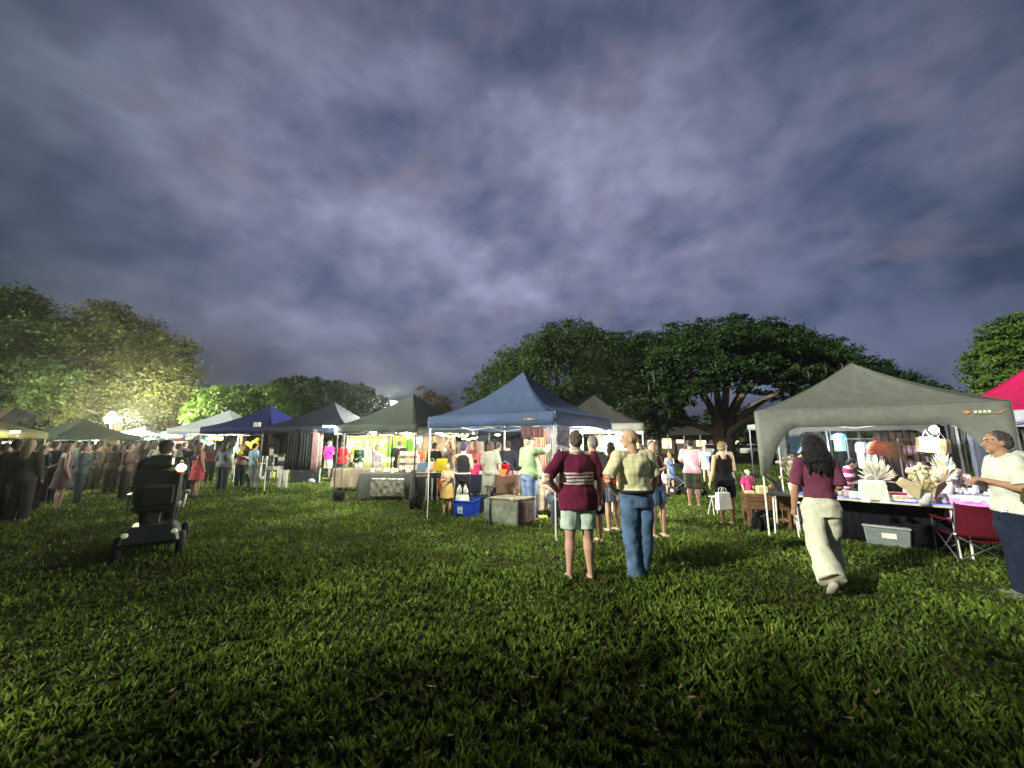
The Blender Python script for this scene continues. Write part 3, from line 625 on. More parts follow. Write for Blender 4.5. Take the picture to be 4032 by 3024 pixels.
def person(label, x, y, face, H=1.72, w=1.0, sk=(.42, .26, .18), hair='short', hc=(.05, .04, .03), top='tee', tc=(.3, .3, .3), bot='long', bc=(.05, .06, .1), shoe=(.05, .05, .05),
           aL='down', aR='down', lL='stand', lR='stand', lean=0, turn=0, tilt=0, belly=0, q=.016, z0=0.0, tmat=None, bmat=None, group=None, collar=None, cap=None, z_seat=None, fem=False, belt=None, hem=None, roll=0, eyes=False):
    t = thing('person', label, 'person', (x, y, z0), math.radians(-face), group)
    fine = q < .012
    hipz = .50 * H if z_seat is None else z_seat + .05 * H
    def S(*p): return Vector(p) * H
    off = Vector((0, 0, hipz - .5 * H))
    la, ro = math.radians(lean), math.radians(roll)
    RL = Matrix.Rotation(-la, 3, 'X') @ Matrix.Rotation(ro, 3, 'Y'); hip0 = Vector((0, 0, .5 * H))
    def U(p):
        p = Vector(p)
        if p.z > hip0.z: p = hip0 + RL @ (p - hip0)
        return p + off
    sw = (.108 if not fem else .094) * (1 + .5 * (w - 1))
    shz = .808; SH = {}
    for s in (-1, 1): SH[s] = S(s * sw, -.004, shz)
    def arm(s, pose):
        e, wv = ARM[pose] if isinstance(pose, str) else pose
        sh = SH[s]; k = 1 if True else 0
        return U(sh), U(sh + S(s * e[0], e[1], e[2])), U(sh + S(s * wv[0], wv[1], wv[2]))
    def leg(s, pose):
        k, a = LEG[pose] if isinstance(pose, str) else pose
        h0 = Vector((s * .048 * H * (1 + .4 * (w - 1)), 0, hipz)); return h0, h0 + S(s * k[0], k[1], k[2]), h0 + S(s * a[0], a[1], a[2])
    arms = {-1: arm(-1, aL), 1: arm(1, aR)}; legs = {-1: leg(-1, lL), 1: leg(1, lR)}
    if z_seat is None:   # keep the lower sole on the ground
        m_ = min(legs[s][2].z for s in (-1, 1)) - .040 * H
        for s in (-1, 1): legs[s] = tuple(v - Vector((0, 0, m_ * (i / 2.0))) for i, v in enumerate(legs[s]))
    tor = [(.475, .070, .058, 0), (.50, .094, .066, -.004), (.54, .098, .068, -.006), (.60, .084, .058, 0), (.66, .090, .062, .003), (.73, .100, .068, .004), (.78, .100, .060, 0), (.812, .078, .044, -.004), (.835, .040, .034, -.004)]
    if fem: tor = [(.475, .072, .060, 0), (.50, .100, .068, -.006), (.54, .100, .070, -.008), (.61, .074, .052, 0), (.66, .078, .056, .004), (.72, .086, .068, .010), (.77, .086, .056, .004), (.812, .068, .040, -.004), (.835, .034, .030, -.004)]
    def torso(mb, o, z0_=.475, z1_=1.0, flare=0, bell=True):
        pts, rad = [], []
        def samp(z):
            for i in range(len(tor) - 1):
                if tor[i][0] <= z <= tor[i + 1][0]:
                    f = (z - tor[i][0]) / (tor[i + 1][0] - tor[i][0]); return [tor[i][k] * (1 - f) + tor[i + 1][k] * f for k in range(4)]
            return list(tor[0] if z < tor[0][0] else tor[-1])
        zs = sorted(set([max(z0_, tor[0][0])] + [r[0] for r in tor if z0_ < r[0] < z1_] + [min(z1_, tor[-1][0])]))
        if z0_ < tor[0][0]: zs = [z0_] + zs
        for z in zs:
            r = samp(max(z, .508) if o > 0 else z); bl = belly * math.exp(-((z - .60) / .075) ** 2)
            fl = flare * max(0, (.60 - z) / .13)
            pts.append(U(S(0, r[3] + bl * .45, z))); rad.append((r[1] * w * H * (1 + bl * 2.6) + o + fl, (r[2] * w * (1 + bl * 4)) * H + o + fl))
        mb.tube(pts, rad, 20, up=(0, 1, 0))
    # tube() with up=+Y gives x axis = Y x Z = +X : rx across, ry fore and aft
    hr = .155 * H / 2.0 * 1.0
    hd_c = S(0, .010, .928); neck0, neck1 = U(S(0, -.006, .82)), None
    RT = Matrix.Rotation(math.radians(-turn), 3, 'Z') @ Matrix.Rotation(math.radians(-tilt), 3, 'X')
    nb = S(0, -.002, .862)
    def Hd(p):   # head-local (in H units relative to nb) -> world
        return U(nb + RT @ (Vector(p) * H))
    RH = (RL @ RT)
    body = MB(); torso(body, 0)
    body.tube([U(S(0, -.006, .80)), U(S(0, -.004, .84)), Hd((0, .006, .03))], [.045 * H * w, .036 * H * w, .033 * H], 12)
    body.ell(Hd((0, .008, .072)), (.0425 * H, .053 * H, .060 * H), 16, 12, RH)
    body.ell(Hd((0, .022, .036)), (.034 * H, .038 * H, .036 * H), 12, 8, RH)
    body.ell(Hd((0, .052, .010)), (.014 * H, .012 * H, .012 * H), 8, 6, RH)
    body.tube([Hd((0, .058, .074)), Hd((0, .070, .052)), Hd((0, .060, .046))], [.005 * H, .011 * H, .010 * H], 8)
    for s in (-1, 1): body.ell(Hd((s * .044, .0, .058)), (.006 * H, .013 * H, .019 * H), 8, 6, RH)
    body.ell(Hd((0, .055, .030)), (.016 * H, .008 * H, .0075 * H), 8, 6, RH)
    for s in (-1, 1):
        sh, el, wr = arms[s]; aw = (.9 if fem else 1.0) * (1 + .6 * (w - 1))
        body.ell(sh, (.036 * H * aw, .034 * H * aw, .036 * H * aw), 12, 8)
        body.tube([U(S(0, -.006, .818)), sh + Vector((0, 0, .006 * H))], [.036 * H, .030 * H * aw], 10)
        body.tube([sh, sh.lerp(el, .45), el], [.033 * H * aw, .030 * H * aw, .0235 * H * aw], 12)
        body.tube([el, el.lerp(wr, .28), wr], [.0235 * H * aw, .0255 * H * aw, .0155 * H], 12)
        d = (wr - el).normalized(); side = d.cross(Vector((0, 1, 0)) if abs(d.y) < .8 else Vector((0, 0, 1))).normalized(); nrmv = side.cross(d).normalized()
        # palm faces inwards
        acr, nv = nrmv, side
        pc = wr + d * .030 * H; Rm = Matrix((acr, nv, d)).transposed()
        body.tube([wr - d * .004 * H, wr + d * .02 * H, wr + d * .05 * H], [(.0125 * H, .0125 * H), (.019 * H, .010 * H), (.022 * H, .009 * H)], 10)
        body.ell(pc, (.022 * H, .010 * H, .028 * H), 10, 8, Rm)
        inw = nv * (-s if nv.x > 0 else s)
        if fine:
            for i, (o_, l_) in enumerate(((-.0155, .040), (-.0052, .046), (.0052, .043), (.0155, .034))):
                b0 = wr + d * .048 * H + acr * o_ * 1.12 * H; b1 = b0 + d * l_ * .45 * H + inw * .003 * H; b2 = b0 + d * l_ * .78 * H + inw * .012 * H; b3 = b0 + d * l_ * .92 * H + inw * .022 * H
                body.tube([b0 - d * .02 * H, b0, b1, b2, b3], [.0052 * H, .0052 * H, .0049 * H, .0045 * H, .0038 * H], 8)
            fdir = acr if acr.y > 0 else -acr
            t0 = wr + d * .018 * H + fdir * .016 * H
            body.tube([t0 - fdir * .008 * H, t0 + fdir * .012 * H + d * .016 * H + inw * .004 * H, t0 + fdir * .016 * H + d * .036 * H + inw * .010 * H], [.007 * H, .006 * H, .0045 * H], 8)
    for s in (-1, 1):
        h0, kn, an = legs[s]; lw = (1.03 if fem else 1.0) * (1 + .7 * (w - 1))
        body.tube([h0 + Vector((0, 0, .01 * H)), h0.lerp(kn, .35), kn], [(.054 * H * lw, .058 * H * lw), (.050 * H * lw, .052 * H * lw), (.033 * H, .034 * H)], 14, up=(0, 1, 0))
        body.tube([kn, kn.lerp(an, .28) + Vector((0, -.006 * H, 0)), kn.lerp(an, .7), an, an - Vector((0, 0, .018 * H))], [.033 * H, .0345 * H * lw, .024 * H, .019 * H, .02 * H], 12)
        toe = Vector((s * .022, 1, 0)).normalized(); ft = an - Vector((0, 0, .024 * H))
        if z_seat is None and an.z > .09 * H: toe = (toe + Vector((0, 0, -.9))).normalized()
        body.tube([ft - toe * .032 * H, ft - toe * .01 * H, ft + toe * .045 * H - Vector((0, 0, .004 * H)), ft + toe * .095 * H - Vector((0, 0, .008 * H))], [(.012 * H, .012 * H), (.020 * H, .017 * H), (.023 * H, .013 * H), (.019 * H, .008 * H)], 12, up=(0, 0, 1))
    body.build('body', skin(sk), t, voxel=q * (.8 if fine else 1), sm=3)
    if eyes:
        for s in (-1, 1):
            MB().ell(Hd((s * .018, .0545, .070)), (.0065 * H, .004 * H, .0045 * H), 8, 6, RH).build('eye', mat('eye', (.03, .025, .02), rough=.2), t, True)
            MB().tube([Hd((s * .008, .0595, .084)), Hd((s * .018, .0585, .087)), Hd((s * .029, .051, .084))], .003 * H, 6).build('eyebrow', mat('hair', hc, rough=.8), t, True)
    # bottoms
    bm = bmat or cloth(bc, bscale=6)
    if bot in ('long', 'wide', 'shorts', 'knee'):
        mb = MB()
        tw, w0 = [], 0
        torso(mb, .005 * H, .46, .580)
        for s in (-1, 1):
            h0, kn, an = legs[s]; lw = 1 + .7 * (w - 1)
            if bot == 'long':
                mb.tube([h0 + Vector((0, 0, .02 * H)), h0.lerp(kn, .4), kn, kn.lerp(an, .5), kn.lerp(an, 1.06)], [(.062 * H * lw, .068 * H * lw), (.057 * H * lw, .060 * H * lw), .050 * H, .047 * H, .044 * H], 16, up=(0, 1, 0))
                mb.ell(kn.lerp(an, 1.02), (.041 * H, .044 * H, .020 * H), 12, 6)
            elif bot == 'wide':
                mb.tube([h0 + Vector((0, 0, .02 * H)), h0.lerp(kn, .4), kn, kn.lerp(an, .5), kn.lerp(an, .97)], [(.062 * H, .068 * H), (.060 * H, .064 * H), (.060 * H, .062 * H), (.068 * H, .074 * H), (.074 * H, .096 * H)], 16, up=(0, 1, 0))
            else:
                f = .72 if bot == 'shorts' else 1.0
                mb.tube([h0 + Vector((0, 0, .02 * H)), h0.lerp(kn, f * .5), h0.lerp(kn, f)], [(.060 * H * lw, .066 * H * lw), (.062 * H * lw, .062 * H * lw), (.058 * H * lw, .058 * H * lw)], 16, up=(0, 1, 0))
        folds(mb.build({'long': 'trousers', 'wide': 'trousers', 'shorts': 'shorts', 'knee': 'shorts'}[bot], bm, t, voxel=q, sm=4), fine)
    # tops
    tm = tmat or cloth(tc, bscale=8)
    mb = MB(); hz_ = hem if hem is not None else {'tee': .50, 'polo': .485, 'long': .49, 'tank': .52, 'dress': .50, 'hood': .49, 'hoodtee': .49, 'crop': .565, 'shirt': .545}.get(top, .5)
    torso(mb, .010 * H, hz_, .826 if top != 'tank' and not (top == 'dress' and fem) else .79, flare=.012 * H if top != 'tank' else 0)
    if top == 'dress' or bot == 'skirt' or bot == 'long skirt':
        zt = .56; zb = {'dress': .30, 'skirt': .32, 'long skirt': .10}.get(bot if bot in ('skirt', 'long skirt') else 'dress', .3)
        d2 = MB() if top != 'dress' else mb
        d2.tube([U(S(0, 0, .62)), S(0, 0, .54) + off, S(0, 0, (.5 + zb) / 2) + off, S(0, 0, zb) + off], [(.088 * H * w, .066 * H * w), (.112 * H * w, .084 * H * w), (.125 * H * w, .10 * H * w), (.140 * H * w, .118 * H * w)], 24, up=(0, 1, 0))
        if top != 'dress': d2.build('skirt', bm, t, voxel=q)
    if top not in ('tank', 'crop') and not (top == 'dress' and fem):
        for s in (-1, 1):
            sh, el, wr = arms[s]; aw = (.9 if fem else 1.0) * (1 + .6 * (w - 1))
            mb.ell(sh, (.041 * H * aw, .040 * H * aw, .040 * H * aw), 12, 8)
            mb.tube([U(S(0, -.006, .814)), sh], [(.036 * H, .036 * H), .037 * H * aw], 12)
            if top in ('tee', 'polo', 'shirt', 'dress', 'hoodtee'):
                mb.tube([sh, sh.lerp(el, .45), sh.lerp(el, .86)], [.040 * H * aw, .040 * H * aw, .043 * H * aw], 14)
            else:
                mb.tube([sh, sh.lerp(el, .5), el], [.044 * H * aw, .039 * H * aw, .035 * H * aw], 14)
                mb.tube([el, el.lerp(wr, .5), el.lerp(wr, .97)], [.035 * H * aw, .031 * H * aw, .026 * H], 14); mb.ell(el, .035 * H * aw, 10, 8)
    if top == 'tank':
        for s in (-1, 1):
            mb.tube([U(S(s * .045, .052, .77)), U(S(s * .050, .030, .822)), U(S(s * .050, -.03, .826)), U(S(s * .05, -.055, .78))], [.016 * H] * 4, 8)
    if top in ('hood', 'hoodtee'):
        mb.tube([U(S(-.055, .0, .835)), U(S(-.05, -.055, .845)), U(S(0, -.085, .835)), U(S(.05, -.055, .845)), U(S(.055, .0, .835))], [.022 * H, .03 * H, .036 * H, .03 * H, .022 * H], 10)
    o = mb.build({'dress': 'dress', 'tank': 'tank_top', 'hood': 'hooded_top', 'hoodtee': 'hooded_top', 'crop': 'tank_top'}.get(top, 'shirt'), tm, t, voxel=q, sm=3)
    folds(o, fine)
    if collar is not None:
        MB().tube([U(S(-.0, .042, .826)), U(S(.040, .02, .838)), U(S(.042, -.022, .845)), U(S(0, -.044, .848)), U(S(-.042, -.022, .845)), U(S(-.040, .02, .838)), U(S(0, .042, .826))], [(.012 * H, .012 * H)] * 7, 8).build('collar', cloth(collar), t, True)
    if belt is not None:
        ring = []; r_ = .104 * H * w
        for i in range(25):
            a = 2 * math.pi * i / 24; bl = belly * math.exp(-((.555 - .60) / .075) ** 2); ring.append(U(S(0, 0, .572)) + Vector((math.cos(a) * r_ * (1 + bl * 2), math.sin(a) * (.075 * H * w) * (1 + bl * 3), 0)))
        MB().tube(ring, .011 * H, 6).build('belt', cloth(belt), t, True)
    # shoes
    if shoe is not None:
        for s in (-1, 1):
            h0, kn, an = legs[s]; ft = an - Vector((0, 0, .024 * H)); toe = Vector((s * .022, 1, 0)).normalized()
            if z_seat is None and an.z > .09 * H: toe = (toe + Vector((0, 0, -.9))).normalized()
            MB().tube([ft - toe * .040 * H + Vector((0, 0, .003 * H)), ft - toe * .02 * H, ft + toe * .045 * H - Vector((0, 0, .004 * H)), ft + toe * .105 * H - Vector((0, 0, .006 * H))], [(.014 * H, .014 * H), (.025 * H, .021 * H), (.027 * H, .017 * H), (.018 * H, .010 * H)], 12, up=(0, 0, 1)).build('shoe', mat('shoe', shoe, rough=.7), t, True)
    # hair
    if hair != 'bald':
        hm = mat('hair', hc, rough=.7, noise_amt=.45, noise_scale=70, bump=.8, bscale=110)
        mb = MB()
        mb.ell(Hd((0, -.006, .084)), (.047 * H, .054 * H, .054 * H), 16, 10, RH)
        mb.ell(Hd((0, -.020, .062)), (.0455 * H, .040 * H, .050 * H), 14, 10, RH)
        if hair == 'long': mb.tube([Hd((0, -.028, .09)), Hd((0, -.048, .02)), Hd((0, -.060, -.05)), Hd((0, -.055, -.11))], [(.045 * H, .03 * H), (.052 * H, .028 * H), (.052 * H, .024 * H), (.030 * H, .014 * H)], 14, up=(0, 1, 0))
        if hair == 'bighair':
            mb.ell(Hd((0, -.015, .07)), (.066 * H, .064 * H, .066 * H), 16, 10, RH)
            mb.tube([Hd((0, -.02, .09)), Hd((0, -.050, .01)), Hd((.005, -.058, -.06))], [(.056 * H, .040 * H), (.070 * H, .040 * H), (.06 * H, .03 * H)], 16, up=(0, 1, 0))
            rg = random.Random(5)
            for _ in range(46):
                a = rg.uniform(-1.25, 1.25); r0 = rg.uniform(.5, 1.0); x0 = math.sin(a) * .055 * r0; y0 = -math.cos(a) * .050 * r0; fl = rg.uniform(1.0, 1.7); zl = -rg.uniform(.06, .15); wob = rg.uniform(-.012, .012)
                mb.tube([Hd((x0 * .6, y0 * .7, .115)), Hd((x0 * 1.1, y0 * 1.0, .06)), Hd((x0 * fl + wob, y0 * 1.1 - .012, .0)), Hd((x0 * fl * 1.08 - wob, y0 * 1.1 - .016, zl * .55)), Hd((x0 * fl * .98 + wob, y0 * 1.0 - .014, zl))], [.012 * H, .016 * H, .017 * H, .014 * H, .005 * H], 6)
        if hair == 'bun': mb.ell(Hd((0, -.040, .125)), (.026 * H,) * 3, 10, 8)
        if hair == 'pony': mb.ell(Hd((0, -.060, .085)), (.020 * H,) * 3, 8, 6); mb.tube([Hd((0, -.062, .085)), Hd((0, -.088, .05)), Hd((0, -.080, -.02))], [.016 * H, .020 * H, .008 * H], 8)
        if hair == 'bob': mb.tube([Hd((0, -.012, .08)), Hd((0, -.018, .03)), Hd((0, -.02, -.005))], [(.050 * H, .052 * H), (.056 * H, .046 * H), (.050 * H, .036 * H)], 14, up=(0, 1, 0))
        if hair == 'messy':
            rg = random.Random(len(label))
            for _ in range(26):
                a, b_ = rg.uniform(0, 6.28), rg.uniform(.1, 1.2); v = Vector((math.cos(a) * math.sin(b_), math.sin(a) * math.sin(b_) - .25, math.cos(b_)))
                mb.ell(Hd(Vector((0, -.01, .08)) + v * .050), (.014 * H,) * 3, 6, 5)
        ho = mb.build('hair', hm, t, voxel=q * (.75 if fine else .8), sm=1); md = ho.modifiers.new('d', 'DISPLACE'); md.texture = _ht; md.texture_coords = 'LOCAL'; md.strength = .028; md.mid_level = .5
    if cap is not None:
        cm = cloth(cap, 'cap_fabric'); mb = MB()
        mb.ell(Hd((0, -.002, .098)), (.051 * H, .059 * H, .044 * H), 16, 8, RH)
        mb.tube([Hd((0, .035, .092)), Hd((0, .070, .088)), Hd((0, .098, .080))], [(.040 * H, .008 * H), (.038 * H, .006 * H), (.022 * H, .003 * H)], 10, up=(0, 0, 1)) if False else mb.ell(Hd((0, .066, .086)), (.038 * H, .042 * H, .006 * H), 14, 6, RH)
        mb.build('cap', cm, t, True)
    return t
def gp(px, py): g = G(px, py); return g.x, g.y
def yp(px, Y): p = P(px, 1800, Y); return p.x, Y

# striped jersey and plaid cloth: woven pattern, fixed to the garment
def stripe_mat(name, base, stripe, bands, xr=None, gap=None):
    m = bpy.data.materials.new(name); m.use_nodes = True; t = m.node_tree; b = t.nodes['Principled BSDF']; b.inputs['Roughness'].default_value = .9; b.inputs['Specular IOR Level'].default_value = .12
    tc = t.nodes.new('ShaderNodeTexCoord'); sp = t.nodes.new('ShaderNodeSeparateXYZ'); t.links.new(tc.outputs['Object'], sp.inputs[0])
    nz = t.nodes.new('ShaderNodeTexNoise'); nz.inputs['Scale'].default_value = 5; t.links.new(tc.outputs['Object'], nz.inputs['Vector'])
    def M_(op, a, b_=None):
        n = t.nodes.new('ShaderNodeMath'); n.operation = op
        for i, x in enumerate((a, b_)):
            if x is None: continue
            if isinstance(x, (int, float)): n.inputs[i].default_value = x
            else: t.links.new(x, n.inputs[i])
        return n.outputs[0]
    z = M_('ADD', sp.outputs[2], M_('MULTIPLY', M_('SUBTRACT', nz.outputs['Fac'], .5), .05)); tot = None
    for (z0, z1) in bands:
        k = M_('MULTIPLY', M_('GREATER_THAN', z, z0), M_('LESS_THAN', z, z1)); tot = k if tot is None else M_('ADD', tot, k)
    if xr: tot = M_('MULTIPLY', tot, M_('LESS_THAN', M_('ABSOLUTE', sp.outputs[0]), xr))
    mx = t.nodes.new('ShaderNodeMix'); mx.data_type = 'RGBA'; t.links.new(tot, mx.inputs[0]); mx.inputs[6].default_value = (*base, 1); mx.inputs[7].default_value = (*stripe, 1)
    t.links.new(mx.outputs[2], b.inputs['Base Color'])
    bp = t.nodes.new('ShaderNodeBump'); bp.inputs['Strength'].default_value = .6; bp.inputs['Distance'].default_value = .03; n2 = t.nodes.new('ShaderNodeTexNoise'); n2.inputs['Scale'].default_value = 7; t.links.new(tc.outputs['Object'], n2.inputs['Vector'])
    t.links.new(n2.outputs['Fac'], bp.inputs['Height']); t.links.new(bp.outputs[0], b.inputs['Normal'])
    return m
def plaid_mat(name, base, d1, d2, sx, sz, axes=(0, 2), thr=(.35, .7)):
    m = bpy.data.materials.new(name); m.use_nodes = True; t = m.node_tree; b = t.nodes['Principled BSDF']; b.inputs['Roughness'].default_value = .9; b.inputs['Specular IOR Level'].default_value = .12
    tc = t.nodes.new('ShaderNodeTexCoord'); sp = t.nodes.new('ShaderNodeSeparateXYZ')
    nz = t.nodes.new('ShaderNodeTexNoise'); nz.inputs['Scale'].default_value = 4; t.links.new(tc.outputs['Object'], nz.inputs['Vector'])
    mxv = t.nodes.new('ShaderNodeMix'); mxv.data_type = 'RGBA'; mxv.blend_type = 'ADD'; mxv.inputs[0].default_value = .06; t.links.new(tc.outputs['Object'], mxv.inputs[6]); t.links.new(nz.outputs['Color'], mxv.inputs[7]); t.links.new(mxv.outputs[2], sp.inputs[0])
    col = None
    def M_(op, a, b_=None):
        n = t.nodes.new('ShaderNodeMath'); n.operation = op
        for i, x in enumerate((a, b_)):
            if x is None: continue
            if isinstance(x, (int, float)): n.inputs[i].default_value = x
            else: t.links.new(x, n.inputs[i])
        return n.outputs[0]
    a = M_('MULTIPLY', M_('ADD', M_('SINE', M_('MULTIPLY', sp.outputs[axes[0]], sx)), 1), .5); c = M_('MULTIPLY', M_('ADD', M_('SINE', M_('MULTIPLY', sp.outputs[axes[1]], sz)), 1), .5)
    ka = M_('MULTIPLY', M_('POWER', a, 3), thr[0]); kc = M_('MULTIPLY', M_('POWER', c, 6), thr[1])
    m1 = t.nodes.new('ShaderNodeMix'); m1.data_type = 'RGBA'; t.links.new(ka, m1.inputs[0]); m1.inputs[6].default_value = (*base, 1); m1.inputs[7].default_value = (*d1, 1)
    m2_ = t.nodes.new('ShaderNodeMix'); m2_.data_type = 'RGBA'; t.links.new(kc, m2_.inputs[0]); t.links.new(m1.outputs[2], m2_.inputs[6]); m2_.inputs[7].default_value = (*d2, 1)
    t.links.new(m2_.outputs[2], b.inputs['Base Color'])
    bp = t.nodes.new('ShaderNodeBump'); bp.inputs['Strength'].default_value = .7; bp.inputs['Distance'].default_value = .03; n2 = t.nodes.new('ShaderNodeTexNoise'); n2.inputs['Scale'].default_value = 7; t.links.new(tc.outputs['Object'], n2.inputs['Vector'])
    t.links.new(n2.outputs['Fac'], bp.inputs['Height']); t.links.new(bp.outputs[0], b.inputs['Normal'])
    return m
MAROON = (.105, .012, .035)
jersey = stripe_mat('maroon_jersey', MAROON, (.55, .5, .45), [(1.250, 1.274), (1.210, 1.234), (1.170, 1.194), (1.130, 1.154)], xr=.205)
plaid = plaid_mat('plaid_shirt', (.70, .68, .42), (.46, .45, .22), (.40, .40, .20), 96, 80, thr=(.45, .35))
denim = mat('denim', (.070, .125, .215), rough=.9, noise_amt=.4, noise_scale=7, bump=.7, bscale=9, spec=.1)

SKW, SKT = (.44, .27, .19), (.30, .17, .11)
x, y = gp(2300, 2282); person('man in maroon jersey with white stripes and mint shorts, hand on hip', x - .05, y, -4, 1.80, w=1.11, belly=.09, sk=SKW, hair='short', hc=(.10, .085, .07), top='polo', tmat=jersey, bot='shorts', bc=(.42, .52, .46), shoe=None, aL='hip', aR=((.055, .02, -.160), (.070, .075, -.290)), lL=((.010, 0, -.245), (.020, -.004, -.478)), lR=((.012, 0, -.245), (.022, -.01, -.478)), q=.0095, collar=(.45, .55, .50), hem=.455, lean=3)
x, y = gp(2512, 2280); person('bald man in pale green checked shirt and blue jeans', x + .03, y, -8, 1.82, w=1.07, belly=.06, sk=(.46, .29, .18), hair='bald', top='shirt', tmat=plaid, bot='long', bmat=denim, shoe=(.30, .20, .15), aL='hip', aR=((.045, .01, -.160), (.03, .07, -.285)), lL=((.0, .0, -.245), (-.012, -.01, -.478)), lR=((.0, .0, -.245), (-.022, .015, -.478)), q=.0095, turn=-62, hem=.555, belt=(.03, .03, .04), roll=-3, lean=-2, eyes=True)
x, y = gp(3250, 2325); person('woman walking in plum top and loose cream trousers, long dark hair', x + .10, y + .05, 22, 1.73, fem=True, sk=(.36, .20, .13), hair='bighair', hc=(.008, .006, .008), top='tee', tc=(.125, .035, .065), bot='wide', bc=(.52, .53, .42), shoe=(.35, .33, .28), aL='down', aR='fwd', lL=((.01, -.07, -.236), (.0, -.215, -.40)), lR='fore', q=.0095, hem=.575, tilt=12)
x, y = P(3935, 1745, 4.25).xy; person('man at right edge in pale hooded top, forearms folded in front, brown shoulder bag', x, y, -58, 1.77, w=1.08, sk=(.30, .165, .10), hair='short', hc=(.05, .05, .05), top='hoodtee', tc=(.50, .54, .46), bot='long', bc=(.012, .017, .035), shoe=(.10, .11, .10), aL=((.045, .0, -.155), (-.085, .100, -.120)), aR=((.045, .015, -.155), (-.080, .125, -.140)), q=.0095, hem=.50, turn=0, tilt=4, eyes=True)
# middle distance, right of the blue tent
x, y = yp(2335, 6.5); person('grey haired man in speckled shirt and navy shorts behind the maroon jersey', x, y, -30, 1.76, w=1.05, sk=SKW, hair='short', hc=(.22, .21, .2), top='tee', tmat=plaid_mat('speckled', (.30, .31, .33), (.08, .09, .10), (.1, .1, .12), 260, 230, thr=(.9, .9)), bot='knee', bc=(.02, .025, .05), shoe=(.3, .2, .15), aL='fwd', aR='fwd')
x, y = yp(2404, 7.3); person('woman in red shirt and denim shorts between the two men', x, y, -20, 1.66, fem=True, w=1.1, sk=SKW, hair='bob', hc=(.07, .05, .03), top='tee', tc=(.50, .02, .04), bot='shorts', bc=(.25, .28, .38), shoe=(.4, .3, .25), aL='fwd')
x, y = yp(2572, 6.9); person('dark haired woman in black tank top and denim shorts beside the bald man', x, y, 150, 1.68, fem=True, sk=(.45, .28, .19), hair='long', hc=(.015, .01, .01), top='tank', tc=(.05, .015, .02), bot='shorts', bc=(.10, .16, .28), shoe=(.4, .3, .22), aL='carry', aR='carry', lL='relax', turn=40)
x, y = yp(2535, 8.2); person('blonde woman in pink top leaning to the stall behind the bald man', x, y, -60, 1.64, fem=True, sk=SKW, hair='pony', hc=(.25, .17, .08), top='tee', tc=(.5, .22, .24), bot='long', bc=(.3, .27, .22), lean=8)
x, y = gp(2643, 1928); person('blonde girl in blue dress seen from behind on the lawn', x, y, 10, 1.32, fem=True, sk=(.5, .33, .23), hair='long', hc=(.26, .20, .10), top='dress', tc=(.13, .20, .38), bot='none', shoe=None, aR='fwd', aL='fwd')
x, y = gp(2560, 1935); x -= .3; person('small child in tan clothes left of the girl in the blue dress', *yp(2612, 12.4), 40, 1.0, sk=SKW, hair='short', hc=(.2, .15, .1), top='tee', tc=(.40, .32, .22), bot='shorts', bc=(.3, .3, .28))
x, y = gp(2735, 1993); person('man in pink polo and camouflage shorts holding a toddler', x, y, 22, 1.74, w=1.1, sk=(.36, .21, .14), hair='short', hc=(.012, .01, .01), top='polo', tc=(.56, .32, .36), bot='knee', bmat=plaid_mat('camouflage', (.045, .05, .035), (.10, .10, .07), (.02, .02, .02), 25, 30), shoe=(.35, .25, .2), aL='carry', aR='carry', tilt=28, q=.014)
x, y = P(2772, 1745, 9.25).xy; person('toddler in light blue shirt held by the man in pink', x, y, 200, .84, sk=(.5, .33, .23), hair='messy', hc=(.30, .22, .12), top='tee', tc=(.34, .45, .60), bot='shorts', bc=(.5, .5, .5), shoe=None, aL='reach', z0=.72, lL='relax')
x, y = P(2850, 1745, 10.6).xy; person('young woman in cream patterned top behind the woman in black', x, y, 185, 1.66, fem=True, sk=SKW, hair='long', hc=(.02, .014, .01), top='tee', tc=(.45, .36, .30), bot='skirt', bc=(.35, .3, .25), aL='fwd', turn=15)
x, y = gp(2868, 2066); person('woman in black sleeveless playsuit holding a white carrier bag', x, y, 12, 1.66, fem=True, w=1.03, sk=(.50, .31, .20), hair='messy', hc=(.20, .14, .07), top='tank', tc=(.006, .006, .008), bot='shorts', bc=(.006, .006, .008), shoe=(.35, .25, .18), aL=((.035, -.02, -.165), (.075, -.02, -.30)), aR='fwd', lL='stand', lR='stand', q=.011, turn=25, tilt=14, hem=.46)
x, y = gp(2957, 2020); person('toddler in magenta shirt, blue shorts and white sun hat', x, y, 170, 1.0, sk=(.5, .33, .23), hair='short', hc=(.3, .25, .15), top='tee', tc=(.50, .04, .14), bot='shorts', bc=(.22, .42, .55), shoe=(.3, .2, .18), cap=(.5, .55, .45), q=.014, aL='front')
# in the khaki tent
x, y = loc_in(T1c, T1r, -.35, .15).xy; person('girl in maroon and white striped jersey bending behind the stall table', x, y, 120, 1.38, sk=(.50, .30, .24), hair='short', hc=(.006, .006, .01), top='tee', tmat=stripe_mat('team_jersey', (.13, .015, .06), (.55, .5, .6), [(.66, .69), (.72, .75), (.78, .81), (.84, .87), (1.0, 1.06)]), bot='long', bc=(.06, .02, .08), lean=14, aL='fwd', aR='fwd', collar=(.6, .62, .6), tilt=20)
x, y = loc_in(T1c, T1r, -.95, .25).xy; person('brown haired woman in dark maroon top with yellow collar at the stall', x, y, 60, 1.60, fem=True, sk=(.46, .28, .2), hair='bun', hc=(.10, .06, .035), top='tee', tc=(.05, .012, .03), bot='long', bc=(.01, .01, .02), collar=(.6, .42, .12), lean=10, tilt=20)
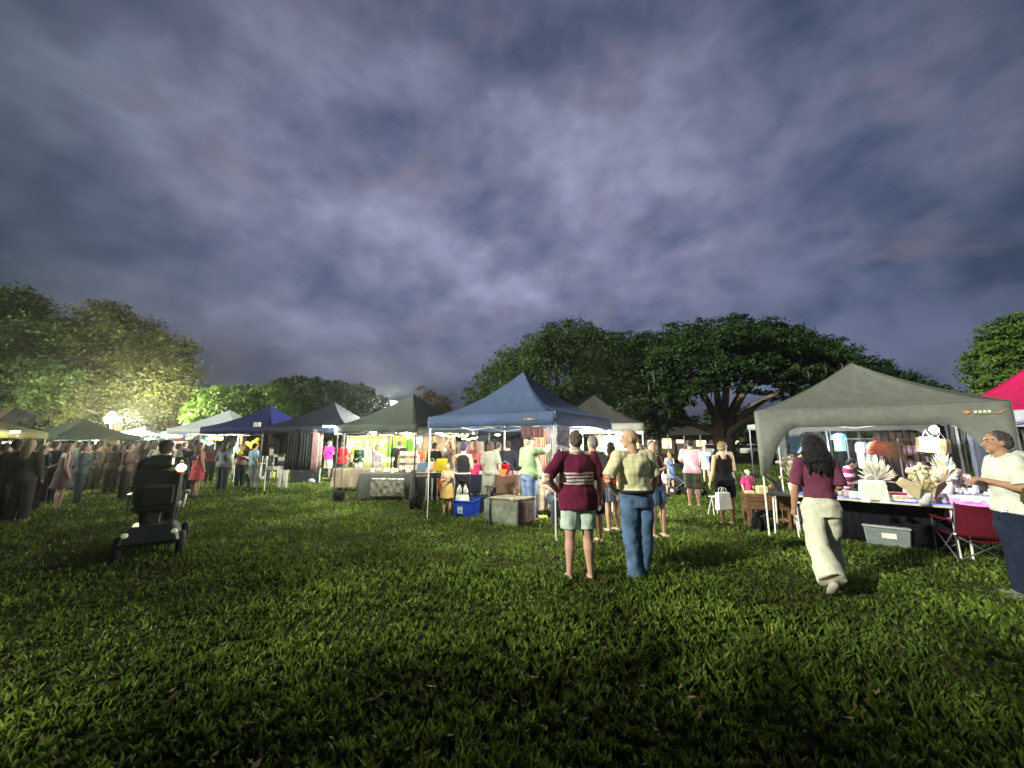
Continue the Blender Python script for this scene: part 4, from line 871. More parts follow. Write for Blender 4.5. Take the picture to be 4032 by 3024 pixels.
# under and near the blue tent
x, y = P(2082, 1745, 8.35).xy; person('man in sage green shirt and jeans wearing a cap under the blue tent', x, y, 60, 1.80, w=1.22, belly=.10, sk=SKW, hair='short', hc=(.34, .26, .14), top='long', tc=(.17, .24, .13), bot='long', bc=(.10, .14, .25), cap=(.02, .022, .03), aR='lift', aL='fwd', q=.012, hem=.50)
x, y = P(2178, 1745, 7.9).xy; person('person in grey shirt seated behind the striped table', x, y, 165, 1.60, sk=SKW, hair='short', hc=(.12, .1, .08), top='tee', tc=(.24, .25, .25), bot='long', bc=(.04, .05, .07), z_seat=.45, lL='sit', lR='sit', aL='lap', aR='lap')
x, y = P(1932, 1745, 9.6).xy; person('woman in long grey green dress beside the white tent pole', x, y, 8, 1.68, fem=True, w=1.1, sk=(.40, .24, .17), hair='bob', hc=(.06, .04, .03), top='tee', tc=(.19, .20, .16), bot='long skirt', bc=(.17, .18, .145), aL='fwd', aR='down')
x, y = P(1826, 1745, 8.9).xy; person('woman in black jumpsuit with white waist tie and bare shoulders', x, y, 5, 1.64, fem=True, sk=(.52, .31, .2), hair='bun', hc=(.03, .015, .06), top='crop', tc=(.012, .012, .016), bot='wide', bc=(.012, .012, .018), aL='reach', aR='front', belt=(.55, .5, .4), q=.013, hem=.56, tilt=10)
x, y = P(1766, 1745, 8.9).xy; person('small blonde girl in yellow sun top holding the hand of the woman in black', x, y, 175, 1.18, fem=True, sk=(.56, .36, .2), hair='bob', hc=(.20, .13, .06), top='tank', tc=(.5, .34, .25), bot='skirt', bc=(.5, .35, .12), shoe=(.4, .3, .2), aL='reach', aR='fwd')
x, y = P(1872, 1745, 10.4).xy; person('child in orange cap and magenta shirt beside the pram', x, y, -20, 1.25, sk=SKW, hair='short', hc=(.05, .03, .02), top='tee', tc=(.6, .05, .16), bot='shorts', bc=(.1, .1, .2), cap=(.75, .17, .02))
x, y = P(1868, 1745, 11.5).xy; person('woman in coral pink shirt facing the stall behind the black jumpsuit', x, y, -50, 1.7, fem=True, w=1.08, sk=(.52, .30, .2), hair='long', hc=(.30, .17, .1), top='tee', tc=(.62, .14, .18), bot='long', bc=(.05, .05, .08), aL='raised')
x, y = P(1765, 1745, 12.2).xy; person('woman in brown grey top facing out between the stalls', x, y, 200, 1.7, fem=True, sk=(.44, .26, .2), hair='long', hc=(.12, .05, .03), top='tee', tc=(.16, .14, .12), bot='long', bc=(.06, .06, .07), aL='raised')
x, y = P(1712, 1745, 11.6).xy; person('person in black top right of the white tent pole', x, y, 30, 1.66, sk=SKW, hair='short', hc=(.03, .02, .02), top='long', tc=(.01, .01, .014), bot='long', bc=(.3, .28, .2))
x, y = P(2000, 1745, 10.8).xy; person('person in dark navy jacket behind the grey green dress', x, y, -15, 1.7, sk=SKW, hair='short', hc=(.02, .02, .02), top='long', tc=(.02, .022, .035), bot='long', bc=(.03, .03, .04))
x, y = P(1965, 1745, 12.5).xy; person('person in pale grey tee far under the blue tent', x, y, 30, 1.68, sk=SKW, hair='short', hc=(.1, .08, .05), top='tee', tc=(.34, .36, .34), bot='long', bc=(.05, .06, .08))
# left half
x, y = gp(1288, 1885); person('grey haired man in hot pink shirt and cream shorts', x, y, 25, 1.76, w=1.1, sk=(.46, .28, .2), hair='short', hc=(.16, .15, .13), top='tee', tc=(.85, .05, .45), bot='knee', bc=(.5, .5, .4), aR='fwd', q=.014, turn=20)
x, y = gp(1338, 1896); person('person in loose dark red shirt and dark leggings by the dark clothes tent', x, y, -6, 1.70, fem=True, w=1.15, sk=(.30, .17, .12), hair='bob', hc=(.05, .03, .02), top='tee', tc=(.32, .012, .02), bot='long', bc=(.07, .07, .08), q=.014, hem=.44, aL='front')
x, y = gp(1408, 1893); person('woman in black top and cream trousers walking near the bright stall', x, y, 190, 1.60, fem=True, sk=SKW, hair='long', hc=(.10, .06, .03), top='long', tc=(.012, .03, .02), bot='wide', bc=(.55, .52, .42), aL='front', q=.014)
x, y = yp(1573, 14.2); person('man in long black shirt standing before the green hanging shirts', x, y, -5, 1.74, w=1.1, sk=SKW, hair='short', hc=(.06, .05, .04), top='tee', tc=(.014, .016, .013), bot='long skirt', bc=(.02, .014, .013), aL='fwd', aR='fwd')
x, y = yp(1643, 13.2); person('person in grey hat and rust shirt near the grey tent pole', x, y, -20, 1.62, fem=True, sk=SKW, hair='bob', hc=(.14, .12, .11), top='tee', tc=(.30, .07, .04), bot='long', bc=(.25, .12, .08))
x, y = yp(1485, 13.6); person('person in faded lilac grey clothes behind the draped table', x, y, 100, 1.6, fem=True, sk=SKW, hair='bob', hc=(.2, .17, .12), top='long', tc=(.24, .22, .25), bot='long', bc=(.26, .24, .22))
x, y = gp(920, 1868); person('man in mint tee shirt and cap with khaki trousers at left stalls', x, y, 60, 1.78, w=1.08, sk=(.46, .3, .2), hair='short', hc=(.1, .08, .06), top='tee', tc=(.42, .58, .50), bot='long', bc=(.22, .23, .18), cap=(.05, .045, .05), aR='front', turn=25, q=.014)
x, y = gp(868, 1930); person('dark haired woman in loose slate grey top and dark trousers', x, y, 8, 1.70, fem=True, w=1.2, sk=(.3, .2, .15), hair='long', hc=(.02, .016, .014), top='long', tc=(.12, .14, .155), bot='long', bc=(.025, .032, .04), q=.014, hem=.47)
x, y = yp(785, 12.0); person('person in faded red dress left of the slate grey top', x, y, 20, 1.66, fem=True, sk=(.3, .18, .13), hair='long', hc=(.04, .02, .015), top='dress', tc=(.30, .05, .06), bot='none')
x, y = yp(953, 14.5); person('woman in brown top holding a yellow ball of floss beside the mint tee shirt', x, y, 150, 1.62, fem=True, sk=(.5, .3, .2), hair='long', hc=(.2, .08, .03), top='tee', tc=(.10, .06, .05), bot='long', bc=(.01, .02, .02), aL='carry')
x, y = yp(1000, 14.2); person('customer in dim blue shirt below the royal blue tent', x, y, 30, 1.64, sk=SKW, hair='short', hc=(.05, .03, .03), top='tee', tc=(.16, .28, .33), bot='long', bc=(.12, .12, .12))
x, y = yp(1120, 13.9); person('shopper in white trousers behind the hanging dark clothes', x, y, -20, 1.66, sk=SKW, hair='short', hc=(.04, .03, .03), top='long', tc=(.02, .02, .03), bot='long', bc=(.55, .55, .45))
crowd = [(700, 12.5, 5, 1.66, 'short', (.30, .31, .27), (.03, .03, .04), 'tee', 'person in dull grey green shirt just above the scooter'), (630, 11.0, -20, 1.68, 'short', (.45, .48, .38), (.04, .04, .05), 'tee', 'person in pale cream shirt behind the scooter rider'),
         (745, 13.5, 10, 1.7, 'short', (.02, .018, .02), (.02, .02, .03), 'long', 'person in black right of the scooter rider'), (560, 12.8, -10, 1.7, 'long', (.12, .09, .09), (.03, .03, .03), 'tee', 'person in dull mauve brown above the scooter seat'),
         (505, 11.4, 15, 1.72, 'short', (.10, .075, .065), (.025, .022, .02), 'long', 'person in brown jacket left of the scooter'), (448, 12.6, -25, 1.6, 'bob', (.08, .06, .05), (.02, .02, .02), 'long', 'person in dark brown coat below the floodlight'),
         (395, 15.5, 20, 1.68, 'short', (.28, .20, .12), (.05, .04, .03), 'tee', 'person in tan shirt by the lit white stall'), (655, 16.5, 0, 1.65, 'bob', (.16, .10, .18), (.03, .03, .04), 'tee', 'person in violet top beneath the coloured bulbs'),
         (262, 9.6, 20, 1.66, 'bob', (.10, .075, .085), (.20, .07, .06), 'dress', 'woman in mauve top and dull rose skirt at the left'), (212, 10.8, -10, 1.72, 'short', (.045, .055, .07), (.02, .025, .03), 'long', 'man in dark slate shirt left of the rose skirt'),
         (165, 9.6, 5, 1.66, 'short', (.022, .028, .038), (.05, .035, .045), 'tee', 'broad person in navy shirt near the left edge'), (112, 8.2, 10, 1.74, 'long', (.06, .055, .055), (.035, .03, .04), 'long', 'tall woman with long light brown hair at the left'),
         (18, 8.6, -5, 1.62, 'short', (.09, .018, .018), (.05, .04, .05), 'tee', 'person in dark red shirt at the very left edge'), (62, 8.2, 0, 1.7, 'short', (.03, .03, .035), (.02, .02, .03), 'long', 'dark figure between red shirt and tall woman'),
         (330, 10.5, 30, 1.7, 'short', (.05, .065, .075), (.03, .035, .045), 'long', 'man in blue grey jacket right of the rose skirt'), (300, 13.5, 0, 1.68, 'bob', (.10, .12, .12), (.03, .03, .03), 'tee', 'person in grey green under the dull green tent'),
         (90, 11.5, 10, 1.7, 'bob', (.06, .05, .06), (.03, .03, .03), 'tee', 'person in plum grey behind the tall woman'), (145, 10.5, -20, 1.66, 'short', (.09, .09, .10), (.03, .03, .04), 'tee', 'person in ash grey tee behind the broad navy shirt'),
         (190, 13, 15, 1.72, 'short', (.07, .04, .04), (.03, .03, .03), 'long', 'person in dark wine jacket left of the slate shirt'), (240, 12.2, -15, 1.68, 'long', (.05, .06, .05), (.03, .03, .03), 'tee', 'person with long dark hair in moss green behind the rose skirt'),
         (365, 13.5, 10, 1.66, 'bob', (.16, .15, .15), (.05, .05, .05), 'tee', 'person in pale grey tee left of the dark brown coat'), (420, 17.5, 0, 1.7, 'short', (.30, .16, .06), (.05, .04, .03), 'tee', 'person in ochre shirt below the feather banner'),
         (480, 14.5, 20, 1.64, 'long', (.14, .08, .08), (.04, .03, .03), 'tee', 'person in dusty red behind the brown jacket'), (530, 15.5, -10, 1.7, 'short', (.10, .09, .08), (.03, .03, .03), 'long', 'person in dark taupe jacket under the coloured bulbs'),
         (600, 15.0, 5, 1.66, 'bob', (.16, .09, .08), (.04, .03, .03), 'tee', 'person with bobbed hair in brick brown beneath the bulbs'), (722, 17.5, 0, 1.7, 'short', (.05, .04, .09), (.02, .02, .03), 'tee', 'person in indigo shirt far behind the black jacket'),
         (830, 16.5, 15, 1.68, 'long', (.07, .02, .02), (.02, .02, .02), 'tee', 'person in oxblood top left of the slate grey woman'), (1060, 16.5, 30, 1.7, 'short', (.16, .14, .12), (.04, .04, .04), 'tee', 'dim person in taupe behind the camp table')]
for i, (px, Y, f, H, hr_, c1, c2, tp, lab) in enumerate(crowd):
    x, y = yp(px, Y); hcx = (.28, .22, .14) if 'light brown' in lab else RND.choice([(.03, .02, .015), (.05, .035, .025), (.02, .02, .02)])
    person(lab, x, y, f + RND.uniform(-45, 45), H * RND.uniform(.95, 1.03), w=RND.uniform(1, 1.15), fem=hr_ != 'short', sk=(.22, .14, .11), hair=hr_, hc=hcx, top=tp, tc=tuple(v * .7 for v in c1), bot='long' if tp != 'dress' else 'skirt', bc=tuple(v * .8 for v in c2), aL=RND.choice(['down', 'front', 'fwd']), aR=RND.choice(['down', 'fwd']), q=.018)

# ------------------------------------------------------------------ lamps
def emis(name, col, s): return mat(name, (.8, .8, .8), rough=.4, noise_amt=0, emit=col, estr=s)
def vec(p, z): return Vector((p.x, p.y, z))
def floodlight(px, py, Y, W, label, col, heads=3, aim=-1.0, lens=.16, str_=400, side=(0, -.6, .25)):
    p = P(px, py, Y); t = thing('floodlight', label, 'floodlight', (p.x, p.y, 0))
    MB().tube([(0, 0, 0), (0, 0, p.z + .1)], .035, 8).build('pole', DARKMETAL, t, True)
    for i in range(3):
        a = i * 2.1; MB().tube([(0, 0, .5), (.55 * math.cos(a), .55 * math.sin(a), 0)], .018, 6).build('leg', DARKMETAL, t)
    MB().box((0, 0, p.z + .02), (.30 * heads, .04, .04)).build('crossbar', DARKMETAL, t)
    if heads > 2:
        for k in range(heads):
            x, z = (-.17, .17, 0)[k % 3], p.z + (.0, .0, .22)[k % 3]
            MB().tube([(x, .14, z), (x, .02, z), (x, -.04, z)], [.08, .2, .235], 16, up=(0, 0, 1)).build('lamp_head', DARKMETAL, t, True)
            MB().ell((x, -.045, z), (.23, .05, .23), 16, 8).build('lens', emis('flood_lens', col, str_), t, True); MB().ell((x, .12, z), (.12, .05, .12), 12, 6).build('lens', emis('flood_lens', col, str_), t, True)  # lens discs oversized so their shape reads as the lamp's glare
    for i in range(heads if heads < 3 else 0):
        x = (i - (heads - 1) / 2) * .34
        MB().box((x, 0, p.z), (.28, .10, .24), bev=.015).build('lamp_head', DARKMETAL, t)
        MB().box((x, -.056, p.z), (lens * 1.6, .008, lens * 1.3)).build('lens', emis('flood_lens', col, str_), t)
        MB().box((x, .056, p.z), (lens * 1.6, .008, lens * 1.3)).build('lens', emis('flood_lens', col, str_), t)
    lamp('floodlight_glow', (side[0], side[1], p.z + side[2]), W, col, .15, t)
    return t
floodlight(440, 1650, 23, 8000, 'dazzling floodlight on a pole in front of the olive tree', (1, .97, .62), heads=3, str_=260, side=(0, 1.2, .1))
floodlight(1552, 1592, 15.5, 2200, 'white floodlight glowing just above the grey green tent slope', (.95, 1, .86), heads=1, lens=.10, str_=60, side=(0, -.2, .25))

LK = 2.9
def hang_lamp(p, W, label, col=(1, .97, .9), s=120, sz=(.30, .08, .03), nm='led_lamp', tilt=0):
    t = thing(nm, label, 'lamp', p)
    if sz[0] < .13 or sz[0] > 1:
        MB().ell((0, 0, 0), (sz[0] * .5, sz[1] * .5, sz[2] * .5), 14, 9).build('globe', emis('led_' + str(s), col, s), t, True); MB().tube([(0, 0, sz[2] * .4), (0, 0, .25)], .008, 6).build('cable', DARKMETAL, t); lamp('lamp_glow', (0, 0, -.5 * sz[2] - .06), W * LK, col, .08, t); return t
    MB().box((0, 0, .03), (sz[0] + .02, sz[1] + .02, .03), bev=.006).build('housing', WHITEMETAL, t)
    MB().box((0, 0, .0), sz).build('diffuser', emis('led_' + str(s), col, s), t)
    MB().tube([(0, 0, .04), (0, 0, .22)], .004, 5).build('hook', DARKMETAL, t)
    lamp('lamp_glow', (0, 0, -.08), W * LK, col, .08, t); return t
hang_lamp(P(2312, 1700, 8.4), 150, 'bright white strip lamp under the right corner of the blue tent', (1, .95, .82), 60, (.34, .12, .05))
hang_lamp(P(3678, 1692, 5.9), 22, 'bright bare lamp above the hanging cardboard boxes', (.92, .96, 1), 110, (.11, .11, .11))
hang_lamp(P(3388, 1748, 9.6), 60, 'star bright lamp deep in the khaki tent', (.9, .97, 1), 60, (.10, .10, .06))
hang_lamp(P(1500, 1712, 16.6), 120, 'lamp over the brightest stall of hanging goods', (1, .92, .62), 30, (.5, .12, .05))
hang_lamp(P(1905, 1669, 7.75), 60, 'small white lamp under the front edge of the blue tent', (1, .95, .78), 60, (.16, .05, .04))
hang_lamp(P(1470, 1700, 10.35), 60, 'lamp clipped under the front of the grey green tent', (1, .96, .80), 50, (.16, .05, .04))
hang_lamp(P(1296, 1680, 11.0), 60, 'white strip lamp at the corner between navy and grey green tents', (.98, 1, .88), 40, (.34, .06, .04))
hang_lamp(P(1600, 1704, 13.5), 60, 'lamp under the canopy behind the grey green tent', (1, .93, .75), 30, (.3, .1, .05))
hang_lamp(P(1730, 1706, 12.5), 55, 'warm lamp among the stalls left of the black jumpsuit', (1, .88, .62), 20, (.2, .1, .05))
hang_lamp(P(1960, 1712, 14.0), 40, 'small lamp far back under the blue tent', (1, .92, .8), 30, (.15, .1, .05))
hang_lamp(P(925, 1696, 15.8), 45, 'oval white lamp under the royal blue tent edge', (.9, 1, .98), 40, (.28, .1, .08))
hang_lamp(P(860, 1706, 18.0), 70, 'lamp under the white peaked tent', (1, .96, .85), 25, (.3, .1, .05))
hang_lamp(P(358, 1722, 19.6), 60, 'broad white glowing lamp below the dull green tent', (.9, .95, 1), 40, (1.1, .3, .22))
hang_lamp(P(575, 1726, 23.5), 60, 'white lamp under the small pale tent', (.9, .97, 1), 25, (.7, .15, .06))
hang_lamp(P(30, 1744, 11.9), 26, 'oval lamp in the stall at the far left edge', (.95, 1, .85), 25, (.2, .1, .05))
hang_lamp(P(60, 1700, 12.4), 55, 'yellow lamp lighting the pale canopy at the far left', (1, .93, .45), 15, (.2, .1, .05))
hang_lamp(P(2440, 1712, 12.0), 240, 'lamp under the dark grey tent behind the blue tent', (1, .95, .85), 40, (.2, .1, .05))
hang_lamp(P(1180, 1692, 13.2), 22, 'thin white strip lamp over the dark clothes curtain', (.9, 1, 1), 18, (.75, .06, .04))
hang_lamp(P(3250, 1690, 11.4), 80, 'lamp under the pale green tent beyond the khaki tent', (.92, 1, .95), 30, (.25, .1, .05))
hang_lamp(vec(loc_in(T10c, T10r, 0, 0), 1.95), 40, 'lamp under the pink canopy', (.95, .95, 1), 30, (.25, .1, .05))

def bulbs(label, pts, n, cols, r, s, group=None, seed=1, jit=.03):
    rg = random.Random(seed); t = thing('string_lights', label, 'string lights', pts[0], 0, group); o0 = Vector(pts[0])
    path = []
    for k in range(len(pts) - 1):
        a, b = Vector(pts[k]) - o0, Vector(pts[k + 1]) - o0
        for i in range(13):
            f = i / 12; p = a.lerp(b, f); p.z -= .22 * (1 - (2 * f - 1) ** 2) * min(1, (b - a).length / 3); path.append(p)
    MB().tube(path, .006, 5).build('cable', DARKMETAL, t)
    me = {}
    for i in range(n):
        f = (i + .5) / n * (len(path) - 1); k = int(f); p = path[k].lerp(path[min(k + 1, len(path) - 1)], f - k) + Vector((rg.uniform(-jit, jit), rg.uniform(-jit, jit), -.03 - rg.uniform(0, jit * 2)))
        c = cols[rg.randrange(len(cols))]
        if c not in me: me[c] = MB().ell((0, 0, 0), (r, r, r * 1.3), 8, 6).mesh('bulb', emis('bulb_%d_%d_%d' % tuple(int(q * 10) for q in c), c, s), True)
        o = bpy.data.objects.new('bulb', me[c]); COL.objects.link(o); o.parent = t; o.location = p
CC = [(.03, .03, 1), (.03, .03, 1), (1, .05, .02), (.05, .9, .25), (1, .45, .02), (.9, .9, .1), (.9, .15, .5), (.2, .8, 1)]
bulbs('string of coloured fairy bulbs left of the floodlight pole', [P(384, 1706, 21), P(420, 1690, 21), P(468, 1706, 21)], 16, CC, .035, 6, 'coloured bulb strings', 1, .10)
bulbs('long string of red, green and blue bulbs right of the floodlight pole', [P(525, 1698, 21), P(580, 1692, 21), P(700, 1690, 20), P(770, 1700, 19)], 34, CC, .036, 6, 'coloured bulb strings', 2, .12)
bulbs('second tangled string of coloured bulbs under the first', [P(560, 1704, 20.5), P(640, 1704, 20.5), P(720, 1696, 20), P(765, 1706, 19.5)], 26, CC, .032, 6, 'coloured bulb strings', 3, .12)
WW = [(1, .62, .3), (1, .8, .5), (1, .4, .25)]
bulbs('warm string of bulbs hanging below the grey green valance', [P(1420, 1690, 13), P(1490, 1696, 13), P(1560, 1700, 13)], 22, WW, .024, 9, 'warm bulb strings', 4, .03)
bulbs('warm string of bulbs seen under the left of the blue tent', [P(1735, 1703, 12), P(1800, 1706, 12), P(1868, 1696, 12)], 26, WW, .022, 9, 'warm bulb strings', 5, .03)
bulbs('short warm string of bulbs above the coral shirt', [P(1815, 1716, 11.6), P(1850, 1722, 11.6), P(1878, 1714, 11.6)], 12, WW, .020, 9, 'warm bulb strings', 6, .03)

# ------------------------------------------------------------------ simple goods
def single(name, label, cat, mb, m, loc, rz=0, group=None, smooth=False):
    o = mb.build(name, m, None, smooth, loc=loc, rz=rz); return tag(o, label, cat, group)
def table(label, loc, rz, size, h, topc, clothc=None, drape=None, group=None, edge=None, clothlabel=None, clothmat=None):
    t = thing('table', label, 'table', loc, rz, group); w, d = size
    MB().box((0, 0, h - .018), (w, d, .036), bev=.008).build('tabletop', mat('tabletop', topc, rough=.5), t)
    for sx in (-1, 1):
        for sy in (-1, 1): MB().tube([(sx * (w / 2 - .08), sy * (d / 2 - .07), 0), (sx * (w / 2 - .1), sy * (d / 2 - .08), h - .04)], .014, 6).build('leg', WHITEMETAL, t)
    if edge: MB().box((0, -d / 2 - .008, h - .018), (w, .012, .030)).build('edge_trim', mat('edge', edge, rough=.4), t)
    if clothc is not None:
        drape = drape or h - .05; N_ = 30; per = []
        for (x0, y0, x1, y1) in ((-w / 2, -d / 2, w / 2, -d / 2), (w / 2, -d / 2, w / 2, d / 2), (w / 2, d / 2, -w / 2, d / 2), (-w / 2, d / 2, -w / 2, -d / 2)):
            for i in range(N_): f = i / N_; per.append((x0 + (x1 - x0) * f, y0 + (y1 - y0) * f))
        rows = []
        for (o_, z, wv) in ((-.03, h + .006, 0), (.008, h + .006, 0), (.018, h - .02, .0), (.03, h - drape * .5, .02), (.045, h - drape, .032)):
            row = []
            for i, (x, y) in enumerate(per + per[:1]):
                q = o_ + wv * math.sin(i * .9) + wv * .6 * math.sin(i * .37 + 1); l = math.hypot(x, y)
                sx, sy = (1 if x > 0 else -1) * (abs(x) >= w / 2 - 1e-6), (1 if y > 0 else -1) * (abs(y) >= d / 2 - 1e-6)
                row.append((x + sx * q, y + sy * q, z))
            rows.append(row)
        mb = MB(); mb.sheet(list(reversed(rows))); mb.box((0, 0, h + .004), (w - .055, d - .055, .006))
        o = mb.build('tablecloth', clothmat or cloth(clothc, bscale=5), None, True, loc=loc, rz=rz); tag(o, clothlabel or ('dark cloth over the ' + label.replace('draped ', '').replace('table ', 'one ', 1)), 'tablecloth')
    return t
def bottle(loc, h, c, label, group=None, cat='bottle', capc=(.6, .6, .6)):
    r = h * .17; t = thing('bottle', label, cat, loc, 0, group)
    MB().lathe2((0, 0, 0), [(r, 0), (r, h * .6), (r * .85, h * .7), (r * .38, h * .8), (r * .38, h * .9)], 12).build('body', mat('bottle', c, rough=.35, spec=.5), t, True)
    MB().lathe2((0, 0, h * .9), [(r * .45, 0), (r * .45, h * .1)], 12).build('lid', mat('lid', capc, rough=.4), t, True); return t
def jar(loc, h, c, label, group=None, lidc=(.5, .5, .48), nm='jar'):
    r = h * .38; t = thing(nm, label, nm, loc, RND.uniform(0, 3), group)
    MB().lathe2((0, 0, 0), [(r * .9, 0), (r, h * .1), (r, h * .72), (r * .8, h * .8)], 10).build('body', mat('jar', c, rough=.3, spec=.5), t, True)
    MB().lathe2((0, 0, h * .8), [(r * .85, 0), (r * .85, h * .2)], 10).build('lid', mat('lid', lidc, rough=.4), t, True); return t
def bag(loc, rz, w, h, d, c, label, group=None, handles=True, cat='bag'):
    t = thing('bag', label, cat, loc, rz, group)
    MB().box((0, 0, h / 2), (w, d, h), taper=.86, bev=min(d, w) * .1).build('body', cloth(c, 'bag_fabric', rough=.8), t)
    if handles:
        for s in (-1, 1):
            MB().tube([(-w * .2, s * d * .3, h * .97), (-w * .17, s * d * .3, h * 1.2), (0, s * d * .3, h * 1.3), (w * .17, s * d * .3, h * 1.2), (w * .2, s * d * .3, h * .97)], w * .02, 6).build('handle', cloth(c, 'bag_fabric', rough=.8), t, True)
    return t
def sandbag(loc, label, s=1.0):
    t = thing('sandbag', label, 'weight bag', loc, 0, 'sandbags weighting the tent legs'); m = cloth((.010, .010, .011), 'black_canvas')
    MB().ell((-.08 * s, 0, .15 * s), (.09 * s, .12 * s, .16 * s), 10, 8).build('pouch', m, t, True); MB().ell((.08 * s, -.02, .15 * s), (.09 * s, .11 * s, .15 * s), 10, 8).build('pouch', m, t, True)
    MB().box((0, 0, .33 * s), (.12 * s, .04, .06 * s), bev=.01).build('strap', m, t); return t
def hanging(label, cat, top, rz, w, h, c, group=None, kind='shirt', m=None):
    """a garment hung by its shoulders from `top`"""
    t = thing('hanging_' + kind, label, cat, top, rz, group); m = m or cloth(c, bscale=6)
    if kind == 'shirt':
        pl = [(-w * .14, 0), (-w * .5, -h * .10), (-w * .62, -h * .36), (-w * .46, -h * .40), (-w * .38, -h * .26), (-w * .38, -h), (w * .38, -h), (w * .38, -h * .26), (w * .46, -h * .40), (w * .62, -h * .36), (w * .5, -h * .10), (w * .14, 0), (0, -h * .05)]
    else: pl = [(-w * .5, 0), (-w * .52, -h * .5), (-w * .46, -h), (w * .5, -h * .98), (w * .47, -h * .5), (w * .5, 0)]
    MB().prism(pl, -.03, .03).build('cloth', m, t); MB().tube([(-w * .35, 0, -h * .04), (0, 0, .02), (w * .35, 0, -h * .04)], .006, 5).tube([(0, 0, .02), (0, 0, .09)], .004, 5).build('hanger', DARKMETAL, t); return t
def foldchair(loc, rz, c, label, s=1.0):
    t = thing('camping_chair', label, 'chair', loc, rz); m = cloth(c, 'chair_canvas', bscale=5)
    w, d, sh, bh = .30 * s, .26 * s, .42 * s, .88 * s
    N_ = 12; rows = []
    for i in range(N_ + 1):
        z = sh - .02 + (bh - sh) * i / N_; rows.append([(-w + 2 * w * j / N_, d + .04 + .07 * math.sin(math.pi * j / N_) * (1 - .3 * i / N_) + (z - sh) * .2, z + .02 * math.sin(math.pi * i / N_) - .03 * math.sin(math.pi * j / N_) * (i == N_)) for j in range(N_ + 1)])
    MB().sheet(rows).build('backrest', m, t, True, thick=.012)
    rows = [[(-w + 2 * w * j / N_, -d + 2 * d * i / N_ + .02, sh - .07 * math.sin(math.pi * j / N_) - .02) for j in range(N_ + 1)] for i in range(N_ + 1)]
    MB().sheet(rows).build('seat', m, t, True, thick=.012)
    for sx in (-1, 1):
        MB().tube([(sx * w, -d, sh), (sx * w * .9, d * 1.05, 0)], .010, 6).build('leg', DARKMETAL, t, True); MB().tube([(sx * w, d, sh), (sx * w * .9, -d * 1.05, 0)], .010, 6).build('leg', DARKMETAL, t, True)
        MB().tube([(sx * w, d + .04, .02), (sx * w, d + .05, sh), (sx * w, d + .15, bh)], .010, 6).build('back_post', DARKMETAL, t, True)
        rows = [[(sx * w + q * .05, -d + 2.1 * d * i / 6, sh + .19 * s - .02 * math.sin(math.pi * i / 6)) for q in (-1, 1)] for i in range(7)]
        MB().sheet(rows).build('armrest', m, t, True, thick=.012); MB().tube([(sx * w, -d, 0.0), (sx * w, -d, sh + .19 * s)], .009, 6).build('arm_post', DARKMETAL, t, True)
    for y in (-d, d): MB().tube([(-w, y, .03), (w, y, sh - .02)], .008, 6).build('cross_bar', DARKMETAL, t, True); MB().tube([(w, y, .03), (-w, y, sh - .02)], .008, 6).build('cross_bar', DARKMETAL, t, True)
    for sx in (-1, 1):
        for y in (-d, d): MB().ell((sx * w, y, .02), .018, 8, 6).build('foot', WHITEMETAL, t, True); 
        MB().ell((sx * w, d + .05, sh), .018, 8, 6).build('joint', WHITEMETAL, t, True)
    return t
def bouquet(loc, label, h=.45, r=.2, n=70, c=(.46, .42, .29), c2=(.30, .22, .12), seed=1, pot=(.7, .72, .72), kind='spear', paper=None):
    rg = random.Random(seed); t = thing('dried_flower_bouquet', label, 'bouquet', loc); ph = h * .3
    MB().lathe2((0, 0, 0), [(r * .30, 0), (r * .42, ph), (r * .38, ph)], 14).build('pot', mat('ceramic', pot, rough=.4, spec=.5), t, True)
    if paper:
        for i in range(4):
            a = i * 1.5 + .4; MB().prism([(-.02, ph * .6), (-r * .9, h * .62), (-r * .2, h * .75), (r * .7, h * .6), (.02, ph * .6)], -.004, .004, Matrix.Rotation(a, 4, 'Z') @ Matrix.Translation((0, -r * .3, 0)) @ Matrix.Rotation(.5, 4, 'X')).build('wrapping_paper', cloth(paper, 'paper', rough=.7), t)
    for i in range(n):
        a = rg.uniform(0, 6.28); sp = rg.uniform(.1, 1.0) ** .7; tip = Vector((math.cos(a) * r * sp, math.sin(a) * r * sp, h * (1.05 - .5 * sp * sp + rg.uniform(-.22, .06)))); b0 = Vector((0, 0, ph)); mid = b0.lerp(tip, .55) + Vector((0, 0, h * .05))
        m = mat('dried_stem', c if rg.random() < .7 else c2, rough=.8)
        if kind == 'spear': MB().tube([b0, mid, mid.lerp(tip, .5), tip], [.002, .006 * h / .45, .007 * h / .45, .001], 5).build('spear_leaf', m, t, True)
        else:
            mb = MB(); mb.tube([b0, mid, tip], .003, 4); mb.ell(tip, (r * rg.uniform(.10, .2),) * 3, 8, 6); mb.build('flower_head', m, t, True)
    return t

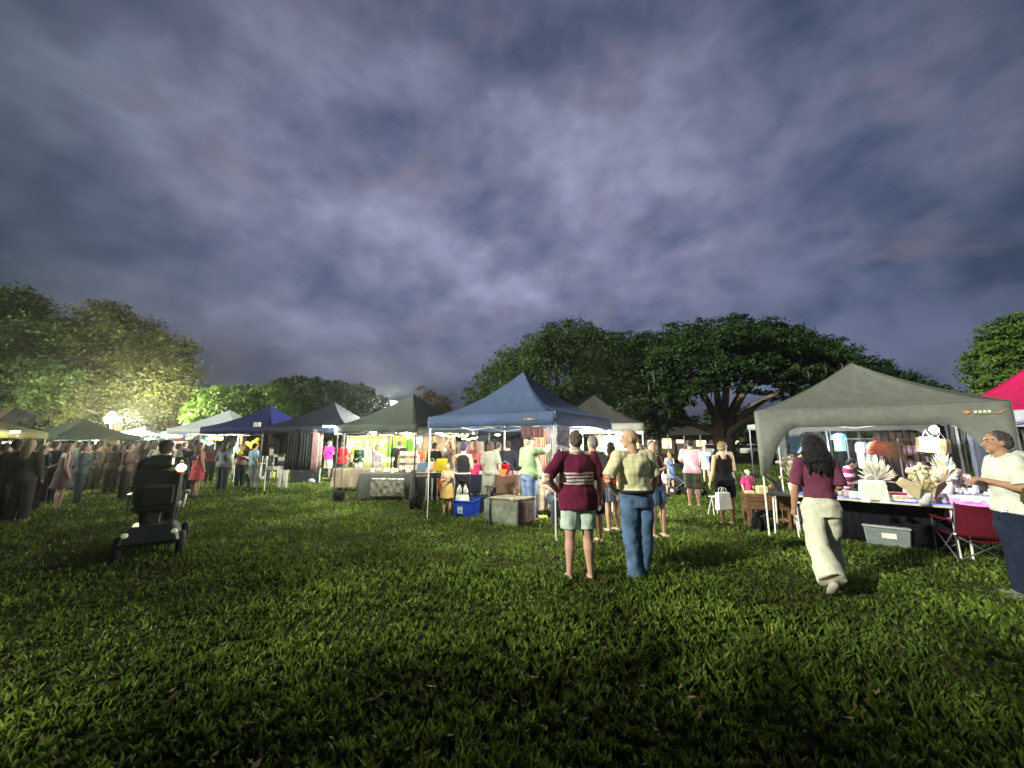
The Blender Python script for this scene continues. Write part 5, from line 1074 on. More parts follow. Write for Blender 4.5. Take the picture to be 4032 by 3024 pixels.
# ------------------------------------------------------------------ left of the blue tent
W_ = lambda px, py, Y: P(px, py, Y)
tb = G(1520, 1974)
TG = table('trestle table under grey green tent front', (tb.x, tb.y + .45, 0), -.10, (1.62, .75), .76, (.4, .4, .4), (.05, .056, .05), .70, clothlabel='dark grey green cloth hanging to the grass in front of the grey green tent')
rows = []; NTH = ['first', 'second', 'third', 'fourth', 'fifth', 'sixth', 'seventh', 'eighth', 'ninth', 'tenth', 'eleventh', 'twelfth', 'thirteenth', 'fourteenth', 'fifteenth', 'sixteenth', 'seventeenth', 'eighteenth']
rg = random.Random(9)
for i in range(13):
    rows.append([(-.52 + 1.0 * j / 22, -.02 * rg.random() - .03 * math.sin(j * 1.3 + i) * .5, .12 + .52 * i / 12) for j in range(23)])
o = MB().sheet(rows).build('plastic_sheet', mat('crinkled_foil', (.22, .22, .18), rough=.2, noise_amt=.6, noise_scale=7, metal=.35, spec=.8, bump=1.0, bscale=14), None, True, thick=.004, loc=(tb.x + .05, tb.y - .03, 0), rz=-.10)
tag(o, 'crinkled shiny plastic sheet hanging on the front of the grey draped table', 'plastic sheet')
rg = random.Random(12)
tl = lambda x, y: Vector((tb.x, tb.y + .45, .778)) + Matrix.Rotation(-.10, 3, 'Z') @ Vector((x, y, 0))
for i in range(16):
    x = -.68 + i * .088 + rg.uniform(-.02, .02); c = rg.choice([(.5, .45, .35), (.3, .25, .2), (.55, .55, .5), (.15, .12, .1), (.4, .42, .3)])
    jar(tl(x, rg.uniform(-.28, .25)), rg.uniform(.07, .13), c, ['cream', 'brown', 'white', 'dark brown', 'olive'][[(.5, .45, .35), (.3, .25, .2), (.55, .55, .5), (.15, .12, .1), (.4, .42, .3)].index(c)] + ' jar, ' + NTH[i] + ' from the left on the grey draped table', 'jars on the grey draped table')
t = thing('candle', 'lit pillar candle glowing on the grey draped table', 'candle', tl(.12, -.25)); MB().lathe2((0, 0, 0), [(.035, 0), (.035, .10)], 12).build('wax', mat('wax', (.7, .62, .4), emit=(1, .75, .35), estr=1.5), t, True); MB().ell((0, 0, .125), (.009, .009, .025), 8, 6).build('flame', emis('flame', (1, .7, .3), 40), t, True); lamp('candle_glow', (0, -.05, .14), 2.5, (1, .7, .35), .02, t)
for i in range(4):
    p = P(1664, 1876, 9.5); single('book', ['top book', 'second book', 'third book', 'lowest book'][i] + ' of the flat stack left of the white pole', 'book', MB().box((0, 0, 0), (.30 - .02 * (i % 2), .22, .022), bev=.003), mat('book', [(.35, .33, .25), (.06, .05, .05), (.4, .38, .3), (.05, .05, .05)][i]), (p.x, p.y, .905 - i * .034), .1 * i, 'flat stack of books')
p = G(1695, 1976); TB = table('small table right of the grey draped table', (p.x - .12, p.y + .35, 0), -.25, (.95, .6), .79, (.1, .1, .1), (.010, .010, .011), .62, clothlabel='black cloth draped over the small table behind the white pole')
p = P(1745, 1886, 9.35)
single('cloth', 'orange cloth hanging to a point beside the black draped table', 'cloth', MB().prism([(-.17, 0), (.17, 0), (.19, -.22), (.02, -.43), (-.03, -.42), (-.12, -.2)], -.02, .02), cloth((.62, .14, .06)), (p.x, p.y, p.z), -.2)
# rack of white jars and pale cards
rk = P(1610, 1800, 12.6); t = thing('shelf', 'rack holding rows of white jars behind the grey draped table', 'shelf', (rk.x, rk.y, 0), 0)
for z in (.78, 1.0, 1.22): MB().box((0, 0, z - .01), (.62, .22, .02)).build('board', mat('pale_wood', (.4, .33, .2)), t)
for sx in (-1, 1): MB().box((sx * .32, 0, .62), (.02, .24, 1.24)).build('side_panel', mat('pale_wood', (.4, .33, .2)), t)
for k, z in enumerate((.78, 1.0, 1.22)):
    for i in range(6): jar((rk.x - .25 + i * .10, rk.y - .03, z + .001), .14, (.62, .6, .52), 'white jar in the %s row of the rack' % ('lowest', 'middle', 'top')[k], 'jars on the rack', (.7, .68, .6))
for (px, py, Y, w, h, c, lab) in [(1662, 1868, 11.4, .34, .36, (.10, .16, .26), 'blue and white bag standing behind the white pole'), (1700, 1862, 11.2, .26, .34, (.5, .52, .5), 'pale bag right of the blue and white bag'), (1718, 1850, 11, .22, .24, (.55, .30, .05), 'orange bag beside the yellow cloth'), (1690, 1836, 12, .2, .24, (.5, .38, .1), 'amber bag above the pale bag')]:
    p = P(px, py, Y); bag((p.x, p.y, p.z - .02), .1, w, h, .12, c, lab)
p = P(1740, 1806, 10.6); single('banner', 'yellow cloth banner left of the small blonde girl', 'banner', MB().prism([(-.14, 0), (.16, 0), (.15, -.34), (-.15, -.33)], -.012, .012), cloth((.75, .55, .03)), p)
tt = P(1760, 1860, 11.2); TW = table('long stall table with pale top behind the girl', (tt.x + .3, tt.y, 0), 0, (1.9, .6), .80, (.55, .55, .5)); 
rg = random.Random(4)
for i in range(14):
    c = rg.choice([(.6, .5, .4), (.5, .2, .2), (.6, .6, .55), (.55, .35, .15), (.25, .3, .4)]); single('packet', NTH[i] + ' packet from the left on the pale stall table', 'packet', MB().box((0, 0, .05), (.09, .07, .10), bev=.008), mat('packet', c), (tt.x - .55 + i * .13, tt.y - .1 + .1 * (i % 2), .802), rg.uniform(-.5, .5), 'packets on the pale stall table')
for i in range(8): MB_ = single('paling', 'pale upright paling below the stall table', 'paling', MB().box((0, 0, .3), (.045, .02, .6)), mat('pale_wood2', (.32, .38, .36)), (tt.x - .5 + i * .16, tt.y - .4, 0.05), 0, 'palings below the pale stall table')
# brightest stall: rows of hanging goods
bs = P(1510, 1745, 18.2); t = thing('display_stand', 'tall lit stand with tiers for hanging goods', 'display stand', (bs.x, bs.y, 0))
MB().box((0, .22, 1.25), (3.5, .03, 1.5)).build('back_panel', cloth((.30, .22, .10), 'panel_fabric'), t)
for z in (.78, 1.12, 1.46, 1.80): MB().tube([(-1.75, 0, z), (1.75, 0, z)], .012, 6).build('rail', WHITEMETAL, t)
for x in (-1.75, 0, 1.75): MB().tube([(x, 0, 0), (x, 0, 2.0)], .02, 6).build('post', WHITEMETAL, t)
gc = [((.75, .6, .15), 'yellow'), ((.7, .68, .6), 'white'), ((.65, .08, .06), 'red'), ((.75, .35, .08), 'orange'), ((.25, .35, .6), 'blue'), ((.75, .45, .4), 'pink'), ((.35, .55, .2), 'green'), ((.7, .65, .4), 'cream')]
rg = random.Random(8); pk_mesh = {}
for k, z in enumerate((1.10, 1.44, 1.78)):
    for i in range(20):
        c, nm = gc[rg.choice([0, 1, 1, 2, 3, 4, 5, 6, 7, 7, 0])]
        if (nm, k) not in pk_mesh:
            mb = MB(); mb.prism([(-.065, -.02), (-.075, -.27), (.075, -.29), (.065, -.02), (0, 0)], -.02, .02); pk_mesh[(nm, k)] = mb.mesh('hanging_packet', mat('packet_' + nm, c, noise_amt=.3, noise_scale=20))
        o = bpy.data.objects.new('hanging_packet', pk_mesh[(nm, k)]); COL.objects.link(o); o.location = (bs.x - 1.62 + i * .17 + rg.uniform(-.02, .02), bs.y - .03, z); o.rotation_euler = (0, rg.uniform(-.12, .12), rg.uniform(-.3, .3))
        tag(o, '%s packet hanging in the %s tier of the brightest stall' % (nm, ('lowest', 'middle', 'top')[k]), 'packet', 'hanging packets in the brightest stall')
TBr = table('low table in front of the brightest stall', (bs.x, bs.y - .8, 0), 0, (3.0, .7), .78, (.5, .5, .4), (.14, .16, .05), .4, clothlabel='olive cloth on the low table of the brightest stall')
for i in range(22):
    c, nm = gc[rg.randrange(8)]; single('parcel', nm + ' parcel piled on the olive cloth', 'parcel', MB().box((0, 0, .06), (.12, .1, .12 + .05 * (i % 3)), bev=.01), mat('packet_' + nm, c, noise_amt=.3, noise_scale=20), (bs.x - 1.4 + i * .13, bs.y - .85 + .12 * (i % 2), .80), rg.uniform(-.6, .6), 'parcels on the olive cloth')
for i, (px, py) in enumerate([(1555, 1742), (1585, 1738), (1612, 1746), (1534, 1758)]):
    hanging(['lime green shirt hanging left of the man in long black', 'tall lime green shirt behind the man in long black', 'lime green shirt right of the man in long black', 'small lime green shirt lowest of the green ones'][i], 'shirt', P(px, py - 18, 15.6), .2 * i, .42, .62, (.22, .5, .05), 'lime green hanging shirts')
p = P(1645, 1722, 14.8); hanging('white shirt hanging near the grey tent pole', 'shirt', p, 0, .34, .4, (.6, .65, .55))
# round draped tables and signs under the navy tent
for (px, Y, r, h, c, lab, cl) in [(1372, 13.4, .45, .75, (.28, .24, .16), 'round table left of the cream trousers', 'cream cloth over the round table'), (1447, 13.2, .48, .78, (.22, .19, .14), 'round table right of the cream trousers', 'grey brown cloth over the round table')]:
    p = P(px, 1800, Y); t = thing('round_table', lab, 'table', (p.x, p.y, 0)); MB().lathe2((0, 0, h - .03), [(r, 0), (r, .03)], 20).build('tabletop', mat('tabletop', (.3, .3, .3)), t); MB().tube([(0, 0, 0), (0, 0, h - .03)], .03, 8).build('pedestal', DARKMETAL, t)
    n = 60; rw = [[((r + o_ + wv * math.sin(j * 12 * 2 * math.pi / n)) * math.cos(2 * math.pi * j / n), (r + o_ + wv * math.sin(j * 12 * 2 * math.pi / n)) * math.sin(2 * math.pi * j / n), z) for j in range(n + 1)] for (o_, wv, z) in ((-r + .01, 0, h + .008), (.005, 0, h + .008), (.02, .01, h - .05), (.01, .04, h - .3), (.02, .06, h - .58))]
    o = MB().sheet(list(reversed(rw))).build('tablecloth', cloth(c), None, True, loc=(p.x, p.y, 0)); tag(o, cl, 'tablecloth')
p = G(1288, 1886); t = thing('sandwich_board', 'dark chalkboard sign standing on a yellow green base', 'sign', (p.x, p.y + .1, 0), .1)
MB().box((0, 0, .33), (.40, .03, .56), M=Matrix.Rotation(-.15, 3, 'X')).build('front_board', mat('chalkboard', (.03, .04, .05), rough=.7, noise_amt=.6, noise_scale=8), t); MB().box((0, .16, .33), (.40, .03, .56), M=Matrix.Rotation(.15, 3, 'X')).build('rear_board', mat('chalkboard', (.03, .04, .05), rough=.7), t); MB().box((0, .0, .03), (.42, .3, .05)).build('base', mat('lime_base', (.35, .42, .10)), t)
for (px, py, Y, lab, s_) in [(1335, 1696, 11.2, 'square white sign hanging above the red shirt', .22), (1012, 1676, 13.3, 'pale square sign on the corner of the royal blue tent', .24), (1478, 1710, 13.4, 'small white sign on a pole before the dark teal tent', .14)]:
    single('sign', lab, 'sign', MB().box((0, 0, 0), (s_, .03, s_)), mat('sign_white', (.6, .6, .55)), P(px, py, Y))
# dark clothes tent
for (x0, x1, y0, y1, Y, c, lab) in [(1132, 1178, 1694, 1850, 11.75, (.014, .017, .016), 'dark olive curtain at the left of the dark clothes tent'), (1182, 1232, 1692, 1850, 11.7, (.016, .019, .018), 'dark olive curtain in the middle of the dark clothes tent'), (1234, 1246, 1690, 1862, 11.65, (.20, .12, .12), 'narrow dusty pink curtain at the tent corner'), (1249, 1262, 1690, 1845, 11.9, (.24, .17, .16), 'pale pink grey curtain right of the dusty pink one'), (1042, 1058, 1692, 1795, 13, (.05, .035, .035), 'brown black garment strip hanging left in the rack'), (1062, 1088, 1692, 1760, 13, (.13, .12, .09), 'taupe garment hanging in the rack')]:
    a = P(x0, y0, Y); b = P(x1, y1, Y); w = b.x - a.x; hh = a.z - b.z; n = 24
    rw = [[(w * j / n, .03 * math.sin(j * 1.4), -hh * i / 4) for j in range(n + 1)] for i in range(5)]
    o = MB().sheet(rw).build('curtain', cloth(c), None, True, thick=.01, loc=a); tag(o, lab, 'curtain')
hanging('large black shirt hanging at the corner of the dark clothes tent', 'shirt', P(1112, 1692, 12.2), 0, .52, .78, (.012, .014, .022))
for i, (px, py, w, h) in enumerate([(1078, 1768, .22, .20), (1112, 1778, .20, .30), (1096, 1770, .16, .24)]): hanging(['white cloth hanging lowest left under the black shirt', 'white cloth hanging right under the black shirt', 'white cloth between the other two white cloths'][i], 'cloth', P(px, py, 12.3), 0, w, h, (.55, .55, .45), None, 'towel')
p = G(1180, 1902); t = thing('trunk_box', 'big black storage trunk below the dark curtains', 'trunk', (p.x, p.y + .35, 0), .05); MB().box((0, 0, .29), (.86, .6, .58), bev=.02).build('body', mat('black_plastic', (.012, .014, .02), rough=.5), t); MB().box((0, 0, .615), (.90, .64, .06), bev=.015).build('lid', mat('black_plastic', (.012, .014, .02), rough=.5), t); MB().box((0, -.31, .45), (.18, .02, .04)).build('handle', DARKMETAL, t)
p = G(1225, 1905); single('plastic_bag', 'grey plastic bag slumped at the foot of the pink curtain', 'bag', MB().ell((0, 0, .10), (.16, .12, .11), 10, 8), cloth((.25, .24, .22)), (p.x, p.y, 0), 0, None, True)
p = G(1040, 1885); TC = table('camp table with silver edge under the royal blue tent', (p.x, p.y + .5, 0), 0, (1.0, .55), .70, (.35, .38, .4), edge=(.6, .62, .65))
for (px, py, w, h, d, c, lab) in [(1050, 1886, .34, .30, .25, (.22, .22, .16), 'beige box under the camp table'), (1012, 1890, .34, .14, .25, (.30, .31, .25), 'flat pale box left under the camp table'), (1020, 1870, .3, .28, .25, (.06, .08, .05), 'dark green box behind the flat pale box'), (935, 1896, .62, .32, .35, (.014, .018, .024), 'black bag on the grass below the mint tee shirt'), (990, 1898, .34, .24, .25, (.02, .026, .024), 'small black bag between the big bag and boxes'), (1100, 1880, .34, .62, .3, (.012, .014, .02), 'tall black sack left of the storage trunk')]:
    p = G(px, py); single('box' if 'box' in lab else 'bag', lab, 'box' if 'box' in lab else 'bag', MB().box((0, 0, h / 2), (w, d, h), taper=.94, bev=.02), mat('goods', c, rough=.7), (p.x, p.y + .15, 0))
p = G(1072, 1884); single('carrier_bag', 'crumpled yellow carrier bag beside the beige box', 'bag', MB().ell((0, 0, .13), (.13, .1, .14), 9, 7).ell((.08, 0, .22), (.06, .05, .08), 8, 6), cloth((.6, .58, .06)), (p.x, p.y, 0), 0, None, True)
p = P(1062, 1800, 13.0); single('tub', 'silver tub on the camp table', 'tub', MB().box((0, 0, .06), (.3, .2, .12), bev=.01), mat('silver', (.5, .5, .5), rough=.3, metal=.7), (p.x - .1, p.y + .3, .702))
for (px, py, Y, c, lab) in [(990, 1745, 16.8, (.9, .42, .04), 'cluster of orange balloons under the royal blue tent'), (820, 1740, 18.5, (.2, .6, .5), 'turquoise toys hanging under the white tent'), (848, 1735, 18.5, (.7, .6, .15), 'yellow toys hanging under the white tent'), (945, 1783, 14.3, (.85, .8, .02), 'yellow ball of candy floss held by the woman in brown')]:
    p = P(px, py, Y); rg = random.Random(px); t = thing('balloon' if 'balloon' in lab else 'toy', lab, 'balloons' if 'balloon' in lab else 'toy', p)
    for i in range(1 if 'ball of' in lab else 9): MB().ell((0, 0, 0) if 'ball of' in lab else (rg.uniform(-.3, .3), rg.uniform(-.1, .1), rg.uniform(-.16, .16)), rg.uniform(.08, .12), 10, 8).build('ball', mat('ball', c, rough=.4), t, True)
for (px, Y, w, c, lab) in [(680, 22, 1.7, (.55, .55, .42), 'pale menu board on the stall right of the floodlight'), (440, 19, .5, (.65, .45, .2), 'orange and yellow feather banner left of the floodlight')]:
    p = P(px, 1745, Y); t = thing('banner', lab, 'banner', (p.x, p.y, 0)); MB().box((0, 0, 1.45), (w, .04, .62 if w > 1 else 1.1)).build('panel', cloth(c, 'banner_fabric', noise_amt=.4, noise_scale=5), t)
    for sx in (-1, 1): MB().tube([(sx * w / 2, 0, 0), (sx * w / 2, 0, 2.0)], .015, 6).build('post', WHITEMETAL, t)
TL = table('long draped table along the left stalls', (P(560, 1745, 20).x, 20, 0), 0, (4.0, .7), .8, (.4, .4, .4), (.12, .12, .12), .7)
p = P(340, 1800, 12.0); T_ = table('draped table at the left below the dull green tent', (p.x, 14.5, 0), .1, (2.4, .7), .8, (.4, .4, .4), (.10, .12, .13), .7)

# ------------------------------------------------------------------ blue tent surroundings
def crate(loc, rz, c, label, s=(.46, .36, .36), decal=True):
    t = thing('crate', label, 'crate', loc, rz); m = mat('crate_plastic', c, rough=.45, spec=.4); w, d, h = s
    for (x, y, ww, dd) in ((0, -d / 2, w, .012), (0, d / 2, w, .012), (-w / 2, 0, .012, d), (w / 2, 0, .012, d)):
        MB().box((x, y, h / 2), (ww + (.012 if ww > .02 else 0), dd, h), M=Matrix.Rotation((.06 if y < 0 else -.06 if y > 0 else 0), 3, 'X') @ Matrix.Rotation((-.06 if x < 0 else .06 if x > 0 else 0), 3, 'Y')).build('side', m, t)
    MB().box((0, 0, .012), (w - .02, d - .02, .02)).build('base', m, t)
    mb = MB()
    for (x, y, ww, dd) in ((0, -d / 2 - .012, w + .07, .035), (0, d / 2 + .012, w + .07, .035), (-w / 2 - .012, 0, .035, d), (w / 2 + .012, 0, .035, d)): mb.box((x, y, h - .012), (ww, dd, .028), bev=.006)
    mb.build('rim', m, t)
    if decal: MB().box((-w * .12, -d / 2 - .026, h * .45), (.13, .004, .16), M=Matrix.Rotation(.06, 3, 'X')).build('label_panel', mat('decal', (.45, .6, .7), noise_amt=.6, noise_scale=18), t)
    return t
p = G(1822, 2040); crate((p.x + .05, p.y + .22, 0), -.35, (.012, .06, .50), 'bright blue plastic crate on the grass holding a white bag')
p = G(1885, 2020); crate((p.x, p.y + .25, 0), -.3, (.008, .018, .09), 'dark navy crate behind the bright blue crate', decal=False)
p = G(1822, 2040); t = thing('carrier_bag', 'white plastic carrier bag with raised handles in the blue crate', 'bag', (p.x - .04, p.y + .16, .1), -.2)
MB().tube([(0, 0, 0), (0, 0, .2), (0, 0, .38)], [(.17, .10), (.18, .10), (.15, .07)], 16, up=(0, 1, 0)).build('body', cloth((.6, .62, .56), 'plastic_film', rough=.5, transl=.3), t, True)
for s in (-1, 1): MB().tube([(s * .12, 0, .34), (s * .105, 0, .48), (s * .06, 0, .60), (s * .04, 0, .52), (s * .05, 0, .38)], [(.035, .012), (.03, .01), (.018, .01), (.02, .01), (.035, .012)], 8, up=(0, 1, 0)).build('handle', cloth((.6, .62, .56), 'plastic_film', rough=.5, transl=.3), t, True)
MB().ell((.03, -.098, .22), (.045, .006, .05), 12, 6).build('logo_print', mat('print_grey', (.25, .22, .24)), t, True)
p = G(2046, 2078); a = .86; t = thing('storage_box', 'fabric covered box with grey green side and brown side, flat mat on top', 'box', (p.x - .02, p.y, 0), 0)
e1 = Vector((-.60, .28, 0)); e2 = Vector((.34, .42, 0)); h = .50
def wall4(q0, q1, z0, z1, nm, m, par, th=.02):
    d = (q1 - q0); n = Vector((-d.y, d.x, 0)).normalized() * th; rw = [[q0.lerp(q1, i / 10) + Vector((0, 0, z0 + (z1 - z0) * k / 6)) + n * (.6 * math.sin(i * 1.1 + k * .5)) for i in range(11)] for k in range(7)]
    MB().sheet([[tuple(v) for v in r] for r in rw]).build(nm, m, par, True, thick=.018)
O = Vector((0, 0, 0)); mg = cloth((.155, .175, .135), 'canvas', noise_amt=.25); mb_ = cloth((.055, .042, .034), 'brown_canvas', noise_amt=.4)
wall4(O, e1, 0, h, 'front_cloth', mg, t, .012); wall4(O, e2, .0, h, 'side_panel', mb_, t, .006); wall4(e1, e1 + e2, 0, h, 'side_panel', mg, t, .01); wall4(e2, e1 + e2, 0, h, 'rear_panel', mg, t, .01)
mb = MB(); mb.add([(-.02, -.03, h), tuple(e2 + Vector((.04, 0, h))), tuple(e1 + e2 + Vector((0, .03, h + .01))), tuple(e1 + Vector((-.04, -.0, h))), (-.02, -.03, h + .03), tuple(e2 + Vector((.04, 0, h + .03))), tuple(e1 + e2 + Vector((0, .03, h + .04))), tuple(e1 + Vector((-.04, 0, h + .03)))], [(3, 2, 1, 0), (4, 5, 6, 7), (0, 1, 5, 4), (1, 2, 6, 5), (2, 3, 7, 6), (3, 0, 4, 7)]); mb.build('top_mat', cloth((.10, .095, .07), 'mat_fabric', noise_amt=.4), t)
MB().prism([(-.09, 0), (-.08, h), (.05, h + .01), (.03, .25), (.06, 0)], -.01, .01, Matrix.Translation(e1 + Vector((-.02, -.03, 0))) @ Matrix.Rotation(-.4, 4, 'Z')).build('loose_flap', mg, t)
p = P(2020, 1966, 7.4); jar((p.x, p.y, .532), .07, (.5, .35, .2), 'tiny lit jar on top of the fabric covered box', None, (.8, .6, .3))
stripem = plaid_mat('striped_tablecloth', (.52, .46, .34), (.16, .06, .04), (.42, .26, .14), 150, 16, thr=(.95, .25))
p = G(2200, 2040); TS = table('table with brown and cream striped cloth under the blue tent', (p.x + .12, p.y + .32, 0), -.12, (1.15, .62), .76, (.5, .5, .5), (.4, .3, .2), .60, clothmat=stripem, clothlabel='brown and cream striped cloth on the table beside the maroon jersey')
ts = lambda x, y, z=.775: Vector((p.x + .12, p.y + .32, z)) + Matrix.Rotation(-.12, 3, 'Z') @ Vector((x, y, 0))
bottle(ts(-.36, -.10), .24, (.66, .42, .42), 'pale pink bottle with red cap on the striped cloth', None, 'bottle', (.6, .03, .06))
t = thing('paper_pile', 'crumpled white paper pile on the striped cloth', 'paper', ts(-.14, -.08)); rg = random.Random(3)
for i in range(7): MB().box((rg.uniform(-.06, .06), rg.uniform(-.06, .06), .01 + i * .014), (.2, .15, .008), M=Matrix.Rotation(rg.uniform(-.6, .6), 3, 'Z') @ Matrix.Rotation(rg.uniform(-.12, .12), 3, 'X')).build('sheet', mat('paper', (.75, .72, .65)), t)
for i in range(5): bottle(ts(.05 + i * .1, .1), .16, RND.choice([(.5, .4, .3), (.2, .3, .4)]), 'small bottle on the striped cloth behind the papers', 'small bottles on the striped cloth')
p2 = G(2138, 2046); single('yellow_bag', 'flat yellow bag lying under the striped cloth', 'bag', MB().box((0, 0, .04), (.2, .14, .07), bev=.02), cloth((.6, .55, .08)), (p2.x, p2.y + .05, 0), .2)
# hangings in the blue tent
p = P(2192, 1672, 7.35)
single('art_print', 'lilac grey print of a tree and fence hanging behind the tent pole', 'print', MB().box((.13, 0, -.24), (.25, .012, .47)), mat('print_paper', (.42, .38, .44), noise_amt=.55, noise_scale=9), p)
for (x0, x1, y0, y1, Y, c, n_, lab) in [(2062, 2150, 1692, 1850, 9.35, (.42, .22, .15), 40, 'peach striped curtain hanging behind the man in sage green'), (2052, 2142, 1680, 1722, 9.15, (.10, .055, .05), 40, 'dark brown pleated valance above the peach curtain'), (2150, 2192, 1682, 1850, 8.6, (.50, .46, .44), 16, 'white patterned cloth left of the lilac print'), (2242, 2300, 1690, 1850, 9.4, (.55, .50, .42), 30, 'cream sheet lit by the white strip lamp')]:
    a = P(x0, y0, Y); b = P(x1, y1, Y); w = b.x - a.x; hh = a.z - b.z
    rw = [[(w * j / n_, .028 * math.sin(j * 1.9), -hh * i / 4) for j in range(n_ + 1)] for i in range(5)]
    o = MB().sheet(rw).build('curtain', cloth(c, transl=.2), None, True, thick=.006, loc=a); tag(o, lab, 'curtain')
# dark seats and pram
p = P(1875, 1745, 9.3); foldchair((p.x, p.y, 0), .3, (.014, .02, .032), 'dark navy camping chair behind the black jumpsuit')
p = P(1985, 1745, 9.0); foldchair((p.x, p.y, 0), -.2, (.075, .045, .03), 'brown camping chair with orange cloth behind the tent pole')
p = P(1981, 1848, 8.9); single('cloth', 'orange cloth thrown over the brown camping chair', 'cloth', MB().prism([(-.10, 0), (.10, 0), (.04, -.14), (0, -.17), (-.05, -.12)], -.015, .015), cloth((.6, .13, .05)), p)
p = P(1988, 1815, 10.2); t = thing('bucket', 'red bucket on the stall behind the brown camping chair', 'bucket', (p.x, p.y, .80)); MB().lathe2((0, 0, 0), [(.10, 0), (.14, .26), (.145, .27)], 14).build('body', mat('red_plastic', (.55, .015, .03), rough=.4), t, True); MB().tube([(-.14, 0, .26), (0, 0, .36), (.14, 0, .26)], .006, 5).build('handle', WHITEMETAL, t)
p = P(2000, 1850, 10.3); TM = table('white topped stall table behind the grey green dress', (p.x, p.y, 0), 0, (1.6, .6), .79, (.6, .6, .58), (.25, .24, .22), .3)
rg = random.Random(14)
for i in range(10): single('parcel', NTH[i] + ' small parcel from the left on the white topped stall table', 'parcel', MB().box((0, 0, .05), (.12, .1, .1), bev=.01), mat('parcel', rg.choice([(.6, .6, .58), (.5, .3, .25), (.3, .3, .32)])), (p.x - .7 + i * .15, p.y - .1, .80), rg.uniform(-.5, .5), 'parcels on the white topped stall table')
for (px, Y, w, h_, c, lab) in [(1720, 15.0, 1.5, 1.9, (.28, .22, .14), 'tan market sheet behind the white pole'), (1840, 15.5, 1.4, 1.7, (.2, .17, .14), 'brown market sheet behind the coral shirt'), (1640, 16.5, 1.2, 1.9, (.3, .25, .15), 'mustard brown sheet left of the white pole'), (1990, 16, 1.8, 1.8, (.02, .022, .03), 'black market sheet below the black canopy'), (2430, 13.0, 1.5, 1.9, (.30, .10, .08), 'reddish sheet under the dark grey tent'), (3330, 13.5, 3.2, 1.75, (.03, .035, .03), 'dark green backdrop added to darken the view beyond the khaki tent'), (3560, 9.6, 1.5, 1.9, (.04, .03, .025), 'dark brown backdrop added to darken the view behind the narrow shelf'), (3180, 9.4, .9, 1.8, (.05, .05, .05), 'charcoal backdrop added to darken the view behind the plum top')]:  # backdrops; the dark ones at the khaki tent are added for darkness
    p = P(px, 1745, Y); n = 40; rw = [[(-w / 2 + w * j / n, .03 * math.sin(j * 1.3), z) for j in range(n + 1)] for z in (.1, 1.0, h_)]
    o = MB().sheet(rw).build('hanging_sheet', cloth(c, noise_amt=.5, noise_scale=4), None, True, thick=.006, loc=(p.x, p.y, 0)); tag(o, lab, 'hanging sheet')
sg = G(1634, 2008); sandbag((sg.x, sg.y + .1, 0), 'black sandbag on the near right leg of the grey green tent')
sg = G(1328, 1975); sandbag((sg.x, sg.y + .1, 0), 'black sandbag on the near left leg of the grey green tent')
p = P(2440, 1745, 12.2); hanging('white shirt hanging at the right of the dark grey tent', 'shirt', P(2470, 1680, 11.3), 0, .45, .55, (.6, .6, .58)); TR = table('stall table with red goods under the dark grey tent', (p.x, p.y, 0), 0, (1.6, .6), .8, (.4, .1, .1), (.3, .06, .05), .5, clothlabel='red cloth over the stall table of coloured jars')
rg = random.Random(21)
for i in range(10): jar((p.x - .7 + i * .15, p.y - .1, .822), .16, rg.choice([(.5, .08, .05), (.3, .4, .1), (.5, .4, .2)]), NTH[i] + ' coloured jar from the left on the red draped stall table', 'jars on the red draped table')

# ------------------------------------------------------------------ khaki tent contents
L1 = lambda x, y, z=0: loc_in(T1c, T1r, x, y, z)
t = table('long blue topped folding table with pale metal edge in the khaki tent', L1(-.05, -1.12), T1r, (1.85, .62), .75, (.03, .06, .30), edge=(.5, .48, .36))
o = MB().sheet([[(-.92 + 1.84 * j / 60, .012 * math.sin(j * 1.7), z) for j in range(61)] for z in (.02, .4, .715)]).build('table_skirt', cloth((.006, .006, .010)), None, True, thick=.005, loc=L1(-.05, -.92), rz=T1r); tag(o, 'black cloth hanging behind the legs of the blue topped table', 'cloth')
TP = table('table under pink cloth beside the maroon camping chair', L1(1.25, -.95), T1r, (.85, .95), .76, (.5, .5, .5), (.52, .15, .38), .24, clothlabel='bright pink cloth on the table behind the pale hooded top')
table('side table holding shells and soap flowers at the back of the khaki tent', L1(1.0, .1), T1r, (1.0, .8), .78, (.6, .6, .65), (.5, .5, .62), .3, clothlabel='pale lilac cloth on the side table of shells and soap flowers')
table('dark table on black legs at the left front of the khaki tent', L1(-1.2, -1.0), T1r, (.5, .5), .72, (.02, .02, .02))
# white tote, cones, bouquets
p = P(3442, 1966, 6.02); bag((p.x, p.y, .752), T1r + .2, .34, .30, .14, (.62, .66, .60), 'white tote bag standing on the blue topped table', handles=True)
p = P(3365, 1955, 6.25); single('card_holder', 'small white card holder left of the white tote bag', 'card holder', MB().box((0, 0, .05), (.12, .08, .10), bev=.005), mat('white_card', (.6, .65, .6)), (p.x, p.y, .752), .3)
for i, (px, yy) in enumerate([(3415, 5.75), (3490, 5.65)]):
    p = P(px, 1985, yy + .1); single('paper_cone', ['folded white card leaning left under the tote bag', 'folded white card leaning right under the tote bag'][i], 'card', MB().prism([(-.06, 0), (.07, 0), (.0, .07)], -.05, .05), mat('white_card', (.7, .7, .62)), (p.x, p.y, .752), .5 - i)
p = P(3465, 1965, 6.35); bouquet((p.x, p.y, .752), 'tall spiky cream palm bouquet behind the white tote bag', .64, .26, 120, seed=2, c=(.58, .56, .48), c2=(.42, .36, .24), pot=(.45, .42, .42))
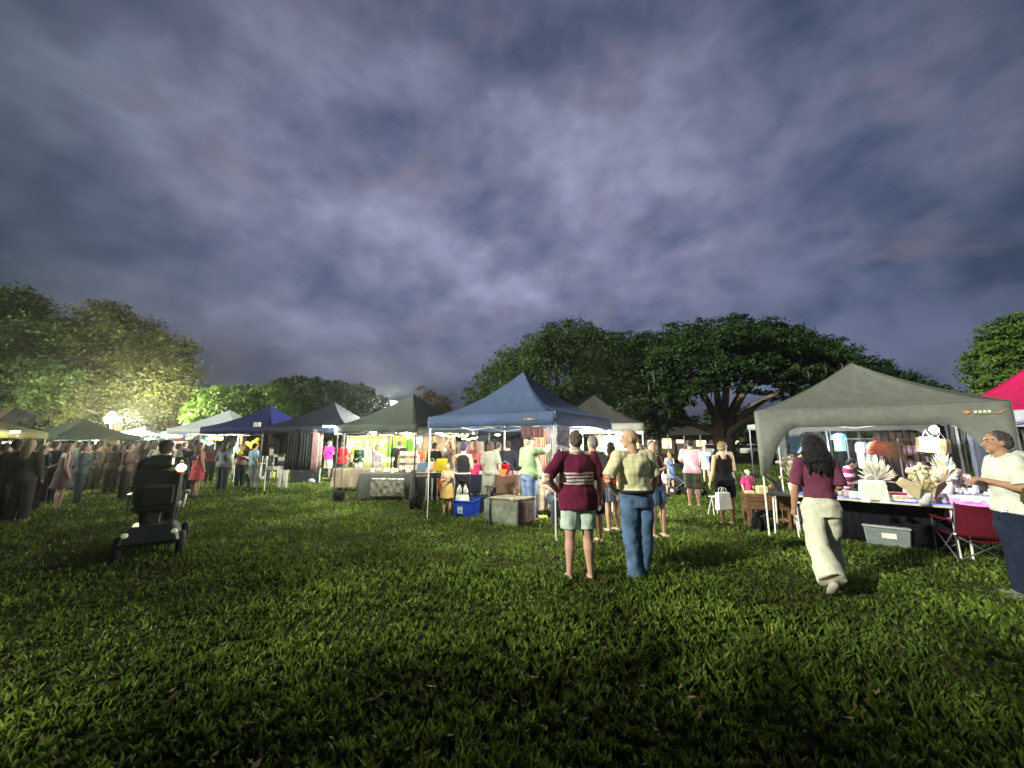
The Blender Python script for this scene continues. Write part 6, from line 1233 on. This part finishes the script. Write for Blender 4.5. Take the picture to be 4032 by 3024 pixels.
p = P(3640, 1978, 5.62); bouquet((p.x, p.y, .752), 'round cream bouquet in a white pot on the blue topped table', .55, .20, 60, seed=3, kind='round', c=(.66, .62, .42), c2=(.34, .26, .13), pot=(.62, .66, .66), paper=(.42, .36, .22))
p = P(3735, 1960, 6.3); bouquet((p.x, p.y, .78), 'tall white dried arrangement with cream spears against the navy wall', .74, .17, 90, seed=4, c=(.66, .68, .62), c2=(.6, .5, .26), kind='spear', pot=(.6, .62, .62))
p = P(3770, 1930, 6.6); bouquet((p.x, p.y, .79), 'low pinkish white arrangement beside the pale hooded top', .38, .20, 34, seed=5, c=(.66, .50, .46), c2=(.68, .66, .66), kind='round', pot=(.6, .6, .66))
p = P(3120, 1900, 6.9); bouquet((p.x, p.y, .722), 'cream flower arrangement at the left end of the khaki tent', .68, .17, 34, seed=6, c=(.58, .54, .36), c2=(.36, .32, .2), kind='round', pot=(.45, .45, .4))
rg = random.Random(33)
for i in range(18):
    q = L1(1.0 + rg.uniform(-.12, .55), -.95 + rg.uniform(-.2, .4), .778); t = thing('soap_flower', 'small white shell shaped soap spread on the pink cloth', 'soap', q, rg.uniform(0, 3), 'white soaps on the pink cloth')
    MB().ell((0, 0, .022), (.045, .035, .022), 10, 6).build('base', mat('white_soap', (.62, .6, .68), rough=.4), t, True)
    for k in range(4): MB().ell((.02 * math.cos(k * 1.57), .02 * math.sin(k * 1.57), .04), (.018, .018, .014), 8, 5).build('petal', mat('white_soap', (.62, .6, .68), rough=.4), t, True)
for i in range(9):
    q = L1(.65 + i * .075, .05 + .1 * (i % 2), .80); single('shell_candle', 'pale shell candle on the side table', 'candle', MB().ell((0, 0, .045), (.045, .045, .05), 10, 7), mat('shell', (.62, .58, .55)), q, 0, 'shell candles on the side table', True)
single('tray', 'flat maroon tray between the tote bag and the round bouquet', 'tray', MB().box((0, 0, .05), (.34, .24, .10), bev=.01), mat('maroon_tray', (.14, .008, .02)), L1(.28, -.98, .752), T1r)
single('tray', 'white edged flat tray in front of the maroon one', 'tray', MB().box((0, 0, .012), (.42, .16, .02), bev=.004), mat('white_card', (.6, .62, .5)), L1(.24, -1.24, .752), T1r)
single('phone', 'black tablet lying on the pink cloth edge', 'tablet', MB().box((0, 0, .012), (.22, .14, .015), bev=.004), mat('black_glass', (.006, .006, .01), rough=.15), L1(1.42, -1.3, .775), T1r)
# hanging boxes
for i, (px, py, Y, w, h_, lab) in enumerate([(3652, 1752, 6.05, .245, .235, 'large kraft cardboard box hanging in front, white sticker at its foot'), (3688, 1755, 6.35, .20, .24, 'second kraft cardboard box hanging behind the large one'), (3712, 1758, 6.65, .17, .25, 'rearmost kraft cardboard box hanging near the lamp')]):
    p = P(px, py, Y); t = thing('cardboard_box', lab, 'box', p, T1r + .35, 'hanging kraft boxes'); MB().box((0, 0, 0), (w, .09, h_), M=Matrix.Rotation(.08, 3, 'Y'), bev=.004).build('body', mat('kraft', (.36, .25, .13), noise_amt=.12, rough=.85), t)
    MB().tube([(-.05, 0, h_ / 2), (0, 0, h_ / 2 + .12), (.05, 0, h_ / 2)], .004, 5).build('string', WHITEMETAL, t)
    if i == 0: MB().box((.03, -.048, -.07), (.05, .004, .03)).build('sticker', mat('white_card', (.65, .65, .6)), t)
# shelf, wicker, quilt, rack
p = P(3590, 1745, 7.3); t = thing('bookshelf', 'dark narrow shelf of plum coloured goods behind the hanging boxes', 'shelf', (p.x, p.y, 0), T1r)
for z in (.5, .8, 1.1, 1.4, 1.7): MB().box((0, 0, z), (.34, .22, .02)).build('board', mat('dark_wood', (.04, .025, .02)), t)
for s in (-1, 1): MB().box((s * .18, 0, .86), (.02, .23, 1.72)).build('side_panel', mat('dark_wood', (.04, .025, .02)), t)
for k in range(4):
    for i in range(4): jar(Vector((p.x, p.y, .511 + k * .3)) + Matrix.Rotation(T1r, 3, 'Z') @ Vector((-.12 + i * .08, -.04, 0)), .17, (.16, .08, .10), 'plum coloured jar, %s from the left on the %s board of the dark shelf' % (NTH[i], NTH[k]), 'plum jars on the dark shelf', (.2, .12, .12))
p = P(3530, 1772, 7.6); single('wicker_panel', 'brown woven wicker panel tilted behind the palm bouquet', 'wicker panel', MB().box((0, 0, 0), (.46, .05, .30), M=Matrix.Rotation(.12, 3, 'Y')), plaid_mat('wicker', (.12, .065, .03), (.04, .02, .01), (.05, .03, .015), 260, 260, thr=(.9, .9)), p, T1r)
p = P(3457, 1762, 7.2); t = thing('basket', 'rust red ribbed basket behind the palm bouquet', 'basket', p, 0)
for i in range(10): a = math.pi * i / 9; MB().tube([(.20 * math.cos(a) * k_, .0, .20 * math.sin(a) * k_ - .1) for k_ in (.15, .6, 1.0)], [.03, .045, .03], 8).build('rib', mat('rust_cane', (.36, .09, .045), noise_amt=.3), t, True)
MB().ell((0, 0, .0), (.16, .08, .14), 12, 8).build('body', mat('rust_cane', (.36, .09, .045), noise_amt=.3), t, True)
p = P(3470, 1745, 10.2); t = thing('clothes_rack', 'metal clothes rack with pale garments in the tent beyond', 'clothes rack', (p.x, p.y, 0), T1r * .3)
MB().tube([(-.8, 0, 1.75), (.8, 0, 1.75)], .015, 6).build('rail', DARKMETAL, t)
for s in (-1, 1): MB().tube([(s * .8, 0, 0), (s * .8, 0, 1.75)], .015, 6).build('post', DARKMETAL, t)
for i in range(9): hanging(['grey green', 'dark grey', 'sage', 'white', 'black', 'pale grey', 'brown', 'cream', 'charcoal'][i] + ' garment on the metal clothes rack', 'garment', (p.x - .66 + i * .16, p.y - .05, 1.66), 1.1, .38, .7, [(.25, .27, .22), (.08, .08, .08), (.2, .24, .18), (.62, .68, .66), (.02, .02, .02), (.4, .42, .4), (.14, .09, .06), (.5, .45, .35), (.05, .05, .05)][i], 'garments on the metal rack')
hanging('pale blue shirt hanging at the left inside the khaki tent', 'shirt', P(3128, 1718, 6.9), T1r, .20, .30, (.28, .46, .66)); hanging('sky blue shirt hanging beyond the brown haired woman', 'shirt', P(3300, 1705, 10.6), .2, .42, .5, (.16, .32, .60))
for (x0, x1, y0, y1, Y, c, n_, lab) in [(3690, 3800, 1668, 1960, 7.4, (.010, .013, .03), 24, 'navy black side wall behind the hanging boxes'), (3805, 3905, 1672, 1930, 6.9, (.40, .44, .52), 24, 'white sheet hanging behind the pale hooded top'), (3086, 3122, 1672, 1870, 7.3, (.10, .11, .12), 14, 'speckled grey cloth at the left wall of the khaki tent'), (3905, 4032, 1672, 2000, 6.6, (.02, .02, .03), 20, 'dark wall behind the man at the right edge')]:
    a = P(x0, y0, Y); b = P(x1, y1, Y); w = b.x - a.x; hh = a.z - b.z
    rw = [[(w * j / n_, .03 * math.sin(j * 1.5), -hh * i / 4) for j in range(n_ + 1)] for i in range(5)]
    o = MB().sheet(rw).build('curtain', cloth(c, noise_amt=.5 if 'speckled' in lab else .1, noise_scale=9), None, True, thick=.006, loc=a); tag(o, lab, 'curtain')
# on the grass in front
p = G(3525, 2152); t = thing('storage_tub', 'grey plastic storage tub with white label under the blue topped table', 'tub', (p.x, p.y + .12, 0), T1r)
MB().box((0, 0, .14), (.50, .36, .28), taper=1.08, bev=.02).build('body', mat('grey_tub', (.14, .17, .17), rough=.4), t); MB().box((0, 0, .295), (.57, .42, .03), bev=.01).build('lid', mat('grey_tub2', (.30, .32, .31), rough=.4), t); MB().box((.02, -.198, .17), (.17, .004, .08)).build('label_panel', mat('white_card', (.6, .6, .5)), t)
p = G(3500, 2110); t = thing('crate', 'dark crate on the ground behind the grey storage tub', 'crate', (p.x, p.y + .35, 0), T1r); MB().box((0, 0, .24), (.55, .3, .48), bev=.01).build('body', mat('dark_crate', (.03, .03, .03)), t)
for i, px in enumerate((3612, 3658)):
    p = G(px, 2140 + i * 4); t = thing('shoe', ['left white shoe standing right of the storage tub', 'right white shoe standing near the maroon chair'][i], 'shoe', (p.x, p.y, 0), T1r + .4, 'white shoes')
    MB().tube([(0, -.12, .04), (0, -.04, .05), (0, .06, .06), (0, .13, .06)], [(.03, .03), (.045, .04), (.04, .055), (.035, .05)], 10, up=(0, 0, 1)).build('upper', mat('white_shoe', (.6, .6, .48)), t, True); MB().box((0, 0, .012), (.09, .27, .022), bev=.008).build('sole', mat('white_shoe', (.6, .6, .48)), t)
p = G(3862, 2215); foldchair((p.x, p.y + .05, 0), T1r + math.pi + .25, (.085, .006, .014), 'maroon camping chair facing the stall at the right', .95)
p = G(3000, 2092); sandbag((p.x, p.y, 0), 'black sandbag on the front left leg of the khaki tent', .95)
p = G(3052, 2088); t = thing('wooden_planter', 'brown wooden trough on legs behind the khaki tent leg', 'planter', (p.x, p.y + .18, 0), -.25)
for i in range(4): MB().box((0, -.16, .40 + i * .075), (.78, .022, .070), bev=.004).build('plank', mat('brown_wood', (.13, .07, .035), noise_amt=.4, noise_scale=6, rough=.8), t)
for i in range(4): MB().box((0, .16, .40 + i * .075), (.78, .022, .070), bev=.004).build('plank', mat('brown_wood', (.13, .07, .035), noise_amt=.4, noise_scale=6, rough=.8), t)
for s in (-1, 1):
    for i in range(4): MB().box((s * .38, 0, .40 + i * .075), (.022, .29, .070), bev=.004).build('end_plank', mat('brown_wood', (.13, .07, .035), noise_amt=.4, noise_scale=6, rough=.8), t)
    for sy in (-1, 1): MB().box((s * .34, sy * .13, .30), (.07, .05, .60), bev=.005).build('leg', mat('brown_wood', (.13, .07, .035), noise_amt=.4, noise_scale=6, rough=.8), t)
MB().box((0, 0, .62), (.74, .29, .015)).build('tray', mat('brown_wood2', (.2, .12, .06)), t); MB().box((0, -.02, .16), (.68, .26, .02)).build('lower_shelf', mat('brown_wood2', (.16, .1, .05)), t)
wp = lambda x, y, z: Vector((p.x, p.y + .18, z)) + Matrix.Rotation(-.25, 3, 'Z') @ Vector((x, y, 0))
for i, (x, w, h_, c, lab) in enumerate([(-.28, .16, .07, (.55, .48, .25), 'low yellow paper parcel at the left of the wooden trough'), (-.06, .17, .17, (.50, .45, .24), 'tall yellow paper parcel in the wooden trough'), (.27, .2, .05, (.35, .28, .18), 'flat tan parcel at the right of the wooden trough')]): single('paper_parcel', lab, 'parcel', MB().box((0, 0, h_ / 2), (w, .14, h_), bev=.01), mat('paper_parcel', c), wp(x, -.02, .628), -.2)
bottle(wp(.11, -.02, .628), .26, (.10, .045, .03), 'dark brown bottle between the paper parcels', None, 'bottle', (.12, .06, .04))
p = G(3142, 2080); t = thing('folding_stool', 'black framed folding stool with white cloth beside the wooden trough', 'stool', (p.x, p.y + .15, 0), -.3)
for sy in (-1, 1): MB().tube([(-.2, sy * .14, 0), (.2, sy * .14, .46)], .012, 6).build('leg', DARKMETAL, t, True); MB().tube([(.2, sy * .16, 0), (-.2, sy * .16, .46)], .012, 6).build('leg', DARKMETAL, t, True)
MB().box((0, 0, .46), (.42, .32, .02), bev=.005).build('seat', cloth((.4, .37, .4)), t); MB().prism([(-.09, 0.02), (.12, 0.02), (.10, .40), (-.06, .42)], -.16, -.15).build('cloth_panel', cloth((.4, .37, .38)), t)
# pram
def pram(loc, rz, label, c=(.010, .012, .018)):
    t = thing('pram', label, 'pram', loc, rz); m = cloth(c, 'pram_fabric')
    MB().tube([(0, -.30, .42), (0, -.1, .40), (0, .15, .42), (0, .32, .62)], [(.17, .10), (.2, .12), (.2, .14), (.17, .05)], 14, up=(0, 0, 1)).build('seat', m, t, True)
    rw = [[(-.21 + .42 * j / 8, .30 - .36 * math.sin(a) * 1.0, .62 + .34 * math.cos(a) - .04 * abs(j - 4) / 4) for j in range(9)] for a in [math.radians(q) for q in range(-20, 91, 10)]]
    MB().sheet(rw).build('hood', m, t, True, thick=.012)
    MB().tube([(-.2, .30, .6), (-.2, .62, 1.0), (.2, .62, 1.0), (.2, .30, .6)], .014, 6).build('handle', DARKMETAL, t, True)
    for sx in (-1, 1):
        MB().tube([(sx * .22, -.38, .14), (sx * .22, .30, .62)], .013, 6).build('frame', DARKMETAL, t); MB().tube([(sx * .22, .36, .14), (sx * .22, -.08, .45)], .013, 6).build('frame', DARKMETAL, t)
        for y in (-.38, .36):
            MB().tube([(sx * .24 - .015, y, .14), (sx * .24 + .015, y, .14)], .14, 18).build('wheel', mat('rubber', (.015, .015, .015), rough=.8), t); MB().tube([(sx * .24 - .02, y, .14), (sx * .24 + .02, y, .14)], .05, 10).build('hub', WHITEMETAL, t)
    MB().box((0, 0, .22), (.38, .4, .12), bev=.02).build('basket', m, t); return t
p = P(3040, 1745, 8.2); pram((p.x, p.y, 0), 1.2, 'black pram with hood behind the khaki tent leg'); p = P(3072, 1822, 7.8); single('bow', 'pale pink bow on the black pram', 'bow', MB().ell((-.05, 0, .01), (.05, .02, .03), 8, 6).ell((.05, 0, .01), (.05, .02, .03), 8, 6).ell((0, -.01, 0), (.02, .02, .02), 8, 6).tube([(0, 0, 0), (.04, 0, -.09)], .012, 5), cloth((.6, .35, .36)), p, 0, None, True)
p = P(2690, 1745, 12.2); pram((p.x, p.y, 0), .8, 'black pram on the lawn right of the girl in the blue dress')
p = P(2822, 1745, 6.95); bag((p.x, p.y - .05, .46), .3, .30, .30, .1, (.62, .6, .54), 'white carrier bag hanging from the hand of the woman in black')
p = G(2822, 2036); t = thing('white_stool', 'white folding step stool just behind the white carrier bag', 'stool', (p.x + .05, p.y + .1, 0), .2)
for s in (-1, 1): MB().tube([(s * .13, -.1, 0), (s * .08, 0, .42)], .012, 6).build('leg', WHITEMETAL, t); MB().tube([(s * .13, .12, 0), (s * .08, 0, .42)], .012, 6).build('leg', WHITEMETAL, t)
MB().box((0, 0, .43), (.22, .16, .02)).build('seat', WHITEMETAL, t)
p = P(3975, 1745, 4.05); t = thing('shoulder_bag', 'brown canvas shoulder bag on the back of the man at the right edge', 'bag', (p.x + .30, p.y + .02, .92), math.radians(96)); MB().box((0, 0, .20), (.34, .14, .40), bev=.03).build('body', cloth((.10, .065, .035)), t); MB().tube([(.0, .0, .40), (-.03, .16, .50), (-.02, .28, .34), (0, .30, .1)], [(.022, .006)] * 4, 8).build('strap', cloth((.10, .065, .035)), t, True)

# ------------------------------------------------------------------ mobility scooter with rider
s0 = G(560, 2196); SR = -.30
SR = .66
t = thing('mobility_scooter', 'dark mobility scooter seen from behind on the grass at the left', 'mobility scooter', (s0.x, s0.y + .12, 0), SR); t.scale = (1.1, 1.1, 1.12)
blk = mat('scooter_plastic', (.020, .024, .028), rough=.35, spec=.5); grn = mat('scooter_body', (.022, .028, .027), rough=.3, spec=.6)
MB().box((0, -.10, .30), (.58, .52, .24), taper=.86, bev=.05).build('rear_housing', grn, t); MB().box((0, .42, .17), (.50, .72, .07), bev=.02).build('deck', blk, t); MB().box((0, .82, .30), (.40, .20, .32), taper=.6, bev=.04).build('front_cowl', grn, t)
MB().box((0, -.02, .50), (.09, .09, .24)).build('seat_post', DARKMETAL, t); MB().box((0, .04, .62), (.48, .46, .11), bev=.04).build('seat', blk, t); MB().box((0, -.20, .90), (.47, .11, .50), M=Matrix.Rotation(.12, 3, 'X'), bev=.045).build('backrest', blk, t); MB().box((0, -.26, 1.22), (.26, .09, .16), bev=.035).build('headrest', blk, t)
for s in (-1, 1):
    MB().box((s * .29, .06, .78), (.065, .34, .045), bev=.015).build('armrest', blk, t); MB().tube([(s * .27, -.12, .6), (s * .29, -.10, .78)], .014, 6).build('arm_bracket', WHITEMETAL, t, True)
    for y, r in ((-.16, .15), (.80, .13)):
        w_ = MB(); w_.tube([(s * .30 - .045, y, r), (s * .30 - .03, y, r), (s * .30 + .03, y, r), (s * .30 + .045, y, r)], [r * .85, r, r, r * .85], 22); w_.build('wheel', mat('rubber', (.015, .015, .015), rough=.8), t, True); MB().tube([(s * .30 - .05, y, r), (s * .30 + .052, y, r)], r * .5, 12).build('rim', mat('chrome', (.5, .5, .5), rough=.2, metal=.9), t)
    MB().ell((s * .23, -.37, .34), (.035, .015, .03), 10, 6).build('tail_light', mat('pale_reflector', (.6, .65, .45), rough=.2, emit=(.8, 1, .5), estr=.12), t, True)
    MB().tube([(s * .02, .78, 1.0), (s * .24, .70, 1.06)], .015, 6).build('handlebar', blk, t, True)
    MB().tube([(s * .20, .76, 1.02), (s * .27, .76, 1.20)], .006, 5).build('mirror_stem', DARKMETAL, t); MB().ell((s * .28, .75, 1.23), (.06, .012, .04), 10, 6).build('mirror', mat('chrome', (.5, .5, .5), rough=.2, metal=.9), t, True)
MB().tube([(0, .86, .40), (0, .76, 1.02)], .03, 8).build('tiller', blk, t, True); MB().box((0, .92, .78), (.34, .22, .22), bev=.01).build('front_basket', DARKMETAL, t)
MB().box((.02, -.31, .80), (.30, .10, .26), bev=.02).build('rear_bag', mat('scooter_bag', (.018, .02, .026)), t)
MB().tube([(-.16, -.38, .90), (.18, -.38, .90)], .006, 5).build('bag_trim', mat('chrome', (.5, .5, .5), rough=.2, metal=.9), t)
rp = Vector((s0.x, s0.y + .12, 0)) + Matrix.Rotation(SR, 3, 'Z') @ Vector((0, .02, 0))
person('rider in dark clothes seated on the mobility scooter', rp.x, rp.y, math.degrees(-SR), 1.78, w=1.15, sk=(.3, .19, .14), hair='short', hc=(.03, .025, .02), top='long', tc=(.022, .022, .03), bot='long', bc=(.02, .02, .025), z_seat=.70, lL='sit', lR='sit', aL='reach', aR='reach', lean=6, q=.012, cap=(.03, .028, .03))
lp = Vector((s0.x, s0.y + .12, 0)) + Matrix.Rotation(SR, 3, 'Z') @ Vector((.40, .35, 1.22)); lp = P(714, 1842, 5.7)
t = thing('lantern', 'small glowing lantern held up beside the scooter rider', 'lantern', lp); MB().ell((0, 0, 0), (.065, .065, .06), 12, 8).build('globe', emis('lantern_globe', (1, .80, .48), 1.6), t, True); MB().lathe2((0, 0, -.09), [(.04, 0), (.05, .03)], 12).build('base', mat('orange_plastic', (.6, .12, .02)), t); MB().tube([(-.05, 0, .04), (0, 0, .12), (.05, 0, .04)], .005, 5).build('handle', DARKMETAL, t, True); lamp('lantern_glow', (0, -.02, .1), 3, (1, .8, .5), .05, t)
MB().tube([(0, 0, -.09), (-.02, 0, -.6), (-.03, 0, -1.18)], .012, 6).build('staff', DARKMETAL, t)

# ------------------------------------------------------------------ beyond the lawn: houses, cars
def house(px, Y, w, h, label, wins, c=(.16, .13, .10)):
    p = P(px, 1745, Y); t = thing('house', label, 'house', (p.x, p.y, 0), RND.uniform(-.05, .05)); m = mat('render_wall', c, rough=.9)
    MB().box((0, 2.5, h / 2), (w, 5, h)).build('wall', m, t); MB().prism([(-w / 2 - .6, h), (w / 2 + .6, h), (w / 2 - 1.5, h + 1.3), (-w / 2 + 1.5, h + 1.3)], -.9, 5.9).build('roof', mat('roof', (.05, .05, .05)), t)
    for i in range(int(w // 2.4) + 1): MB().box((-w / 2 + .2 + i * (w - .4) / int(w // 2.4), -.8, h / 2), (.14, .14, h)).build('veranda_post', mat('post_paint', (.3, .28, .22)), t)
    for (x, z, ww, hh, lit) in wins:
        f = MB().box((x, -.03, z), (ww + .16, .06, hh + .16)).build('window', mat('window_frame', (.3, .28, .25)), t); MB().box((x, -.07, z), (ww, .02, hh)).build('pane', emis('lit_window', (1, .8, .38), 1.6) if lit else mat('dark_glass', (.01, .01, .012), rough=.1), f)
    return t
house(2655, 60, 13, 2.9, 'low house with three glowing yellow windows beyond the park', [(-3.6, 1.7, 1.1, .8, 1), (-1.2, 1.6, 1.4, 1.5, 1), (.9, 1.9, 1.2, .5, 1), (4.2, 1.6, 1.5, .9, 1), (-5.4, 1.6, .7, .9, 0)])
house(2960, 66, 11, 2.8, 'dim house right of the forked trunk', [(-2.5, 1.6, 1.2, .9, 1), (1.0, 1.6, 1.4, 1, 0), (3.6, 1.6, 1, .9, 0)])
house(3180, 64, 12, 2.9, 'dim house behind the khaki tent leg', [(-3, 1.6, 1.2, 1, 0), (0, 1.6, 1.4, 1, 1), (3.4, 1.6, 1.2, 1, 0)])
def car(px, Y, rz, c, label):
    p = P(px, 1745, Y); t = thing('parked_car', label, 'car', (p.x, p.y, 0), rz, 'cars parked beyond the park'); m = mat('car_paint', c, rough=.25, spec=.6)
    MB().prism([(-2.1, .35), (2.1, .35), (2.15, .75), (1.9, .92), (-2.0, .98), (-2.15, .7)], -.85, .85).build('body', m, t); MB().prism([(-1.6, .97), (1.15, .93), (.5, 1.42), (-1.1, 1.45)], -.72, .72).build('cabin', mat('dark_glass', (.01, .01, .012), rough=.1), t); MB().prism([(-1.12, 1.455), (.52, 1.425), (.45, 1.48), (-1.05, 1.51)], -.7, .7).build('roof', m, t)
    for x in (-1.3, 1.35):
        for s in (-1, 1): MB().tube([(x, s * .86 - .1, .33), (x, s * .86 + .02, .33)], .33, 16).build('wheel', mat('rubber', (.015, .015, .015), rough=.8), t)
    for s in (-1, 1): MB().ell((2.12, s * .6, .72), (.05, .16, .08), 8, 6).build('headlight', emis('headlamp', (1, 1, .9), 3) if 'headlights on' in label else mat('lamp_glass', (.5, .5, .5), rough=.1), t, True)
car(2800, 52, -2.2, (.4, .4, .4), 'pale car with headlights on left of the forked trunk'); car(2985, 50, .2, (.45, .43, .4), 'pale parked car right of the forked trunk'); car(2915, 54, -.1, (.05, .06, .08), 'dark parked car behind the rain tree'); car(2490, 56, 0, (.04, .05, .06), 'dark parked car left of the lit house windows')
ps = P(2935, 1745, 40); t = thing('street_lamp', 'dim park lamp on a thin post right of the forked trunk', 'street lamp', (ps.x + 3, ps.y, 0)); MB().tube([(0, 0, 0), (0, 0, 4.2)], .06, 8).build('post', DARKMETAL, t); MB().lathe2((0, 0, 4.2), [(.12, 0), (.18, .15), (.05, .3)], 12).build('lamp_shade', DARKMETAL, t)

rg = random.Random(71)
for i in range(20):
    x = -.80 + i * .082; kind = i % 4; q = L1(x + rg.uniform(-.02, .02), -1.12 + rg.uniform(-.12, .22), .752)
    w_ = ('white', 'cream', 'pale pink', 'clear grey')[kind]; c = [(.6, .6, .58), (.5, .47, .36), (.5, .34, .34), (.4, .42, .42)][kind]; nb = ('tall', 'squat', 'small', 'wide')[(i // 4) % 4]
    if kind in (0, 3): jar(q, (.15, .08, .06, .10)[(i // 4) % 4], c, '%s %s jar, %s small item from the left on the blue table' % (nb, w_, (NTH + ['nineteenth', 'twentieth'])[i]), 'small goods on the blue topped table', (.6, .6, .55))
    else: single('gift_box', '%s %s gift box, %s small item from the left on the blue table' % (nb, w_, (NTH + ['nineteenth', 'twentieth'])[i]), 'box', MB().box((0, 0, .04), (.09, .07, (.12, .07, .05, .08)[(i // 4) % 4]), bev=.006), mat('gift', c), q, rg.uniform(-.5, .5), 'small goods on the blue topped table')
for i in range(14):
    q = L1(.55 + .07 * i, .0 + .12 * (i % 3), .80); single('soap_block', 'white soap block in the rows on the side table', 'soap', MB().box((0, 0, .03 + .02 * (i % 3)), (.06, .05, .05 + .04 * (i % 3)), bev=.01), mat('white_soap', (.62, .6, .68), rough=.4), q, rg.uniform(-.4, .4), 'soap blocks on the side table')
t = thing('carton', 'open brown carton left of the tall palm bouquet', 'box', L1(-.62, -.85, .752), T1r + .3); 
for (x, y, a, b_) in ((0, -.12, .30, .012), (0, .12, .30, .012), (-.15, 0, .012, .24), (.15, 0, .012, .24)): MB().box((x, y, .09), (a, b_, .18)).build('side', mat('kraft', (.36, .25, .13), noise_amt=.12, rough=.85), t)
for sy in (-1, 1): MB().box((0, sy * .17, .19), (.30, .11, .008), M=Matrix.Rotation(sy * -.5, 3, 'X')).build('flap', mat('kraft', (.36, .25, .13), noise_amt=.12, rough=.85), t)

hang_lamp(L1(-.55, .2, 1.98), 34, 'small white lamp added to brighten the khaki tent, left of the cardboard boxes', (.94, .97, 1), 40, (.16, .05, .04))  # added fill lamp to lift the tent interior

# ------------------------------------------------------------------ evening haze over the park
def haze(dens):
    m = bpy.data.materials.new('haze_air'); m.use_nodes = True; t = m.node_tree; t.nodes.clear(); o_ = t.nodes.new('ShaderNodeOutputMaterial'); v = t.nodes.new('ShaderNodeVolumePrincipled')
    v.inputs['Color'].default_value = (.85, .88, .85, 1); v.inputs['Density'].default_value = dens; v.inputs['Anisotropy'].default_value = .8; t.links.new(v.outputs[0], o_.inputs['Volume'])
    o = MB().box((0, 30, 14.0), (210, 140, 30)).build('haze', m); o['kind'] = 'stuff'; o['label'] = 'thin evening haze over the park'
haze(.0005)

# ------------------------------------------------------------------ bake the remeshed surfaces
bpy.context.view_layer.update()
_dg = bpy.context.evaluated_depsgraph_get()
_new = [(o, bpy.data.meshes.new_from_object(o.evaluated_get(_dg))) for o in dict.fromkeys(BAKE)]
for o, me in _new:
    o.modifiers.clear(); o.data = me
